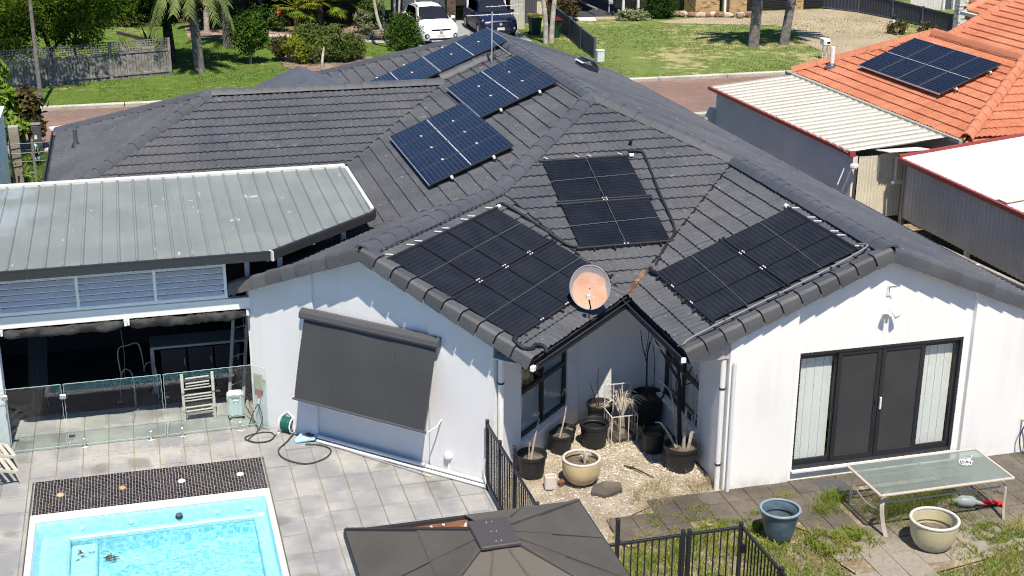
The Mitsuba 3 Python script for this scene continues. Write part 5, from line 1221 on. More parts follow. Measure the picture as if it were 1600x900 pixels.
bp_ = V3(.80, -1.62, .09); bx = unit([.9, -.35, 0]); Rb = basis(np.cross([0, 0, 1], bx), V3(0, 0, 1), bx)
flat('milky', (0.62, 0.62, 0.60), .35); flat('lime', (0.22, 0.42, 0.06), .5); flat('red_cloth', (0.62, 0.02, 0.02), .8)
m = MB().lathe([(0, .14), (.06, .13), (.088, .08), (.09, -.08), (.07, -.13), (.03, -.17), (.028, -.19), (0, -.19)], bp_, 20, Rb); part(k, 'body', m, 'm_milky', smooth=40)
part(k, 'cap', MB().lathe([(0, -.19), (.036, -.192), (.036, -.235), (0, -.235)], bp_, 14, Rb), 'm_lime'); part(k, 'spout', MB().tube([bp_ + bx*.1, bp_ + bx*.26 + [0, 0, -.03]], [.05, .018], 10), 'm_milky')
m = MB(); rg = np.random.default_rng(8); nx = 12
X, Y = np.meshgrid(np.linspace(0, .34, 14), np.linspace(0, .15, 8)); P = np.c_[X.ravel(), Y.ravel(), X.ravel()*0]; P[:, 2] = .02 + .07*meshkit.fbm(P*22, 3, 3); P = P @ rotz(-.35).T + [1.05, -1.72, .0]
i, j = np.meshgrid(np.arange(7), np.arange(13), indexing='ij'); q = np.stack([i*14 + j, i*14 + j + 1, (i + 1)*14 + j + 1, (i + 1)*14 + j], -1).reshape(-1, 4)
put('red_cloth', (P, q), 'm_red_cloth', smooth=True, label='crumpled bright red cloth on the ground beside the plastic bottle', cat='cloth')
k = thing('garden_hose', 'black hose looped on a tap by the right end of the white wall', 'hose')
hb = V3(2.78, -.16, 0)
part(k, 'tap', MB().tube([hb + [0, .05, .62], hb + [0, -.04, .62], hb + [0, -.05, .56]], .018, 8), 'm_rusty'); part(k, 'loop', MB().tube(chain([hb + [0, -.05, .58], hb + [-.07, -.05, .35], hb + [-.02, -.06, .08], hb + [.09, -.06, .06], hb + [.1, -.05, .35], hb + [.03, -.05, .60], hb + [.14, -.06, .3], hb + [.2, -.1, .02]]), .012, 7), 'm_hose', smooth=50)
part(path, 'drain_grate', MB().box((-.95, -.52, .006), (.50, .55, .012)), 'm_awning_hood')
# ---- glazed pots
def c_glaze(a, b, c, zt):
    def fn(p, n, uv):
        t = fbm(p.x*6, p.y*6, p.z*6, 3); g = noise(p.x*50, p.y*50, p.z*50); z_ = uv.y
        col = mix(a, b, dr.clip((t - .3)*2.3, 0, 1)); return mix(col, c, smoothstep(.35, .0, z_ + (t - .5)*.35)*.8)*(.92 + .12*g)
    return proc(fn)
def glaze(k, a, b, c): return mat(k, {'type': 'twosided', 'b': {'type': 'principled', 'base_color': c_glaze(a, b, c, 0), 'roughness': .28, 'specular': .5, 'clearcoat': .4, 'clearcoat_gloss': .8}})
glaze('glaze_tan', (0.46, 0.36, 0.20), (0.56, 0.45, 0.27), (0.25, 0.21, 0.17)); glaze('glaze_cream', (0.50, 0.48, 0.36), (0.58, 0.50, 0.28), (0.26, 0.25, 0.24)); glaze('glaze_blue', (0.055, 0.10, 0.145), (0.12, 0.175, 0.22), (0.07, 0.09, 0.11))
flat('rim_pale', (0.58, 0.54, 0.50), .4); flat('rim_blue', (0.22, 0.29, 0.34), .4); flat('pot_soil', pick((0.07, 0.055, 0.042), (0.17, 0.14, 0.11), 9., 70., .5), .95)
def pot(key, c, prof, matn, rimm, label, soil=.72, rim_r=.022, cat='pot'):
    """prof: outer (r, z) from the foot up"""
    k = thing(key, label, cat); pr = np.array(prof, float); H = pr[-1, 1]; R0 = pr[-1, 0]
    inner = [(r - .028, z) for r, z in pr[::-1] if z > H*soil - .02] ; full = list(map(tuple, pr)) + [(R0 - .012, H + .008)] + [(r, z) for r, z in inner]
    m = MB().lathe(full, (c[0], c[1], 0), 40); g = m.get(); uv = np.c_[np.zeros(len(g.vertices)), g.vertices[:, 2]/H]
    part(k, 'body', g, matn, smooth=True, uv=uv)
    part(k, 'rim', MB().tube([(c[0] + (R0 - .012)*math.cos(a), c[1] + (R0 - .012)*math.sin(a), H) for a in np.linspace(0, 2*PI, 41)], rim_r, 8, False), rimm, smooth=60)
    rs = np.interp(H*soil, pr[:, 1], pr[:, 0]) - .025
    n = 10; ring = [(0, H*soil + .012)] + [(rs*t, H*soil + .012*math.cos(t*3)) for t in np.linspace(.2, 1, 6)]
    part(k, 'soil', MB().lathe(ring[::-1], (c[0], c[1], 0), 24), 'm_pot_soil', smooth=50); return k
pot('glazed_pot', (-.42, -2.60), [(.22, 0), (.27, .05), (.325, .16), (.35, .28), (.362, .40), (.365, .46)], 'm_glaze_cream', 'm_rim_pale', 'large cream and yellow glazed pot standing alone on the pale slabs', .52, .026)
pot('glazed_pot', (-2.56, -1.74), [(.19, 0), (.21, .03), (.245, .18), (.275, .34), (.285, .42), (.315, .455), (.312, .48)], 'm_glaze_blue', 'm_rim_blue', 'blue glazed pot at the edge of the grass', .55, .022)
kt = pot('glazed_pot', (-4.94, .78), [(.17, 0), (.24, .05), (.30, .15), (.322, .26), (.322, .36), (.312, .43)], 'm_glaze_tan', 'm_rim_pale', 'round tan glazed pot on the courtyard gravel with dead leaves in it', .80, .024)
def dry_plant(parent, c, n, L, seed, matn='m_straw', r=.006, droop=.5):
    rg = np.random.default_rng(seed); m = MB()
    for _ in range(n):
        a = rg.uniform(0, 2*PI); l = L*rg.uniform(.6, 1.1); o = rg.uniform(.15, droop); d = V3(math.cos(a), math.sin(a), 0)
        p = [V3(*c), V3(*c) + d*l*o*.5 + [0, 0, l*.7], V3(*c) + d*l*o + [0, 0, l*(.9 - .5*o)]]
        m.tube(chain(p, 4), np.linspace(r, r*.3, 9), 4, False)
    return part(parent, 'dead_leaves', m, matn)
flat('dead_white', (0.62, 0.57, 0.48), .8); flat('stick', pick((0.30, 0.25, 0.20), (0.48, 0.42, 0.35), 10., 60., .4), .85); flat('dark_twig', (0.035, 0.028, 0.026), .85)
dry_plant(kt, (-4.90, .72, .34), 22, .34, 3, 'm_dead_white', .011, .6)
flat('pot_black', (0.020, 0.021, 0.024), .5)
def black_pot(c, r, h, label, soil=.82):
    k = pot('nursery_pot', c, [(r*.80, 0), (r*.83, .02), (r*.95, h*.80), (r*.96, h*.84), (r*1.03, h*.86), (r*1.05, h)], 'm_pot_black', 'm_pot_black', label, soil, .011); return k
kp = {}
kp[0] = black_pot((-4.28, 2.08), .255, .42, 'wide empty black plastic pot behind the tan glazed pot', .45)
kp[1] = black_pot((-4.92, 1.98), .205, .33, 'black plastic pot with a tall pale stick beside the slanted window wall')
kp[2] = black_pot((-5.66, 1.25), .245, .38, 'large black plastic pot with two pale stakes by the bar fence')
kp[3] = black_pot((-3.92, 2.83), .235, .42, 'black plastic pot with dead twigs in the left back corner of the courtyard')
kp[4] = black_pot((-3.05, 2.72), .29, .56, 'tall black plastic pot with a bare sapling in the right back corner')
kp[5] = black_pot((-3.36, 1.58), .20, .36, 'small black plastic pot in the shade near the right courtyard window')
kp[6] = black_pot((-3.14, .86), .285, .42, 'black plastic pot full of thick bare stems by the white wall corner')
kp[7] = black_pot((-4.72, 2.32), .17, .26, 'low grey-black pot tucked behind the pot with the tall stick')
def sticks(k, lst, matn='m_stick'):
    for pts, r in lst: part(k, 'stem', MB().tube(chain(pts, 5), np.linspace(r, r*.55, len(chain(pts, 5))), 8), matn, smooth=60)
sticks(kp[1], [([(-4.98, 1.9, .25), (-4.86, 1.98, .65), (-4.83, 2.0, 1.0), (-4.86, 2.02, 1.15), (-4.90, 2.02, 1.02)], .016)])
sticks(kp[2], [([(-5.70, 1.18, .28), (-5.62, 1.25, .62), (-5.52, 1.32, .98)], .020), ([(-5.73, 1.2, .28), (-5.70, 1.24, .62), (-5.66, 1.27, .72)], .014)])
sticks(kp[3], [([(-3.95, 2.83, .38), (-3.97, 2.85, .8), (-3.96, 2.86, 1.1)], .010), ([(-3.98, 2.8, .38), (-4.08, 2.83, .7), (-4.13, 2.84, .86)], .008)], 'm_dark_twig')
sticks(kp[3], [([(-3.9, 2.72, .36), (-3.82, 2.68, .44), (-3.75, 2.68, .52)], .018), ([(-3.9, 2.72, .36), (-3.95, 2.66, .43)], .016)], 'm_dead_white')
sticks(kp[4], [([(-3.08, 2.7, .5), (-3.09, 2.72, 1.2), (-3.05, 2.74, 1.55)], .020), ([(-3.09, 2.72, 1.15), (-3.18, 2.74, 1.5), (-3.22, 2.76, 1.8)], .012), ([(-3.06, 2.73, 1.45), (-2.98, 2.74, 1.75), (-2.94, 2.75, 1.9)], .010), ([(-2.95, 2.7, .5), (-2.94, 2.72, 1.1), (-2.98, 2.74, 1.5)], .010), ([(-3.12, 2.73, 1.3), (-3.07, 2.74, 1.7), (-3.09, 2.75, 1.95)], .009)], 'm_dark_twig')
sticks(kp[6], [([(-3.10, .86, .35), (-3.08, .88, .8), (-3.07, .89, 1.08)], .034), ([(-3.22, .9, .35), (-3.34, .98, .6), (-3.46, 1.02, .78), (-3.56, 1.04, .80)], .022), ([(-3.02, .82, .35), (-2.93, .86, .75), (-2.88, .9, 1.2)], .022), ([(-3.18, .95, .35), (-3.22, 1.05, .9), (-3.26, 1.12, 1.25), (-3.38, 1.2, 1.42), (-3.5, 1.26, 1.5)], .016), ([(-3.05, .8, .35), (-2.98, .84, .7), (-2.97, .85, .95)], .018)])
k = thing('bare_shrub', 'dark leafless shrub leaning against the right courtyard window', 'shrub')
sticks(k, [([(-2.95, 1.35, .0), (-2.98, 1.4, .8), (-3.0, 1.45, 1.45), (-3.12, 1.5, 2.0)], .045), ([(-3.0, 1.45, 1.35), (-3.2, 1.5, 1.7), (-3.34, 1.55, 1.95)], .026), ([(-3.0, 1.42, 1.1), (-2.95, 1.2, 1.5), (-2.93, 1.05, 1.75)], .020), ([(-3.05, 1.48, 1.6), (-3.1, 1.3, 1.9), (-3.25, 1.2, 2.05)], .016), ([(-2.98, 1.4, .9), (-3.12, 1.25, 1.3), (-3.18, 1.1, 1.5)], .014), ([(-2.97, 1.3, 1.3), (-2.9, 1.0, 1.5), (-2.95, .8, 1.7)], .012), ([(-3.3, 1.55, 1.9), (-3.42, 1.58, 2.1), (-3.4, 1.6, 2.25)], .014)], 'm_dark_twig')
sticks(k, [([(-3.3, 1.5, 1.92), (-3.42, 1.5, 2.02), (-3.46, 1.52, 2.16)], .013)], 'm_dead_white')
# ---- clear plastic plant box with a dead grass plant, yucca, block, stone
mat('clear_plastic', {'type': 'thindielectric', 'int_ior': 1.45, 'specular_transmittance': rgb(.88, .89, .88)})
flat('clear_edge', (0.56, 0.55, 0.52), .3)
k = thing('plastic_plant_box', 'clear plastic sheet box around a dead plant in the middle of the courtyard', 'plastic box')
bx0, bx1, by0, by1 = -3.98, -3.50, 2.02, 2.42
for q in (((bx0, by0), (bx1, by0), .5), ((bx0, by1), (bx1, by1), .95), ((bx0, by0), (bx0, by1), .5), ((bx1, by0), (bx1, by1), .5)):
    (xa_, ya_), (xb_, yb_), hh = q; part(k, 'panel', MB().quad((xa_, ya_, 0), (xb_, yb_, 0), (xb_, yb_, hh), (xa_, ya_, hh)), 'm_clear_plastic')
    for t_ in (0, .33, .66, 1): c_ = V3(xa_ + (xb_ - xa_)*t_, ya_ + (yb_ - ya_)*t_, 0); part(k, 'rib', MB().box(c_ + [0, 0, hh/2], (.014, .014, hh)), 'm_clear_edge')
    part(k, 'top_edge', MB().beam((xa_, ya_, hh), (xb_, yb_, hh), .016, .014), 'm_clear_edge')
k = thing('dead_grass_plant', 'pale dead grass plant drooping over the clear plastic box', 'plant')
dry_plant(k, (-3.72, 2.24, .35), 90, .62, 12, 'm_dead_white', .008, .75); part(k, 'crown', MB().tube([(-3.72, 2.24, 0), (-3.72, 2.24, .55)], [.08, .04], 8), 'm_stick')
def strap_plant(key, c, n, L, wd, label, matn, seed, cat='plant', tilt=(.25, 1.2)):
    k = thing(key, label, cat); rg = np.random.default_rng(seed)
    for i in range(n):
        a = 2.4*i + rg.normal(0, .2); el = rg.uniform(*tilt); l = L*rg.uniform(.7, 1.1); d = V3(math.cos(a), math.sin(a), 0); sd = V3(-d[1], d[0], 0); m = MB(); rows = []
        for t in np.linspace(0, 1, 7):
            p = V3(*c) + d*l*t*math.cos(el) + V3(0, 0, l*(t*math.sin(el) - .35*t*t*math.cos(el))); w_ = wd*(1 - t)**.7*(.6 + 1.2*t if t < .35 else 1.0); rows.append([p - sd*w_, p - V3(0, 0, w_*.3), p + sd*w_])
        m.loft(rows, close=False, caps=False); part(k, 'leaf', m, matn, smooth=True)
    return k
leafmat('strap_leaf', (0.16, 0.22, 0.07)); leafmat('strap_yellow', (0.30, 0.33, 0.12)); leafmat('strap_blue', (0.20, 0.30, 0.26))
strap_plant('yucca', (-3.35, 2.0, .05), 16, .42, .022, 'small green and yellow yucca in the shaded back of the courtyard', 'm_strap_yellow', 3)
k = thing('concrete_block', 'pale hollow block with a pink lining in front of the black pot by the fence', 'block')
m = MB(); cb = V3(-5.50, .70, 0); Rc = rotz(-.15)
for a_, s_ in (((-.08, 0, .11), (.025, .15, .22)), ((.08, 0, .11), (.025, .15, .22)), ((0, -.07, .11), (.135, .02, .22)), ((0, .07, .11), (.135, .02, .22))): m.box(cb + Rc @ V3(*a_), s_, Rc, .005)
part(k, 'shell', m, 'm_rim_pale'); part(k, 'lining', MB().box(cb + [0, 0, .19], (.13, .115, .012), Rc), 'm_dish')
m = MB().prism(Polygon([(-.30, -.05), (-.12, -.22), (.22, -.12), (.27, .05), (.02, .16), (-.22, .10)]), 0, .07, np.c_[rotz(.1) @ np.array([[1, 0, 0], [0, 1, 0], [.0, .16, 1]]), V3(-4.62, .38, -.01)])
put('paving_stone', m, 'm_slab', label='flat grey stone slab lying askew on the gravel in front of the tan pot', cat='stone')
put('broken_brick', MB().box((-5.28, .78, .03), (.13, .09, .07), rotz(.6), .012), 'm_ledger', label='red broken brick beside the tan glazed pot', cat='brick')
k = thing('fallen_stick', 'dark fallen stick lying on the courtyard gravel', 'stick'); part(k, 'stem', MB().tube(chain([(-4.05, 1.15, 0.0), (-3.9, .92, .02), (-3.72, .6, .0)]), .011, 6), 'm_dark_twig')
k = thing('paving_slabs', 'grey loose slabs stacked under the clear plastic box', 'slabs')
for i, (x_, y_, z_) in enumerate(((-3.72, 2.22, .02), (-3.7, 2.2, .06))): part(k, 'slab', MB().box((x_, y_, z_), (.40, .32, .035), rotz(.05 + .1*i), .006), 'm_slab')
strap_plant('weed_plant', (-3.95, 1.05, -.01), 9, .10, .012, 'tiny green weed in the middle of the courtyard gravel', 'm_strap_leaf', 6)
# ================================================================== RIGHT-HAND NEIGHBOURS
flat('cream_sheet', pick((0.60, 0.56, 0.45), (0.68, 0.64, 0.53), 1.5, 30., .12), .5); flat('white_sheet', pick((0.58, 0.58, 0.56), (0.66, 0.66, 0.64), .8, 14., .2), .5)
def c_ribsheet(p, n, uv):  # dark stripes in the colour stand for shadow lines along the ribs
    f = (p.y + 40.0)/.365; f = f - dr.floor(f); g = fbm(p.x*1.2, p.y*6, 0.0, 3)
    return mix(mix((0.54, 0.53, 0.48), (0.64, 0.63, 0.58), g), (0.17, 0.16, 0.13), smoothstep(.27, .12, dr.minimum(f, 1 - f))*(.55 + .4*g))
flat('rib_sheet', proc(c_ribsheet), .5); flat('red_trim', (0.28, 0.055, 0.05), .45)
flat('plaster', pick((0.70, 0.65, 0.62), (0.78, 0.73, 0.70), 1.2, 30., .08), .85); flat('grey_sheet', pick((0.48, 0.47, 0.41), (0.56, 0.545, 0.48), 1.5, 30., .12), .5)
flat('old_timber', pick((0.20, 0.18, 0.155), (0.33, 0.30, 0.26), 2., 40., .4), .9)
def corrugated(O, a, b, la, lb, pitch, amp, n=4, trap=False):
    """sheet spanned by unit axes a (across the ribs) and b (along); returns MB"""
    O, a, b = V3(*O), V3(*a), V3(*b); w = np.cross(a, b); k = int(la/pitch)*n + 1; x = np.linspace(0, la, k)
    ph = (x/pitch) % 1
    z = amp*np.clip((np.abs(ph - .5)*2 - .72)/.2, 0, 1) if trap else amp*(.5 + .5*np.cos(2*PI*ph))
    V = np.concatenate([[O + a*xx + w*zz + b*t for xx, zz in zip(x, z)] for t in (0, lb)]); i = np.arange(k - 1)
    return MB().add(V, np.stack([i, i + 1, k + i + 1, k + i], 1))
gar = thing('lean_to_garage', 'white ribbed lean-to roof with red gutter and a plain plastered side wall next door', 'garage')
cx0, cx1 = 5.52, 8.42
up_ = unit([cx1 - cx0, 0, .24]); part(gar, 'roof_sheet', corrugated((cx0, 20.2, 2.42), (0, -1, 0), tuple(up_), 8.75, 2.93, .365, .05, 12, True), 'm_rib_sheet', label='white ribbed roof sheet')
part(gar, 'gutter', MB().beam((5.47, 20.25, 2.40), (5.58, 11.5, 2.40), .10, .09), 'm_red_trim', label='dark red gutter')
part(gar, 'gutter_end', MB().box((5.60, 11.48, 2.40), (.16, .10, .14), None, .01), 'm_red_trim')
part(gar, 'wall', MB().box((5.75, 15.85, 1.15), (.14, 8.6, 2.36)), 'm_plaster', label='pale plaster wall, its upper part in shade'); part(gar, 'wall', MB().box((7.1, 20.1, 1.1), (2.7, .14, 2.3)), 'm_plaster')
part(gar, 'downpipe', MB().tube([(5.64, 16.2, .9), (5.64, 16.2, .2)], .04, 8), 'm_conduit')
part(gar, 'chute', MB().loft([[(5.30, 20.6, 1.0), (5.75, 20.4, 1.0), (5.75, 20.2, 1.0), (5.2, 20.3, 1.0)], [(5.62, 20.5, 1.75), (5.75, 20.4, 1.75), (5.75, 20.2, 1.75), (5.62, 20.2, 1.75)]]), 'm_rim_pale')
part(gar, 'light_fitting', MB().box((5.62, 11.35, 2.12), (.2, .16, .12), rotz(.5), .03), 'm_white_paint'); part(gar, 'strut', MB().tube([(5.55, 11.7, 2.0), (5.42, 11.75, 1.55)], .018, 6), 'm_white_paint')
part(gar, 'end_sheet', corrugated((5.72, 11.36, .0), (1, 0, 0), (0, 0, 1), .62, 2.36, .085, .04), 'm_cream_sheet', label='cream corrugated end sheet')
part(gar, 'end_sheet', corrugated((6.34, 11.40, .72), (.995, .10, 0), (0, 0, 1), .70, 1.66, .085, .04), 'm_cream_sheet', label='bent cream corrugated end sheet')
part(gar, 'end_sheet', corrugated((6.36, 11.44, .30), (1, 0, 0), (0, 0, 1), .35, .8, .075, .018), 'm_cream_sheet')
part(gar, 'flue', MB().tube([(6.72, 11.22, 2.35), (6.72, 11.22, 1.75), (6.74, 11.2, 1.68)], .035, 8), 'm_white_paint'); part(gar, 'flue', MB().tube([(6.62, 11.2, 1.66), (6.98, 11.2, 1.68)], .05, 8), 'm_white_paint')
part(gar, 'flap', MB().box((6.85, 11.2, 2.50), (1.2, .7, .02), np.array([[1, 0, 0], [0, .98, .15], [0, -.15, .98]])), 'm_white_sheet')
shed = thing('red_trimmed_shed', 'white roofed shed with dark red trim and grey corrugated side at the right edge', 'shed')
sy0 = 10.8
up_ = unit([1, 0, .10]); part(shed, 'roof_sheet', corrugated((6.62, sy0, 2.40), (0, -1, 0), tuple(up_), 11.4, 8.0, .20, .022, 6, True), 'm_white_sheet', label='blinding white roof sheet')
part(shed, 'roof_sheet', MB().box((10.6, 6.6, 2.845), (8.0, .35, .012), np.array([[.995, 0, -.0995], [0, 1, 0], [.0995, 0, .995]])), 'm_cream_sheet', label='cream translucent roof strip')
part(shed, 'barge', MB().beam((6.55, sy0 + .04, 2.42), (14.5, sy0 + .04, 3.215), .09, .11), 'm_red_trim'); part(shed, 'gutter', MB().beam((6.56, sy0 + .05, 2.36), (6.56, -.6, 2.36), .09, .10), 'm_red_trim')
part(shed, 'side_sheet', corrugated((6.70, -.6, .88), (0, 1, 0), (0, 0, 1), 11.3, 1.44, .16, .035), 'm_grey_sheet', label='grey-green corrugated side sheet'); part(shed, 'post', MB().box((6.72, sy0 - .05, 1.15), (.1, .1, 2.3)), 'm_old_timber')
for y_ in (7.9, 5.2, 2.4, -.2): part(shed, 'post', MB().box((6.78, y_, .45), (.1, .1, .95)), 'm_cream_sheet')
part(shed, 'back_wall', MB().box((7.6, 5, .5), (.1, 11.2, 1.0)), 'm_interior_dark')
fe = thing('boundary_fence', 'weathered grey boundary fence along the gap between the two houses', 'fence')
fa, fb = V3(3.42, 21.5, 0), V3(4.9, 1.5, 0); fx = unit(fb - fa); FLn = np.linalg.norm(fb - fa)
part(fe, 'rail', MB().beam(fa + [0, 0, 1.83], fb + [0, 0, 1.83], .10, .04), 'm_old_timber'); part(fe, 'rail', MB().beam(fa + [.05, 0, 1.70], fb + [.05, 0, 1.70], .03, .08), 'm_old_timber')
pal = MB()
for i in range(int(FLn/.15)): pal.box(fa + fx*(i*.15 + .07) + [0, 0, .9], (.14, .018, 1.8), basis(fx, np.cross([0, 0, 1], fx), V3(0, 0, 1)))
part(fe, 'palings', pal, 'm_old_timber', kind='stuff')
for t_ in (3.8, 7.4, 10.6, 14.0, 17.2): part(fe, 'bracket', MB().box(fa + fx*t_ + [-.10, 0, 1.84], (.18, .06, .05), rotz(.4), .01), 'm_white_trim')
# orange tiled house
orange = thing('orange_tiled_house', 'neighbouring house with bright orange tiled roof and pale gutter', 'house')
def c_or(p, n, uv):
    t = fbm(p.x*.8, p.y*.8, p.z*.8, 3); g = noise(p.x*18, p.y*18, p.z*18); r = cell_rand(dr.floor(p.x/.33), dr.floor(p.y/.3), 2)
    return mix((0.43, 0.145, 0.075), (0.54, 0.225, 0.13), dr.clip((t - .3)*2 + (r - .5)*.4, 0, 1))*(.86 + .2*g)
flat('orange_tile', proc(c_or), .6); flat('orange_cap', pick((0.44, 0.155, 0.085), (0.53, 0.21, 0.12), 1.5, 25., .15), .6)
OR = lambda x, y: 2.72 + .41*(x - 8.4)
OR2 = lambda x, y: 3.86 + .36*(x - 12.2)
OR3 = lambda x, y: 4.0 + .41*(x - 16.1)
ORN = lambda x, y: 2.72 + .495*(y - 10.9)
O_TILE_D = mikit.ply(TILE, 'm_orange_tile', smooth=30); oroof = part(orange, 'roof', MB().poly([(8.4, 20.5, 2.66), (11.85, 18.3, 4.05), (11.85, 13.72, 4.05), (8.4, 10.92, 2.66)]), 'm_roof_under')
part(oroof, 'deck', MB().poly([(8.4, 10.9, 2.66), (12.5, 10.9, 2.66), (12.5, 13.75, 4.07), (11.85, 13.75, 4.07)]).poly([(11.85, 18.3, 3.6), (11.85, 9.8, 3.6), (15.5, 9.8, 4.95), (15.5, 19.3, 4.95)]), 'm_orange_cap')
fars = MB()
def oline(p, q, left=True):   # half-plane on the left of p->q
    a, b = -(q[1] - p[1]), q[0] - p[0]; c = -(a*p[0] + b*p[1]); s_ = 1 if left else -1
    return (a*s_, b*s_, c*s_)
otiles = []
tile_face(OR, [(1, 0, -8.36), (-1, 0, 11.85), oline((8.36, 20.6), (11.85, 18.3), False), oline((8.4, 10.9), (11.85, 13.75), True)], otiles)
tile_face(OR2, [(1, 0, -11.95), (-1, 0, 15.5), oline((11.85, 18.25), (15.5, 19.3), False), (0, 1, -9.8)], otiles)
tile_face(OR3, [(1, 0, -16.1), (-1, 0, 20), (0, -1, 23.2), (0, 1, -14)], otiles)
tile_face(ORN, [(0, 1, -10.95), oline((8.4, 10.9), (11.85, 13.75), False), (-1, 0, 12.5), (1, 0, -8.6), (0, -1, 13.7)], otiles)
otiles.sort(key=lambda t: np.linalg.norm(t[0] - CAM_O)); no = 0
for c, M, cl in otiles:
    if no < 220 and cl is None: copy_part(oroof, 'tile', O_TILE_D, M); no += 1
    elif cl is None: fars.add(TILE.vertices @ M[:3, :3].T + M[:3, 3], TILE.faces)
    else: fars.add(*cl)
part(oroof, 'tile_courses', fars, 'm_orange_tile', smooth=30, kind='stuff')
OCAP = mikit.ply(cap_mesh(w0=.16, rise=.10), 'm_orange_cap', smooth=35)
cap_row((8.4, 20.55, 2.74), (11.85, 18.3, 4.14), OCAP, parent=oroof); cap_row((11.85, 18.3, 4.14), (11.85, 13.7, 4.14), OCAP, parent=oroof); cap_row((8.45, 10.95, 2.76), (11.85, 13.72, 4.14), OCAP, parent=oroof); cap_row((11.9, 18.3, 3.8), (15.5, 19.3, 5.05), OCAP, parent=oroof); cap_row((16.1, 23.2, 4.02), (19, 23.2, 5.2), OCAP, parent=oroof)
flat('taupe_gutter', (0.36, 0.34, 0.29), .45)
part(orange, 'gutter', MB().beam((8.30, 20.75, 2.66), (8.34, 10.95, 2.66), .14, .12, ch=.01), 'm_taupe_gutter'); part(orange, 'gutter', MB().beam((16.0, 23.3, 3.92), (16.0, 14, 3.92), .14, .12, ch=.01), 'm_rim_pale')
part(orange, 'wall', MB().box((11.2, 15.4, 1.25), (5.6, 9.6, 2.6)), 'm_plaster'); part(orange, 'wall', MB().box((18.5, 18.5, 1.9), (4.4, 8.6, 3.9)), 'm_plaster')
part(orange, 'box_gutter_wall', MB().box((14.9, 14.6, 4.3), (.5, .7, .5)), 'm_orange_cap')
k = thing('vent_pipe', 'white vent pipe standing on the orange tiled roof', 'vent pipe')
o = V3(9.15, 19.45, OR(9.15, 0)); part(k, 'pipe', MB().tube([o - [0, 0, .05], o + [0, 0, .62]], .07, 14), 'm_white_paint', smooth=40); part(k, 'flashing', MB().lathe([(.24, -.02), (.13, .05), (.08, .12)], o, 14), 'm_awning_hood')
opos = ('nearest', 'second nearest', 'third nearest', 'farthest')
yy = np.linspace(13.75, 18.25, 5)
for i in range(4):
    ca = (10.33, (yy[i] + yy[i + 1])/2)
    solar_panel(OR, ca, (0, 1), (1, 0), yy[1] - yy[0] - .02, 1.95, f'{opos[i]} black solar panel on the orange tiled roof', 'solar panels on the orange tiled roof', off=.16, silver=(-1,) + ((1,) if i % 2 else ()))
for x_ in (9.85, 10.85): rail(OR, (x_, 13.66), (x_, 18.3), off=.10, caps=(0,))

# ================================================================== STREET AND FAR SIDE
def c_lawn(p, n, uv):
    t = fbm(p.x*.35, p.y*.35, 0.0, 3); g = fbm(p.x*3.2, p.y*3.2, 0.0, 3); r = noise(p.x*16, p.y*16, 0.0)
    right = smoothstep(5.5, 9.0, p.x)
    c = mix(mix((0.070, 0.125, 0.024), (0.115, 0.165, 0.038), r), mix((0.115, 0.165, 0.045), (0.165, 0.205, 0.07), r), right)
    dry = smoothstep(.57, .76, t*.6 + g*.4 + .03*right)
    return mix(c, (0.36, 0.30, 0.17), dry*(.45 + .3*right))*(.72 + .5*g)
bumped('lawn', proc(c_lawn), lambda p, n, uv: fbm(p.x*14, p.y*14, 0.0, 3), .95, .05, .08)
setting('far_lawn', sheet(sbox(-70, 33.75, 90, 130), .07), 'm_lawn'); setting('near_verge', sheet(sbox(-70, 18.9, 60, 26.75), .02), 'm_lawn')
def c_brick_road(p, n, uv):
    t = fbm(p.x*.5, p.y*.9, 0.0, 3); g = noise(p.x*9, p.y*18, 0.0); r = cell_rand(dr.floor(p.x/.23), dr.floor(p.y/.115), 3); w = smoothstep(.4, .8, fbm(p.x*.25, p.y*1.4, 4.0, 2))
    return mix(mix((0.165, 0.105, 0.085), (0.225, 0.15, 0.118), dr.clip((t - .3)*2, 0, 1)), (0.145, 0.12, 0.105), w*.6)*(.82 + .18*g + .16*r)
flat('road', proc(c_brick_road), .9)
setting('road', sheet(sbox(-70, 26.9, 70, 33.45), -.01), 'm_road')
flat('kerb', pick((0.36, 0.34, 0.30), (0.48, 0.45, 0.40), 1., 12., .3), .9)
for y_ in (33.6, 26.82):
    m = MB(); x_ = -60
    while x_ < 60: m.box((x_ + 1.49, y_, .035), (2.97, .30, .17), None, .02); x_ += 3
    setting('kerb', m, 'm_kerb')
def c_agg(p, n, uv):
    t = fbm(p.x*.5, p.y*.5, 0.0, 3); g = noise(p.x*40, p.y*40, 0.0); st = smoothstep(.55, .75, fbm(p.x*.9 + 3, p.y*.4, 2.0, 3))
    return mix(mix((0.25, 0.205, 0.14), (0.32, 0.27, 0.19), dr.clip((t - .3)*2, 0, 1)), (0.21, 0.185, 0.14), st*.6)*(.8 + .3*g)
flat('aggregate', proc(c_agg), .9); flat('grey_drive', pick((0.20, 0.215, 0.23), (0.26, 0.27, 0.28), .8, 20., .2), .85)
setting('driveway', sheet(Polygon([(17.3, 33.5), (18.3, 36.2), (18.9, 40.5), (20.3, 44.2), (19.9, 45.5), (14.8, 47.4), (14.5, 48.1), (17.2, 48.9), (20.2, 48.0), (20.4, 50.2), (28.6, 50.2), (28.3, 46.8), (25.6, 44.4), (24.4, 42.3), (23.4, 38.6), (22.6, 33.5)]), .085), 'm_aggregate')
setting('driveway', sheet(Polygon([(.9, 33.5), (.75, 41.0), (1.0, 45.0), (1.3, 50.4), (7.0, 52.0), (6.6, 44.0), (5.5, 33.5)]), .085), 'm_grey_drive')
for i, y_ in enumerate((44.3,)): setting('driveway_joint', MB().box((24.2, y_, .088), (6.4, .06, .006), rotz(-.04)), 'm_grout')
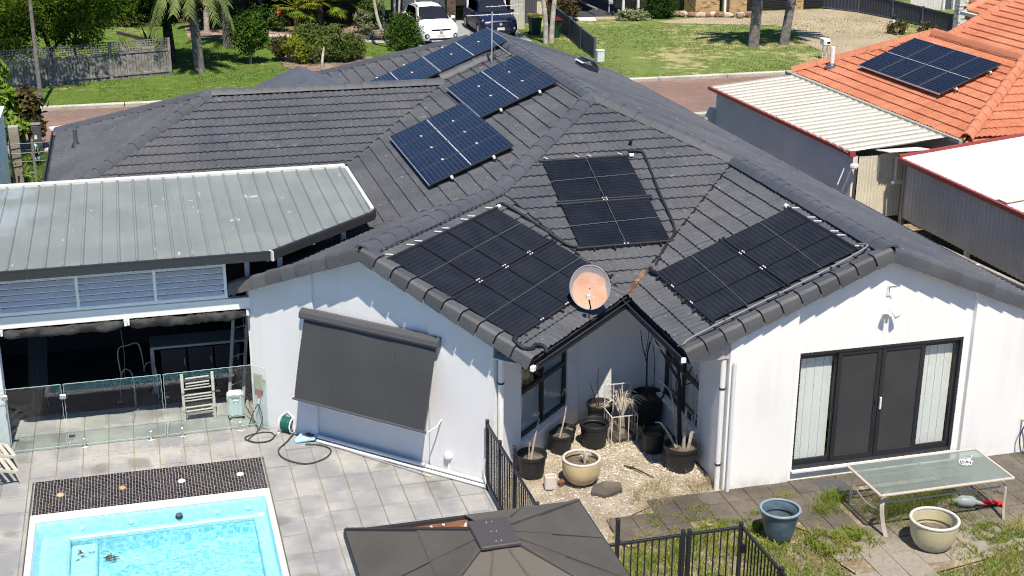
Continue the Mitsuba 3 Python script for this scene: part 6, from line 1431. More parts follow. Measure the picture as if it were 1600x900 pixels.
flat('mulch', pick((0.11, 0.075, 0.055), (0.26, 0.19, 0.15), 3., 26., .6), .95)
def blob_poly(cx, cy, rx, ry, seed):
    a = np.linspace(0, 2*PI, 40)[:-1]; r = 1 + .1*np.sin(a*3 + seed) + .06*np.sin(a*5 + 2*seed); return Polygon(np.c_[cx + rx*r*np.cos(a), cy + ry*r*np.sin(a)])
setting('mulch_bed', sheet(blob_poly(-3.6, 40.6, 2.1, 2.1, 1), .085), 'm_mulch'); setting('mulch_bed', sheet(Polygon([(-9, 48.3), (-5.5, 48.0), (-2.4, 46.9), (-.9, 45.2), (.55, 44.3), (.9, 46), (1.0, 50.6), (-9, 52)]), .085), 'm_mulch')
setting('bed_edging', MB().tube([(-5.5, 47.95, .1), (-2.4, 46.8, .1), (-.9, 45.1, .1), (.6, 44.2, .1)], .10, 6), 'm_kerb')
p_, r_ = scatter(sbox(-13, 33.9, 30, 47), 42000, 61, msk(.5, .3, .6, 3)); v1, f1 = blades(p_, r_, .03, .08, .035, .8, .06); p_, r_ = scatter(sbox(-17, 22, -13, 26.6), 5000, 62); v2, f2 = blades(p_, r_, .04, .12, .04, .8, .02)
leafmat('far_grass', c_grass((0.075, 0.135, 0.025), (0.14, 0.20, 0.05), (0.28, 0.26, 0.13), .35, .8)); put('lawn_grass', MB().add(v1, f1).add(v2, f2), 'm_far_grass', label='green lawn grass on the front yards across the street', cat='grass', kind='stuff')

# ---- foliage builders
def c_leaf(lo, hi, f=7.0):
    def fn(p, n, uv):
        r = cell_rand(dr.floor(p.x*f*2), dr.floor(p.y*f*2), dr.floor(p.z*f*2)); t = fbm(p.x*1.3, p.y*1.3, p.z*1.3, 2); return mix(lo, hi, dr.clip(r*.75 + (t - .5)*1.2 + .1, 0, 1))
    return fn
leafmat('leaf_citrus', c_leaf((0.022, 0.060, 0.012), (0.115, 0.19, 0.03)), .3); leafmat('leaf_dark', c_leaf((0.014, 0.040, 0.010), (0.05, 0.10, 0.022)), .25); leafmat('leaf_fern', c_leaf((0.045, 0.10, 0.012), (0.155, 0.235, 0.03)), .45); leafmat('leaf_yellow', c_leaf((0.10, 0.145, 0.02), (0.32, 0.34, 0.04)), .4); leafmat('leaf_shrub', c_leaf((0.05, 0.085, 0.022), (0.17, 0.22, 0.055)), .35); leafmat('leaf_red', c_leaf((0.05, 0.045, 0.02), (0.14, 0.11, 0.05)), .3); leafmat('leaf_bright', c_leaf((0.09, 0.17, 0.02), (0.24, 0.36, 0.05)), .45); leafmat('frond', c_leaf((0.10, 0.145, 0.04), (0.26, 0.31, 0.12)), .4); leafmat('frond_dark', c_leaf((0.03, 0.06, 0.02), (0.09, 0.14, 0.045)), .3); leafmat('leaf_pale', c_leaf((0.14, 0.17, 0.07), (0.42, 0.43, 0.26)), .35)
flat('bark_grey', pick((0.13, 0.12, 0.115), (0.24, 0.225, 0.21), 6., 30., .5), .95); flat('bark_pale', pick((0.32, 0.29, 0.25), (0.50, 0.46, 0.40), 5., 25., .4), .9); flat('bark_dark', pick((0.045, 0.038, 0.032), (0.09, 0.075, 0.06), 6., 30., .5), .95)
def leaf_cloud(blobs, n, size, seed, aspect=.5, shell=.55):
    """blobs: (centre, radii); leaves fill clumps near each blob's surface"""
    r = np.random.default_rng(seed); tot = sum(np.prod(b[1])**(2/3) for b in blobs); out = MB()
    for c, rad in blobs:
        k = max(6, int(n*np.prod(rad)**(2/3)/tot)); rad = V3(*rad); nc = max(5, k//26)
        d = r.normal(0, 1, (nc, 3)); d /= np.linalg.norm(d, axis=1, keepdims=True); cc = V3(*c) + d*rad*(shell + (1 - shell)*r.random((nc, 1))**.6)*r.uniform(.75, 1.08, (nc, 1))
        i = r.integers(0, nc, k); p = cc[i] + r.normal(0, 1, (k, 3))*rad.mean()*.16
        nn = r.normal(0, 1, (k, 3)) + d[i]*1.0 + [0, 0, .7]; nn /= np.linalg.norm(nn, axis=1, keepdims=True)
        t = np.cross(nn, r.normal(0, 1, (k, 3))); t /= np.linalg.norm(t, axis=1, keepdims=True); b = np.cross(nn, t); s = size*r.uniform(.6, 1.4, (k, 1))
        V = np.stack([p - t*s, p - b*s*aspect + nn*s*.12, p + t*s, p + b*s*aspect + nn*s*.12], 1)
        out.add(V.reshape(-1, 3), (np.array([[0, 1, 2], [0, 2, 3]])[None] + 4*np.arange(k)[:, None, None]).reshape(-1, 3))
    return out
def plant(key, label, cat, blobs, n, size, leafm, seed, trunks=(), bark='m_bark_grey', group=None, aspect=.5):
    k = thing(key, label, cat, group)
    for pts, r0, r1 in trunks:
        c = chain(pts, 5); part(k, 'trunk' if r0 > .03 else 'stem', MB().tube(c, np.linspace(r0, r1, len(c)), 9), bark, smooth=50)
    part(k, 'crown', leaf_cloud(blobs, n, size, seed, aspect), leafm); return k
def frond(m, base, dirn, L, droop, nl=38, wl=.48, seed=0, up0=.6):
    rg = np.random.default_rng(seed); d = unit([dirn[0], dirn[1], 0]); sd = V3(-d[1], d[0], 0); P = []
    for t in np.linspace(0, 1, 12): P.append(V3(*base) + d*L*(t*.85 - .12*t*t) + V3(0, 0, L*(up0*t - droop*t*t)))
    P = np.array(P); m.tube(P, np.linspace(.025, .006, 12), 5, False); u_ = np.linspace(.12, .99, nl)
    for t in u_:
        f = t*11; i = min(10, int(f)); p = P[i] + (P[i + 1] - P[i])*(f - i); tg = unit(P[i + 1] - P[i])
        for s_ in (-1, 1):
            l = wl*(1 - .55*abs(t - .4))*rg.uniform(.8, 1.15); q = p + sd*s_*l*.75 + tg*l*.45 - V3(0, 0, l*rg.uniform(.35, .8)); w_ = tg*.034; mid = (p + q)/2 + V3(0, 0, .04)
            m.add([p - w_, p + w_, mid + w_, mid - w_, q], [[0, 1, 2], [0, 2, 3], [3, 2, 4]])
def palm(label, x, y, H, lean, r0, nf, L, matn, seed, bark='m_bark_grey', droop=1.0, up0=.6):
    k = thing('palm_tree', label, 'palm tree'); pts = chain([(x, y, 0), (x + lean*.35, y, H*.5), (x + lean, y, H)], 8); rr = np.linspace(r0*1.08, r0*.8, len(pts)); 
    part(k, 'trunk', MB().tube(pts, rr, 14), bark, smooth=60)
    for i, z_ in enumerate(np.arange(.25, H - .2, .22)):
        j = np.interp(z_, pts[:, 2], np.arange(len(pts))); c = V3(np.interp(z_, pts[:, 2], pts[:, 0]), y, z_); part(k, 'leaf_scar', MB().tube([c + [(r0*1.02)*math.cos(a), (r0*1.02)*math.sin(a), .0] for a in np.linspace(0, 2*PI, 15)], .012, 4, False), bark)
    for i in range(nf):
        a = 2.4*i + seed; mm = MB(); frond(mm, (x + lean, y, H), (math.cos(a), math.sin(a)), L*(.85 + .3*((i*7) % 5)/5), droop*(.8 + .4*((i*3) % 4)/4), seed=seed*50 + i, up0=up0); part(k, 'frond', mm, matn)
    return k
palm('grey trunked palm on the left lawn behind the end of the paling fence', -8.95, 39.4, 3.7, -.25, .20, 13, 2.4, 'm_frond', 1, droop=1.25)
palm('second grey palm farther back on the left lawn beside the round dark tree', -7.35, 45.6, 4.3, -.1, .19, 14, 2.6, 'm_frond', 2, droop=1.25)
palm('small pale trunked palm in the shade farthest back on the left', -8.0, 50.3, 3.6, .1, .13, 12, 2.4, 'm_frond_dark', 3, 'm_bark_pale', 1.2)
palm('pale stemmed palm with dark drooping fronds behind the clipped tree', -5.2, 51.5, 3.0, .0, .13, 14, 2.3, 'm_frond_dark', 4, 'm_bark_pale', 1.2)
palm('tall straight palm trunk on the right front lawn', 16.1, 39.9, 5.2, .35, .24, 16, 3.0, 'm_frond', 5, 'm_bark_grey', .75, .35)
palm('leaning palm trunk beside the tan driveway', 17.7, 40.05, 5.6, 1.1, .21, 16, 3.0, 'm_frond', 6, 'm_bark_grey', .75, .35)
def fan_palm(label, x, y, z, n, R, seed):
    k = thing('fan_palm', label, 'palm'); rg = np.random.default_rng(seed); part(k, 'trunk', MB().tube([(x, y, 0), (x, y, z)], [.16, .13], 8), 'm_bark_dark')
    for i in range(n):
        a = 2.4*i; el = rg.uniform(-.5, 1.1); d = V3(math.cos(a)*math.cos(el), math.sin(a)*math.cos(el), math.sin(el)); tip = V3(x, y, z) + d*R*rg.uniform(.55, 1.0); m = MB(); m.tube([(x, y, z), tip], .012, 4, False); sd = unit(np.cross(d, [0, 0, 1])); u_ = np.cross(sd, d)
        for q in np.linspace(-1.25, 1.25, 13):
            e = unit(d*math.cos(q) + sd*math.sin(q)); l = .62*rg.uniform(.8, 1.1); end = tip + e*l - V3(0, 0, .22*l); w_ = np.cross(e, u_)*.035; mid = tip + e*l*.55 - V3(0, 0, .02); m.add([tip, mid - w_, end, mid + w_], [[0, 1, 2], [0, 2, 3]])
        part(k, 'fan', m, 'm_leaf_yellow' if i % 3 else 'm_leaf_bright')
    return k
fan_palm('bushy yellow-green fan palm in the garden bed across the street', -2.6, 49.2, 1.5, 26, 1.1, 1); fan_palm('second yellow-green fan palm, left of the first in the bed', -3.7, 49.6, 1.2, 22, 1.0, 2); fan_palm('fan palm at the right end of the bed near the white post', -1.6, 50.2, 1.5, 20, .9, 3)
plant('feathery_tree', 'large feathery bright green tree leaning over the left end of the paling fence', 'tree', [((-15.2, 39.6, 2.7), (2.1, 1.6, 1.1)), ((-13.2, 39.2, 2.9), (1.6, 1.3, .9)), ((-17, 39.5, 2.4), (1.8, 1.5, 1.2)), ((-14.2, 40.2, 3.7), (2.4, 1.8, 1.0)), ((-12.0, 40, 3.0), (1.0, .9, .6)), ((-15.5, 36.2, 4.6), (2.6, 1.3, .8)), ((-18.5, 35.8, 4.4), (2.4, 1.3, .8)), ((-13.2, 37.2, 4.8), (1.3, 1.1, .7)), ((-16.2, 38.6, 1.7), (1.2, .9, .6)), ((-13.6, 38.6, 1.9), (1.0, .7, .5))], 40000, .085, 'm_leaf_fern', 11, [([(-14.9, 40.1, 0), (-14.8, 40, 1.2), (-15.3, 39.8, 2.6)], .13, .06), ([(-14.8, 40, 1.0), (-14.0, 39.8, 1.9), (-13.2, 39.4, 2.8)], .08, .04), ([(-13.9, 40.2, 0), (-13.8, 40.1, 1.3), (-13.6, 39.6, 2.2)], .07, .04)], 'm_bark_dark', aspect=.35)  # high front crown blobs, out of view, added to shade the fence
plant('dark_tree', 'dark leafy tree with a thick black trunk behind the right end of the paling fence', 'tree', [((-10.1, 42.2, 2.6), (1.5, 1.2, .9)), ((-10.0, 39.4, 4.7), (1.5, 1.2, .7)), ((-8.4, 40.2, 5.0), (1.4, 1.2, .7)), ((-9.4, 42.5, 3.2), (1.3, 1.2, .9)), ((-11.0, 42.6, 3.3), (1.6, 1.2, 1.0))], 12000, .10, 'm_leaf_dark', 12, [([(-10.0, 42, 0), (-10.05, 42, 1.2), (-10.1, 42.2, 2.6)], .26, .16)], 'm_bark_dark')  # high near crown blobs, out of view, added to shade the ground behind
plant('clipped_tree', 'small round dark green tree on the left lawn between the palms and the mulch bed', 'tree', [((-6.75, 40.95, 1.35), (.80, .75, .82)), ((-6.6, 40.8, 1.75), (.5, .5, .45))], 7000, .060, 'm_leaf_citrus', 13, [([(-6.75, 40.95, 0), (-6.72, 40.95, .5), (-6.9, 40.95, 1.1)], .06, .03), ([(-6.74, 40.95, .3), (-6.55, 40.9, .8), (-6.4, 40.9, 1.2)], .045, .02)], 'm_bark_pale')
plant('citrus_tree', 'round citrus tree with yellow-tipped leaves beside the white car', 'tree', [((-.35, 39.85, 1.30), (.80, .78, .72)), ((-.2, 39.8, 1.75), (.55, .5, .4)), ((-.6, 39.7, .95), (.45, .4, .4)), ((.1, 39.75, .95), (.4, .4, .4))], 7500, .055, 'm_leaf_citrus', 14, [([(-.34, 39.85, 0), (-.33, 39.85, .45), (-.5, 39.8, 1.0)], .055, .03), ([(-.33, 39.85, .35), (-.15, 39.8, .8), (.0, 39.8, 1.1)], .04, .02)], 'm_bark_dark')
plant('yellow_shrub', 'bright yellow-leaved shrub at the left of the round mulch bed', 'shrub', [((-4.75, 40.7, .75), (.55, .5, .5)), ((-4.5, 40.4, .5), (.4, .4, .4))], 2800, .055, 'm_leaf_yellow', 15, [([(-4.7, 40.7, 0), (-4.7, 40.7, .6)], .03, .02)])
plant('garden_shrub', 'loose olive green shrub in the middle of the round mulch bed', 'shrub', [((-3.75, 40.6, .85), (.95, .8, .7)), ((-3.3, 40.6, 1.15), (.7, .6, .45)), ((-4.3, 41.2, 1.2), (.7, .6, .5))], 7000, .055, 'm_leaf_shrub', 16, [([(-3.95, 38.95, 0), (-3.93, 39.0, .45), (-3.8, 39.3, .9)], .075, .04), ([(-3.5, 40.5, 0), (-3.4, 40.5, .8)], .03, .02)], 'm_bark_pale')
plant('garden_shrub', 'pale olive shrub at the right side of the round mulch bed', 'shrub', [((-2.35, 40.9, .65), (.65, .6, .55)), ((-2.8, 40.3, .55), (.5, .4, .45))], 3400, .055, 'm_leaf_shrub', 17, [([(-2.4, 40.9, 0), (-2.4, 40.9, .5)], .03, .02)])
plant('garden_shrub', 'yellowish shrub at the far left of the round mulch bed', 'shrub', [((-5.35, 41.3, .65), (.5, .5, .5))], 1800, .055, 'm_leaf_red', 18, [([(-5.3, 41.3, 0), (-5.3, 41.3, .5)], .03, .02)])
plant('dark_shrub', 'dark upright shrub in front of the brick wall behind the leaning pale trunk', 'shrub', [((-.1, 49.0, .95), (.65, .5, .75))], 2600, .06, 'm_leaf_citrus', 19, [([(-.1, 49, 0), (-.1, 49, .8)], .03, .02)])
plant('dark_shrub', 'deep green bank of shrubs in shade left of the fan palms', 'shrub', [((-5.6, 50.2, .7), (1.2, .7, .7)), ((-7.3, 51, .6), (1.2, .7, .6)), ((-4.6, 51.6, 1.1), (1.0, .6, .7))], 5200, .07, 'm_leaf_dark', 20, [([(-5.6, 50.2, 0), (-5.6, 50.2, .6)], .03, .02)])
flat('flower_red', (0.62, 0.10, 0.05), .7)
plant('flowering_shrub', 'shrub with red flowers left of the fan palms', 'shrub', [((-4.55, 49.4, .75), (.5, .4, .6))], 1600, .06, 'm_leaf_shrub', 21, [([(-4.5, 49.4, 0), (-4.5, 49.4, .6)], .03, .02)]); part('flowering_shrub', 'flower', leaf_cloud([((-4.5, 49.1, 1.05), (.28, .2, .25))], 40, .07, 5), 'm_flower_red')
plant('pink_shrub', 'yellow and pink leaved shrub at the foot of the white post', 'shrub', [((-.75, 47.9, .7), (.45, .4, .55)), ((-.6, 47.4, .35), (.4, .35, .3))], 2000, .06, 'm_leaf_pale', 22, [([(-.7, 47.9, 0), (-.7, 47.9, .6)], .03, .02)])
strap_plant('agave', (-.62, 45.9, .12), 22, .62, .05, 'blue-green agave at the edge of the garden bed', 'm_strap_blue', 4)
def pale_trunk(label, pts, r):
    k = thing('pale_trunk_tree', label, 'tree'); c = chain(pts, 8); part(k, 'trunk', MB().tube(c, np.linspace(r, r*.75, len(c)), 10), 'm_bark_pale', smooth=50)
    part(k, 'crown', leaf_cloud([((pts[-1][0], pts[-1][1], pts[-1][2] + .8), (1.1, 1.0, .8))], 1500, .07, int(r*1000)), 'm_leaf_shrub'); return k
pale_trunk('leaning pale bare trunk at the right end of the garden bed', [(-.15, 43.6, 0), (-.7, 43.8, 1.3), (-.95, 44.0, 3.2)], .085)
pale_trunk('thin pale trunk in front of the dark brick pier by the garage', [(.95, 47.6, 0), (1.0, 47.6, 1.2), (1.15, 47.6, 3.4)], .06)
pale_trunk('thin leaning trunk beside the garage door', [(1.3, 47.0, 0), (1.6, 47.0, 1.2), (1.9, 47, 3.3)], .05)
pale_trunk('pale grey trunk in front of the bin with the yellow lid', [(7.0, 42.9, 0), (6.95, 42.9, 1.4), (6.6, 43, 3.6)], .12)
pale_trunk('pale grey trunk in front of the bin with the red lid', [(7.3, 43.05, 0), (7.4, 43.1, 1.4), (7.65, 43.2, 3.7)], .13)
# ---- left edge: neighbour's white wall, bush, lamp post and small things
nb_ = thing('white_building', 'corner of a white walled building at the left edge of the picture', 'building'); part(nb_, 'wall', MB().box((-16.85, 19.6, 1.2), (3.2, 5.4, 2.4)), 'm_wall_white'); part(nb_, 'wall', MB().box((-16.9, 22.4, .9), (3.0, .2, 1.8)), 'm_plaster'); part(nb_, 'parapet', MB().box((-16.85, 19.6, 2.43), (3.3, 5.5, .06)), 'm_white_paint'); part(nb_, 'pier', MB().box((-15.05, 22.4, .9), (.3, .3, 1.9)), 'm_old_timber')
plant('garden_bush', 'tall yellow-green leafy bush at the left edge in front of the street', 'bush', [((-15.9, 26.9, 1.7), (.75, .7, .75)), ((-15.6, 26.3, .95), (.6, .55, .6)), ((-16.0, 27.3, 2.4), (.6, .5, .45))], 2700, .12, 'm_leaf_bright', 31, [([(-15.7, 26.8, 0), (-15.7, 26.8, 1.5)], .05, .03)]); plant('garden_bush', 'reddish dark leaved bush right of the yellow-green bush by the street', 'bush', [((-15.05, 27.4, 1.35), (.55, .55, .7)), ((-14.9, 27.2, .85), (.45, .4, .4))], 1500, .12, 'm_leaf_red', 32, [([(-15.0, 27.4, 0), (-15.0, 27.4, 1.2)], .05, .03)])
k = strap_plant('yucca', (-15.25, 24.6, 1.2), 18, .7, .04, 'yucca with a bent pale trunk at the left edge behind the patio roof', 'm_strap_leaf', 8); part(k, 'trunk', MB().tube(chain([(-15.1, 24.4, 0), (-15.4, 24.6, .6), (-15.25, 24.6, 1.25)]), .06, 8), 'm_bark_pale'); strap_plant('yucca', (-15.0, 22.4, .35), 20, .75, .04, 'low pale yucca rosette just above the patio roof at the left edge', 'm_strap_yellow', 9)
strap_plant('spiky_shrub', (-14.7, 25.2, .25), 26, .75, .035, 'dark spiky shrub in the strip of grass left of the house', 'm_frond_dark', 10)
lampk = thing('street_lamp', 'tall grey street lamp post in front of the paling fence', 'street lamp'); lb = V3(-14.95, 33.95, 0)
part(lampk, 'pole', MB().tube([lb, lb + [0, 0, 2.5], lb + [0, 0, 6.2]], [.085, .07, .055], 12), 'm_bark_grey', smooth=40); part(lampk, 'collar', MB().tube([lb + [0, 0, 4.55], lb + [0, 0, 4.75]], .08, 10), 'm_dark_metal'); part(lampk, 'fitting', MB().box(lb + [-.02, -.1, 5.15], (.16, .2, .34), None, .03), 'm_white_paint'); part(lampk, 'arm', MB().tube([lb + [0, 0, 5.3], lb + [-.5, -.1, 5.36]], .03, 8), 'm_dark_metal'); part(lampk, 'arm', MB().tube([lb + [0, 0, 5.3], lb + [.45, .1, 5.36]], .03, 8), 'm_dark_metal')
k = thing('power_pillar', 'short dark grey power pillar with a white label on the near verge', 'power pillar'); part(k, 'body', MB().box((-14.72, 26.45, .5), (.30, .25, 1.0), None, .03), 'm_awning_hood'); part(k, 'label', MB().box((-14.73, 26.315, .62), (.08, .01, .12)), 'm_white_paint'); part(k, 'cap', MB().box((-14.72, 26.45, 1.02), (.33, .28, .05), None, .015), 'm_conduit')
k = thing('garden_ornament', 'small pale blue garden ornament on the grass by the spiky shrub', 'ornament'); part(k, 'body', MB().lathe([(.12, 0), (.14, .2), (.08, .38), (.09, .48), (0, .56)], (-14.75, 25.7, .02), 12), 'm_light_blue', smooth=50); part(k, 'stand', MB().box((-14.75, 25.7, .03), (.32, .32, .05)), 'm_conduit')
k = thing('wire_fence', 'low wire fence with pale posts just behind the patio roof', 'fence')
for z_ in (.25, .5, .78): part(k, 'wire', MB().tube([(-17, 22.0, z_ + .6), (-13.2, 22.3, z_ + .6)], .012, 5), 'm_conduit')
for x_ in (-15.6, -14.55, -13.4): part(k, 'post', MB().box((x_, 22.15, .75), (.07, .07, 1.5), None, .008), 'm_conduit')
k = thing('roof_bracket', 'dark metal bracket with a pale cap at the left corner of the roof', 'bracket'); part(k, 'strut', MB().tube([(-13.75, 18.25, 1.9), (-13.5, 17.9, 2.5)], .03, 6), 'm_gutter'); part(k, 'cap', MB().box((-13.55, 18.3, 2.62), (.5, .3, .05), rotz(.3)), 'm_white_trim')
# paling fence with lattice top
pal_ = thing('paling_fence', 'weathered grey paling fence with a lattice top along the left yard', 'fence')
pa, pb = V3(-10.15, 39.15, 0), V3(-21, 36.3, 0); px_ = unit(pb - pa); pn = np.cross([0, 0, 1], px_); Rp = basis(px_, pn, V3(0, 0, 1)); rg = np.random.default_rng(17)
flat('paling', pick((0.17, 0.16, 0.155), (0.32, 0.30, 0.29), 7., 40., .5), .95)
np_p = 0; left_over = MB()
for i in range(int(np.linalg.norm(pb - pa)/.125)):
    q = pa + px_*(i*.125 + .06) + [0, 0, .60 + rg.normal(0, .012)]; m = MB().box(q + pn*rg.normal(0, .006), (.112, .018, 1.10), Rp @ rotz(0), .004)
    if i < 62: part(pal_, 'paling', m, 'm_paling')
    else: left_over.mesh(m.get())
part(pal_, 'palings', left_over, 'm_paling', kind='stuff')
for z_ in (.25, 1.12): part(pal_, 'rail', MB().beam(pa + pn*.03 + [0, 0, z_], pb + pn*.03 + [0, 0, z_], .04, .08), 'm_paling')
lat = MB()
for z_ in np.linspace(1.2, 1.56, 5): lat.beam(pa + [0, 0, z_], pb + [0, 0, z_], .012, .034)
for i in range(int(np.linalg.norm(pb - pa)/.105)): lat.box(pa + px_*(i*.105) + pn*.012 + [0, 0, 1.38], (.03, .010, .40), Rp)
part(pal_, 'lattice', lat, 'm_paling')
for t_ in (0, 2.4, 4.8, 7.2, 9.6): part(pal_, 'post', MB().box(pa + px_*t_ + pn*.07 + [0, 0, .78], (.1, .09, 1.62), Rp, .006), 'm_paling')
strap_plant('spiky_shrub', (-11.6, 41.2, .4), 30, 1.3, .05, 'dark spiky yucca clump behind the lattice of the paling fence', 'm_frond_dark', 12); strap_plant('spiky_shrub', (-10.9, 43.4, .6), 14, 1.5, .06, 'tall strappy plants farther back on the left yard', 'm_strap_leaf', 13)
k = thing('garden_path_edge', 'timber edging running up the left yard behind the paling fence', 'edging'); part(k, 'board', MB().beam((-9.9, 46.0, .12), (-12.2, 50.5, .12), .12, .2), 'm_bark_dark')
plant('background_hedge', 'mixed red and green shrubs at the back of the left yard', 'hedge', [((-13.5, 53, .8), (2.4, .8, 1.0)), ((-10.8, 52.6, .9), (1.5, .8, 1.0)), ((-17, 52, .8), (2.2, .8, 1.0))], 5000, .09, 'm_leaf_red', 33, [([(-13, 53, 0), (-13, 53, .7)], .04, .02)])
# ---- left far house with garage and carport
brick_c = pick((0.070, 0.045, 0.036), (0.13, 0.085, 0.066), 3., 20., .3)
def c_brick(lo, hi, mortar):
    def fn(p, n, uv):
        row = dr.floor(p.z/.086); u = (p.x + p.y)/.24 + .5*(row - 2*dr.floor(row/2)); fx = u - dr.floor(u); fz = p.z/.086 - row; r = cell_rand(dr.floor(u), row, 4); q = cell_rand(dr.floor(u), row, 9)
        e = dr.minimum(dr.minimum(fx, 1 - fx)*.24, dr.minimum(fz, 1 - fz)*.086); c = mix(mix(lo, hi, r), [x*.45 for x in lo], smoothstep(.82, .95, q)); return mix(mortar, c, smoothstep(.004, .010, e))
    return proc(fn)
flat('brick_dark', c_brick((0.075, 0.048, 0.038), (0.14, 0.085, 0.065), (0.17, 0.15, 0.13)), .9); flat('brick_tan', c_brick((0.40, 0.25, 0.11), (0.54, 0.36, 0.17), (0.46, 0.38, 0.27)), .9); flat('brick_white', c_brick((0.62, 0.61, 0.58), (0.72, 0.71, 0.68), (0.42, 0.42, 0.41)), .8)
hl = thing('dark_brick_house', 'dark brick house with white posts and a cream garage door behind the parked cars', 'house')
part(hl, 'wall', MB().box((-5.0, 53.2, 1.5), (11.6, .25, 3.0)), 'm_brick_dark'); part(hl, 'wall', MB().box((1.45, 50.6, 1.5), (.55, .3, 3.0)), 'm_brick_dark'); part(hl, 'pier', MB().box((4.18, 50.4, 1.5), (.45, .45, 3.0)), 'm_brick_dark'); part(hl, 'pier', MB().box((7.55, 50.7, 1.5), (.4, .4, 3.0)), 'm_brick_dark'); part(hl, 'eave', MB().box((.5, 51.5, 3.05), (17, 4.6, .15)), 'm_white_trim')
for x_, y_ in ((-.25, 49.6), (.55, 49.4), (1.1, 49.3), (4.55, 48.2), (6.35, 47.9), (6.75, 47.6)): part(hl, 'post', MB().box((x_, y_, 1.5), (.11, .11, 3.0)), 'm_white_trim')
part(hl, 'garage_door', MB().box((2.85, 50.7, 1.3), (2.3, .08, 2.6)), 'm_cream_sheet', label='cream roller garage door')
for i in range(18): part(hl, 'door_rib', MB().box((2.85, 50.65, .1 + i*.13), (2.28, .02, .02)), 'm_cream_sheet')
part(hl, 'carport_back', MB().box((5.9, 55.5, 1.5), (3.6, .15, 3.0)), 'm_interior_dark'); part(hl, 'carport_side', MB().box((7.6, 53.2, 1.5), (.12, 4.8, 3.0)), 'm_interior_dark'); part(hl, 'carport_side', MB().box((4.2, 53.1, 1.5), (.12, 4.6, 3.0)), 'm_interior_dark')
sf = thing('sheet_metal_fence', 'grey-green sheet metal fence panels beside the carport', 'fence'); part(sf, 'panel', corrugated((6.5, 47.4, 0), (1, 0, 0), (0, 0, 1), .75, 1.75, .14, .03, 6, True), 'm_grey_sheet'); part(sf, 'panel', corrugated((7.3, 49.2, 0), (1, 0, 0), (0, 0, 1), 1.1, 1.8, .14, .03, 6, True), 'm_awning_hood'); part(sf, 'panel', corrugated((8.25, 50.3, 0), (1, 0, 0), (0, 0, 1), 1.2, 1.8, .14, .03, 6, True), 'm_cream_sheet')
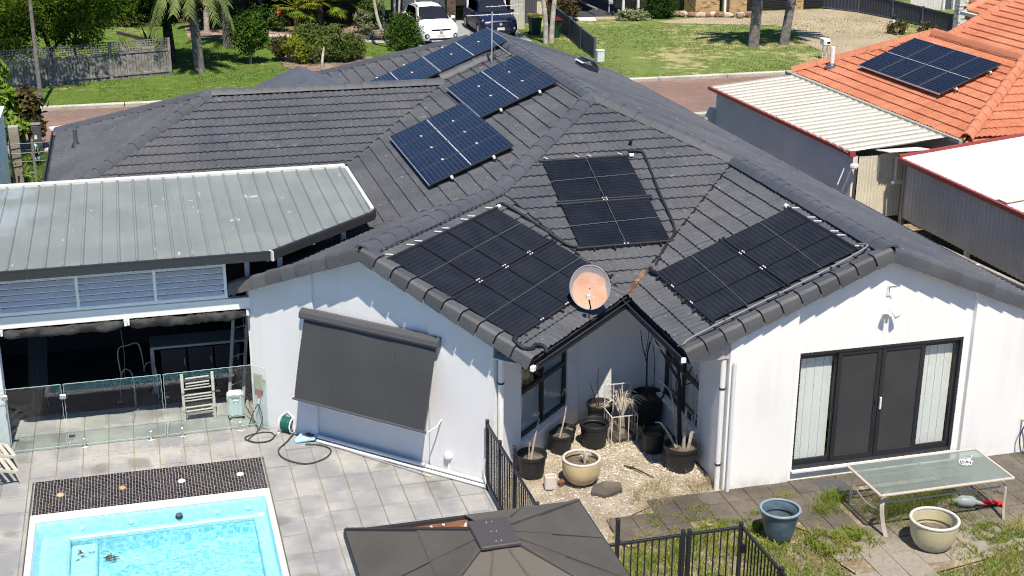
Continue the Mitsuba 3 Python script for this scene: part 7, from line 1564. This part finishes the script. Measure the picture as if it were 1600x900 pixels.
# ---- cars
mat('car_glass', {'type': 'principled', 'base_color': rgb(0.012, 0.014, 0.018), 'roughness': .08, 'specular': .6, 'clearcoat': 1.0, 'clearcoat_gloss': .95})
def paint(k, c, m_=0.0): return mat(k, {'type': 'twosided', 'b': {'type': 'principled', 'base_color': rgb(*c), 'roughness': .35, 'specular': .5, 'metallic': m_, 'clearcoat': 1.0, 'clearcoat_gloss': .95}})
paint('paint_white', (0.80, 0.80, 0.79)); paint('paint_blue', (0.006, 0.011, 0.045), .2); flat('tyre', (0.02, 0.02, 0.021), .8); flat('rim_alloy', (0.35, 0.35, 0.36), .35, metallic=.7); flat('plate', (0.60, 0.58, 0.45), .5); flat('headlamp', (0.55, 0.57, 0.6), .15)
def suv(x, y, rz, pm, label):
    k = thing('parked_car', label, 'car'); R = rotz(rz); X = lambda a: (np.asarray(a, float) @ R.T) + V3(x, y, .085)
    # local: -y is the front, length 4.3, width 1.8
    def ring(yy, w, zb, zt, sh, n=9):   # lower body section: half width w, belt zt
        pts = [(-w*.93, zb), (-w, zb + .14), (-w*1.0, zb + .34), (-w*.985, zt - .10), (-w*.93 + sh*.0, zt), (-w*.55, zt + .05), (0, zt + .065), (w*.55, zt + .05), (w*.93, zt), (w*.985, zt - .10), (w, zb + .34), (w, zb + .14), (w*.93, zb)]
        return [(a, yy, b) for a, b in pts]
    st = [(-2.14, .66, .30, .58), (-2.10, .76, .24, .72), (-2.00, .84, .22, .80), (-1.80, .885, .21, .87), (-1.2, .90, .21, .97), (-.85, .90, .21, 1.01), (.5, .90, .21, 1.03), (1.5, .90, .21, 1.04), (1.95, .86, .24, 1.02), (2.12, .76, .30, .92)]
    part(k, 'body', MB().loft([X(ring(*s, 0)) for s in st]), pm, smooth=38)
    gh = [(-.95, .80, .78, 1.02), (-.45, .74, .66, 1.325), (-.15, .70, .60, 1.53), (.5, .69, .58, 1.575), (1.2, .68, .57, 1.55), (1.65, .68, .60, 1.42), (2.02, .74, .72, 1.06)]
    part(k, 'roof', MB().loft([X([(-w0, yy, .98), (-w0*.99, yy, 1.0), (-w1, yy, max(zt - .04, 1.0)), (-w1*.8, yy, zt), (0, yy, zt + .015), (w1*.8, yy, zt), (w1, yy, max(zt - .04, 1.0)), (w0*.99, yy, 1.0), (w0, yy, .98)]) for yy, w0, w1, zt in gh]), pm, smooth=38)
    part(k, 'windscreen', MB().loft([X([(-.71, -.94, 1.06), (0, -1.0, 1.085), (.71, -.94, 1.06)]), X([(-.64, -.5, 1.335), (0, -.54, 1.37), (.64, -.5, 1.335)]), X([(-.57, -.2, 1.515), (0, -.22, 1.55), (.57, -.2, 1.515)])], close=False, caps=False), 'm_car_glass')
    for s_ in (-1, 1):
        part(k, 'side_window', MB().loft([X([(s_*.80, -.62, 1.06), (s_*.80, .3, 1.07), (s_*.79, 1.55, 1.10)]), X([(s_*.675, -.10, 1.45), (s_*.655, .45, 1.50), (s_*.66, 1.35, 1.44)])], close=False, caps=False), 'm_car_glass')
        part(k, 'roof_rail', MB().tube(X([(s_*.58, -.1, 1.545), (s_*.57, .5, 1.61), (s_*.56, 1.3, 1.585)]), .02, 6), 'm_dark_metal' if pm == 'm_paint_white' else 'm_alu')
        mr = MB(); mr.box(X([s_*.98, -.62, 1.06]), (.20, .11, .14), R, .03); part(k, 'mirror', mr, pm)
        part(k, 'headlight', MB().loft([X([(s_*.42, -2.085, .735), (s_*.62, -2.0, .80), (s_*.80, -1.86, .86), (s_*.84, -1.84, .80), (s_*.66, -2.03, .70)]), X([(s_*.42, -2.12, .72), (s_*.62, -2.045, .78), (s_*.83, -1.89, .84), (s_*.86, -1.88, .78), (s_*.66, -2.07, .68)])]), 'm_headlamp')
        part(k, 'fog_light', MB().tube([X([s_*.66, -2.10, .45]), X([s_*.66, -2.155, .45])], [.12, .10], 14), 'm_black'); part(k, 'fog_lens', MB().tube([X([s_*.66, -2.155, .45]), X([s_*.66, -2.165, .45])], .055, 10), 'm_headlamp')
        for yy in (-1.32, 1.32):
            w_ = part(k, 'wheel', MB().tube([X([s_*.66, yy, .33]), X([s_*.69, yy, .33]), X([s_*.88, yy, .33]), X([s_*.905, yy, .33])], [.30, .335, .335, .30], 22), 'm_tyre', smooth=40); part(w_, 'hub', MB().tube([X([s_*.90, yy, .33]), X([s_*.918, yy, .33])], [.22, .19], 12), 'm_rim_alloy')
            part(k, 'wheel_arch', MB().tube([X([s_*.893, yy + .40*math.cos(a), .34 + .40*math.sin(a)]) for a in np.linspace(-.1, PI + .1, 14)], .03, 6), 'm_dark_metal')
    gr = [(-.52, .66), (-.42, .75), (.42, .75), (.52, .66), (.40, .54), (-.40, .54)]
    part(k, 'grille', MB().loft([X([(a, -2.10 + .12*abs(a)**2, b) for a, b in gr]), X([(a, -2.165 + .18*abs(a)**2, b) for a, b in gr])]), 'm_black'); part(k, 'badge', MB().tube([X([0, -2.165, .655]), X([0, -2.185, .655])], .075, 8), 'm_alu')
    part(k, 'lower_intake', MB().box(X([0, -2.12, .31]), (1.15, .10, .10), R, .02), 'm_black'); part(k, 'skid_plate', MB().box(X([0, -2.14, .225]), (1.0, .10, .045), R, .015), 'm_alu' if pm == 'm_paint_white' else 'm_black')
    part(k, 'number_plate', MB().box(X([0, -2.185, .44]), (.38, .012, .13), R, .004), 'm_plate'); part(k, 'bumper_lip', MB().tube(X([(-.74, -2.06, .36), (-.4, -2.15, .37), (0, -2.17, .37), (.4, -2.15, .37), (.74, -2.06, .36)]), .03, 8), pm, smooth=50); return k
suv(2.05, 45.55, .05, 'm_paint_white', 'white compact SUV parked on the grey driveway facing the street'); suv(5.35, 47.0, .0, 'm_paint_blue', 'dark blue SUV parked before the black carport, behind the solar panels')
# ---- bins, dark fence, pedestal
flat('bin_green', (0.012, 0.055, 0.028), .55); flat('lid_red', (0.42, 0.015, 0.02), .5); flat('lid_yellow', (0.52, 0.36, 0.03), .5)
def bin_(x, y, lid, label):
    k = thing('wheelie_bin', label, 'bin'); m = MB(); m.loft([[(x - a, y - b, z_), (x + a, y - b, z_), (x + a, y + b, z_), (x - a, y + b, z_)] for a, b, z_ in ((.20, .24, .10), (.27, .33, .92))]); part(k, 'body', m, 'm_bin_green'); part(k, 'lid', MB().loft([[(x - a, y - b, z_), (x + a, y - b, z_), (x + a, y + b*.95, z_ + .04), (x - a, y + b*.95, z_ + .04)] for a, b, z_ in ((.30, .38, .92), (.30, .37, .97), (.2, .25, 1.03))]), lid, smooth=30)
    for s_ in (-1, 1): part(k, 'wheel', MB().tube([(x + s_*.20, y + .22, .1), (x + s_*.26, y + .22, .1)], .1, 12), 'm_tyre')
    part(k, 'handle', MB().tube([(x - .25, y + .36, .93), (x + .25, y + .36, .93)], .018, 6), 'm_bin_green')
bin_(7.92, 44.6, 'm_lid_red', 'green wheelie bin with a red lid beside the dark fence'); bin_(7.25, 45.6, 'm_lid_yellow', 'green wheelie bin with a yellow lid behind the pale trunks')
flat('slate_sheet', (0.045, 0.055, 0.075), .5); flat('slate_post', (0.085, 0.10, 0.125), .5)
def slate_fence(label, pts, hs):
    k = thing('slate_fence', label, 'fence')
    for (a, b), (h0, h1) in zip(zip(pts[:-1], pts[1:]), zip(hs[:-1], hs[1:])):
        a3, b3 = V3(*a, 0), V3(*b, 0); x_ = unit(b3 - a3); L = np.linalg.norm(b3 - a3); n = max(1, int(L/.2)); m = MB(); kk = []; nn = np.cross([0, 0, 1], x_)
        for i in range(n*4 + 1):
            t = i/(n*4); off = (.02 if (i % 4) in (1, 2) else 0); kk.append([a3 + x_*L*t + nn*off + [0, 0, .08], a3 + x_*L*t + nn*off + [0, 0, h0 + (h1 - h0)*t]])
        m.loft(kk, close=False, caps=False); part(k, 'panel', m, 'm_slate_sheet'); part(k, 'rail', MB().beam(a3 + [0, 0, h0], b3 + [0, 0, h1], .05, .06), 'm_slate_post'); part(k, 'rail', MB().beam(a3 + [0, 0, .14], b3 + [0, 0, .14], .05, .06), 'm_slate_post'); part(k, 'post', MB().box(a3 + [0, 0, h0/2 + .03], (.09, .09, h0 + .1)), 'm_slate_post')
    part(k, 'post', MB().box(V3(*pts[-1], hs[-1]/2 + .03), (.09, .09, hs[-1] + .1)), 'm_slate_post'); return k
slate_fence('dark slate sheet fence dropping towards the street between the two lawns', [(8.75, 47.0), (8.5, 43.9), (8.15, 41.1), (7.95, 38.6)], [1.1, 1.05, 1.0, .95]); slate_fence('dark slate sheet fence beside the tan driveway at the upper right', [(24.8, 51.0), (26.2, 48.6), (26.75, 46.0), (27.05, 43.6), (27.3, 41.2)], [1.2, 1.1, 1.05, 1.0, .95])
k = thing('green_pedestal', 'small pale green service pedestal at the end of the dark fence', 'service box'); part(k, 'body', MB().box((7.95, 37.85, .30), (.32, .28, .48), None, .02), 'm_aqua_plastic'); part(k, 'lid', MB().box((7.95, 37.85, .56), (.35, .31, .05), None, .015), 'm_aqua_plastic')
k = thing('downlight_post', 'grey twin wall lamp head by the trunk of the citrus tree', 'lamp'); part(k, 'post', MB().tube([(.42, 38.6, 0), (.42, 38.6, .85)], .03, 8), 'm_light_blue')
for s_ in (-.16, .18): part(k, 'head', MB().tube([(.42, 38.6, .62), (.42 + s_, 38.5, .66), (.42 + s_*1.7, 38.4, .64)], [.03, .09, .10], 12), 'm_white_trim')
# ---- right far house: tan brick, carport with a boat, roller doors
hr_ = thing('tan_brick_house', 'tan brick house with black roller doors and a dark carport across the street', 'house')
part(hr_, 'wall', MB().box((14.6, 53.2, 1.5), (1.2, .3, 3)), 'm_brick_tan'); part(hr_, 'wall', MB().box((16.2, 52.2, 1.5), (2.2, .3, 3.0)), 'm_brick_tan'); part(hr_, 'wall', MB().box((17.9, 50.4, 1.5), (1.35, 1.6, 3.0)), 'm_brick_tan', label='tan brick pier with dark flecks'); part(hr_, 'wall', MB().box((19.7, 50.2, 1.5), (1.0, 1.0, 3.0)), 'm_brick_tan'); part(hr_, 'pier', MB().box((23.4, 50.3, 1.5), (.62, .4, 3.0)), 'm_brick_tan'); part(hr_, 'pier', MB().box((26.55, 50.4, 1.5), (.7, .4, 3.0)), 'm_brick_tan')
flat('roller', (0.018, 0.018, 0.02), .5)
for x0_, x1_, n_ in ((20.25, 23.08, 0), (23.72, 26.18, 1)):
    rd = part(hr_, 'roller_door', MB().box(((x0_ + x1_)/2, 50.62, 1.5), (x1_ - x0_, .06, 3.0)), 'm_roller', label='black ribbed roller door')
    for i in range(20): part(rd, 'slat', MB().box(((x0_ + x1_)/2, 50.575, .08 + i*.085), (x1_ - x0_, .03, .06), None, .008), 'm_roller')
part(hr_, 'wall', MB().box((19.0, 52.3, 1.5), (.9, .2, 3)), 'm_interior_dark'); part(hr_, 'wall', MB().box((28.0, 50.8, 1.3), (2.3, .1, 2.6)), 'm_slate_sheet'); part(hr_, 'window', MB().box((16.6, 52.02, 1.2), (.7, .06, 1.5)), 'm_white_trim'); part(hr_, 'eave', MB().box((20, 52.5, 3.1), (14, 5, .15)), 'm_white_trim')
part(hr_, 'carport_back', MB().box((12.3, 57.0, 1.5), (5.2, .15, 3.0)), 'm_interior_dark'); part(hr_, 'carport_side', MB().box((10.1, 54, 1.5), (.15, 6, 3)), 'm_interior_dark'); part(hr_, 'carport_floor', MB().box((12.2, 53.4, .06), (4.2, 6.8, .06)), 'm_interior_dark'); part(hr_, 'slab', MB().box((12.6, 49.75, .075), (4.0, .9, .05), rotz(-.1)), 'm_aggregate'); part(hr_, 'step', MB().box((11.2, 49.6, .10), (.9, .8, .06), rotz(-.2)), 'm_white_paint')
for x_, y_ in ((13.4, 50.2), (14.15, 50.0), (18.75, 49.3)): part(hr_, 'post', MB().box((x_, y_, 1.5), (.12, .12, 3)), 'm_white_paint')
bt = thing('boat', 'pale aluminium boat on a trailer in the dark carport', 'boat'); flat('hull', (0.22, 0.23, 0.21), .4)
part(bt, 'hull', MB().loft([[(12.1 + yy*.0 - w, 52.0 + yy, 1.25), (12.1 - w*.8, 52.0 + yy, .85), (12.1, 52.0 + yy, zk), (12.1 + w*.8, 52.0 + yy, .85), (12.1 + w, 52.0 + yy, 1.25)] for yy, w, zk in ((0, .05, .95), (.5, .55, .72), (1.2, .85, .60), (3.5, .95, .55))], close=False, caps=False), 'm_hull', smooth=30); part(bt, 'trailer', MB().tube([(12.1, 50.7, .45), (12.1, 55, .45)], .05, 6), 'm_alu'); part(bt, 'winch_post', MB().tube([(12.9, 51.0, .2), (12.95, 51.1, 1.1)], .04, 8), 'm_alu'); part(bt, 'jockey_wheel', MB().tube([(13.0, 50.8, .16), (13.08, 50.8, .16)], .14, 12), 'm_tyre'); part(bt, 'winch', MB().box((12.98, 51.0, .72), (.25, .2, .2), None, .03), 'm_alu')
plant('variegated_hedge', 'low cream and green variegated hedge in front of the dark carport', 'hedge', [((13.3, 49.0, .28), (.75, .45, .32)), ((13.9, 48.9, .25), (.5, .4, .28))], 2600, .07, 'm_leaf_pale', 41, [([(13.3, 49, 0), (13.3, 49, .25)], .03, .02)]); plant('round_topiary', 'dense dark green clipped bush beside the variegated hedge', 'bush', [((15.15, 49.4, .62), (.78, .72, .68)), ((15.15, 49.4, 1.2), (.70, .65, .6))], 9000, .05, 'm_leaf_dark', 42, [([(15.15, 49.4, 0), (15.15, 49.4, .7)], .08, .05)]); plant('dark_shrub', 'tall dark reddish shrub at the left of the boat carport', 'shrub', [((9.75, 49.6, .9), (.75, .6, .9)), ((10.3, 49.4, .5), (.5, .4, .5))], 4200, .07, 'm_leaf_red', 43, [([(9.8, 49.6, 0), (9.8, 49.6, .8)], .05, .03)])
flat('rock_red', pick((0.16, 0.085, 0.06), (0.30, 0.19, 0.15), 3., 20., .4), .95); flat('rock_tan', pick((0.40, 0.33, 0.24), (0.52, 0.45, 0.35), 3., 20., .3), .95); rg = np.random.default_rng(23)
for i in range(18):
    ico = trimesh.creation.icosphere(subdivisions=2); v = ico.vertices*(1 + .35*(meshkit.fbm(ico.vertices*1.6 + i*9, 3, i)[:, None] - .5)*2)*[rg.uniform(.16, .34), rg.uniform(.15, .25), rg.uniform(.12, .2)]
    t = i/17; tan = i % 3 == 0; ordn = ('first', 'second', 'third', 'fourth', 'fifth', 'sixth', 'seventh', 'eighth', 'ninth')
    put('garden_rock', (v @ rotz(rg.uniform(0, 3)).T + [15.9 + 4.0*t, 49.6 - 1.1*t + rg.normal(0, .12), .17], ico.faces), 'm_rock_tan' if tan else 'm_rock_red', smooth=40, label=f'{"tan" if tan else "dark red"} rock, {ordn[i] if i < 9 else ordn[17 - i]} from the {"left" if i < 9 else "right"} in the rock row by the tan brick house', cat='rock', group='garden rocks before the tan brick house')
k = thing('letterbox', 'white letterbox on two thin legs beside the tan driveway', 'letterbox'); lx_, ly_ = 17.75, 36.1
for s_ in (-.1, .1): part(k, 'leg', MB().tube([(lx_ + s_, ly_, 0), (lx_ + s_, ly_, .66)], .025, 6), 'm_white_trim')
part(k, 'box', MB().box((lx_, ly_, .80), (.34, .44, .26), None, .05), 'm_white_paint'); part(k, 'lid', MB().box((lx_ - .03, ly_ + .02, .95), (.30, .40, .06), None, .02), 'm_white_paint'); part(k, 'slot', MB().box((lx_ + .04, ly_ - .225, .82), (.14, .02, .08)), 'm_black')
k = thing('bollard_light', 'white bollard light with a dark head beside the slate fence', 'garden light'); part(k, 'post', MB().tube([(24.6, 42.2, 0), (24.6, 42.2, .72)], .06, 10), 'm_white_paint'); part(k, 'head', MB().lathe([(.07, 0), (.10, .05), (.10, .14), (.04, .2), (0, .2)], (24.6, 42.2, .72), 12), 'm_dark_metal')
plant('rose_shrub', 'small sparse rose bush at the foot of the bollard light', 'shrub', [((24.5, 41.6, .35), (.55, .4, .35)), ((25.8, 41.0, .3), (.6, .4, .3))], 1100, .07, 'm_leaf_red', 44, [([(24.5, 41.6, 0), (24.5, 41.6, .3)], .03, .02)])
k = thing('brick_pillar', 'tall white brick pillar at the end of the slate fence', 'pillar'); part(k, 'shaft', MB().box((27.45, 40.9, 1.35), (.46, .42, 2.7)), 'm_brick_white')
k = thing('sheet_gate', 'white ribbed sheet gate behind the slate fence', 'gate'); part(k, 'sheet', corrugated((29.3, 48.6, 0), (1, 0, 0), (0, 0, 1), 2.0, 1.7, .16, .03, 6, True), 'm_white_sheet'); part(k, 'post', MB().box((31.3, 48.5, .9), (.12, .1, 1.8)), 'm_white_paint'); part(k, 'post', MB().box((31.9, 48.5, .9), (.1, .1, 1.8)), 'm_white_paint'); part(k, 'sheet', corrugated((31.35, 48.7, 0), (1, 0, 0), (0, 0, 1), .55, 1.7, .16, .03, 6, True), 'm_slate_post')
k = thing('terracotta_planter', 'terracotta planter with a green plant near the white brick pillar', 'planter'); part(k, 'pot', MB().lathe([(.30, 0), (.42, .55), (.47, .56), (.47, .68)], (32.4, 47.8, .05), 20), 'm_orange_cap', smooth=40); part(k, 'foliage', leaf_cloud([((32.4, 47.8, .95), (.5, .5, .35))], 700, .09, 46), 'm_leaf_bright')
k = thing('wire_gate', 'thin green wire gate right of the white brick pillar', 'gate'); flat('wire_green', (0.06, 0.10, 0.085), .5)
for x_ in (27.9, 29.6): part(k, 'post', MB().tube([(x_, 40.8, 0), (x_, 40.8, 1.1)], .04, 8), 'm_wire_green')
for z_ in (.15, 1.05): part(k, 'rail', MB().tube([(27.9, 40.8, z_), (29.6, 40.8, z_)], .02, 6), 'm_wire_green')
for x_ in np.linspace(28.0, 29.5, 12): part(k, 'wire', MB().tube([(x_, 40.8, .15), (x_, 40.8, 1.05)], .006, 4), 'm_wire_green')
plant('background_hedge', 'dark green hedge beyond the terracotta planter', 'hedge', [((35, 47, .9), (2.2, .9, .8)), ((38, 45, .9), (2, .9, .8))], 3500, .10, 'm_leaf_dark', 47, [([(35, 47, 0), (35, 47, .7)], .05, .03)])
part('orange_tiled_house', 'fascia', MB().box((16.1, 18.6, 3.80), (.06, 9.2, .18)), 'm_orange_cap')
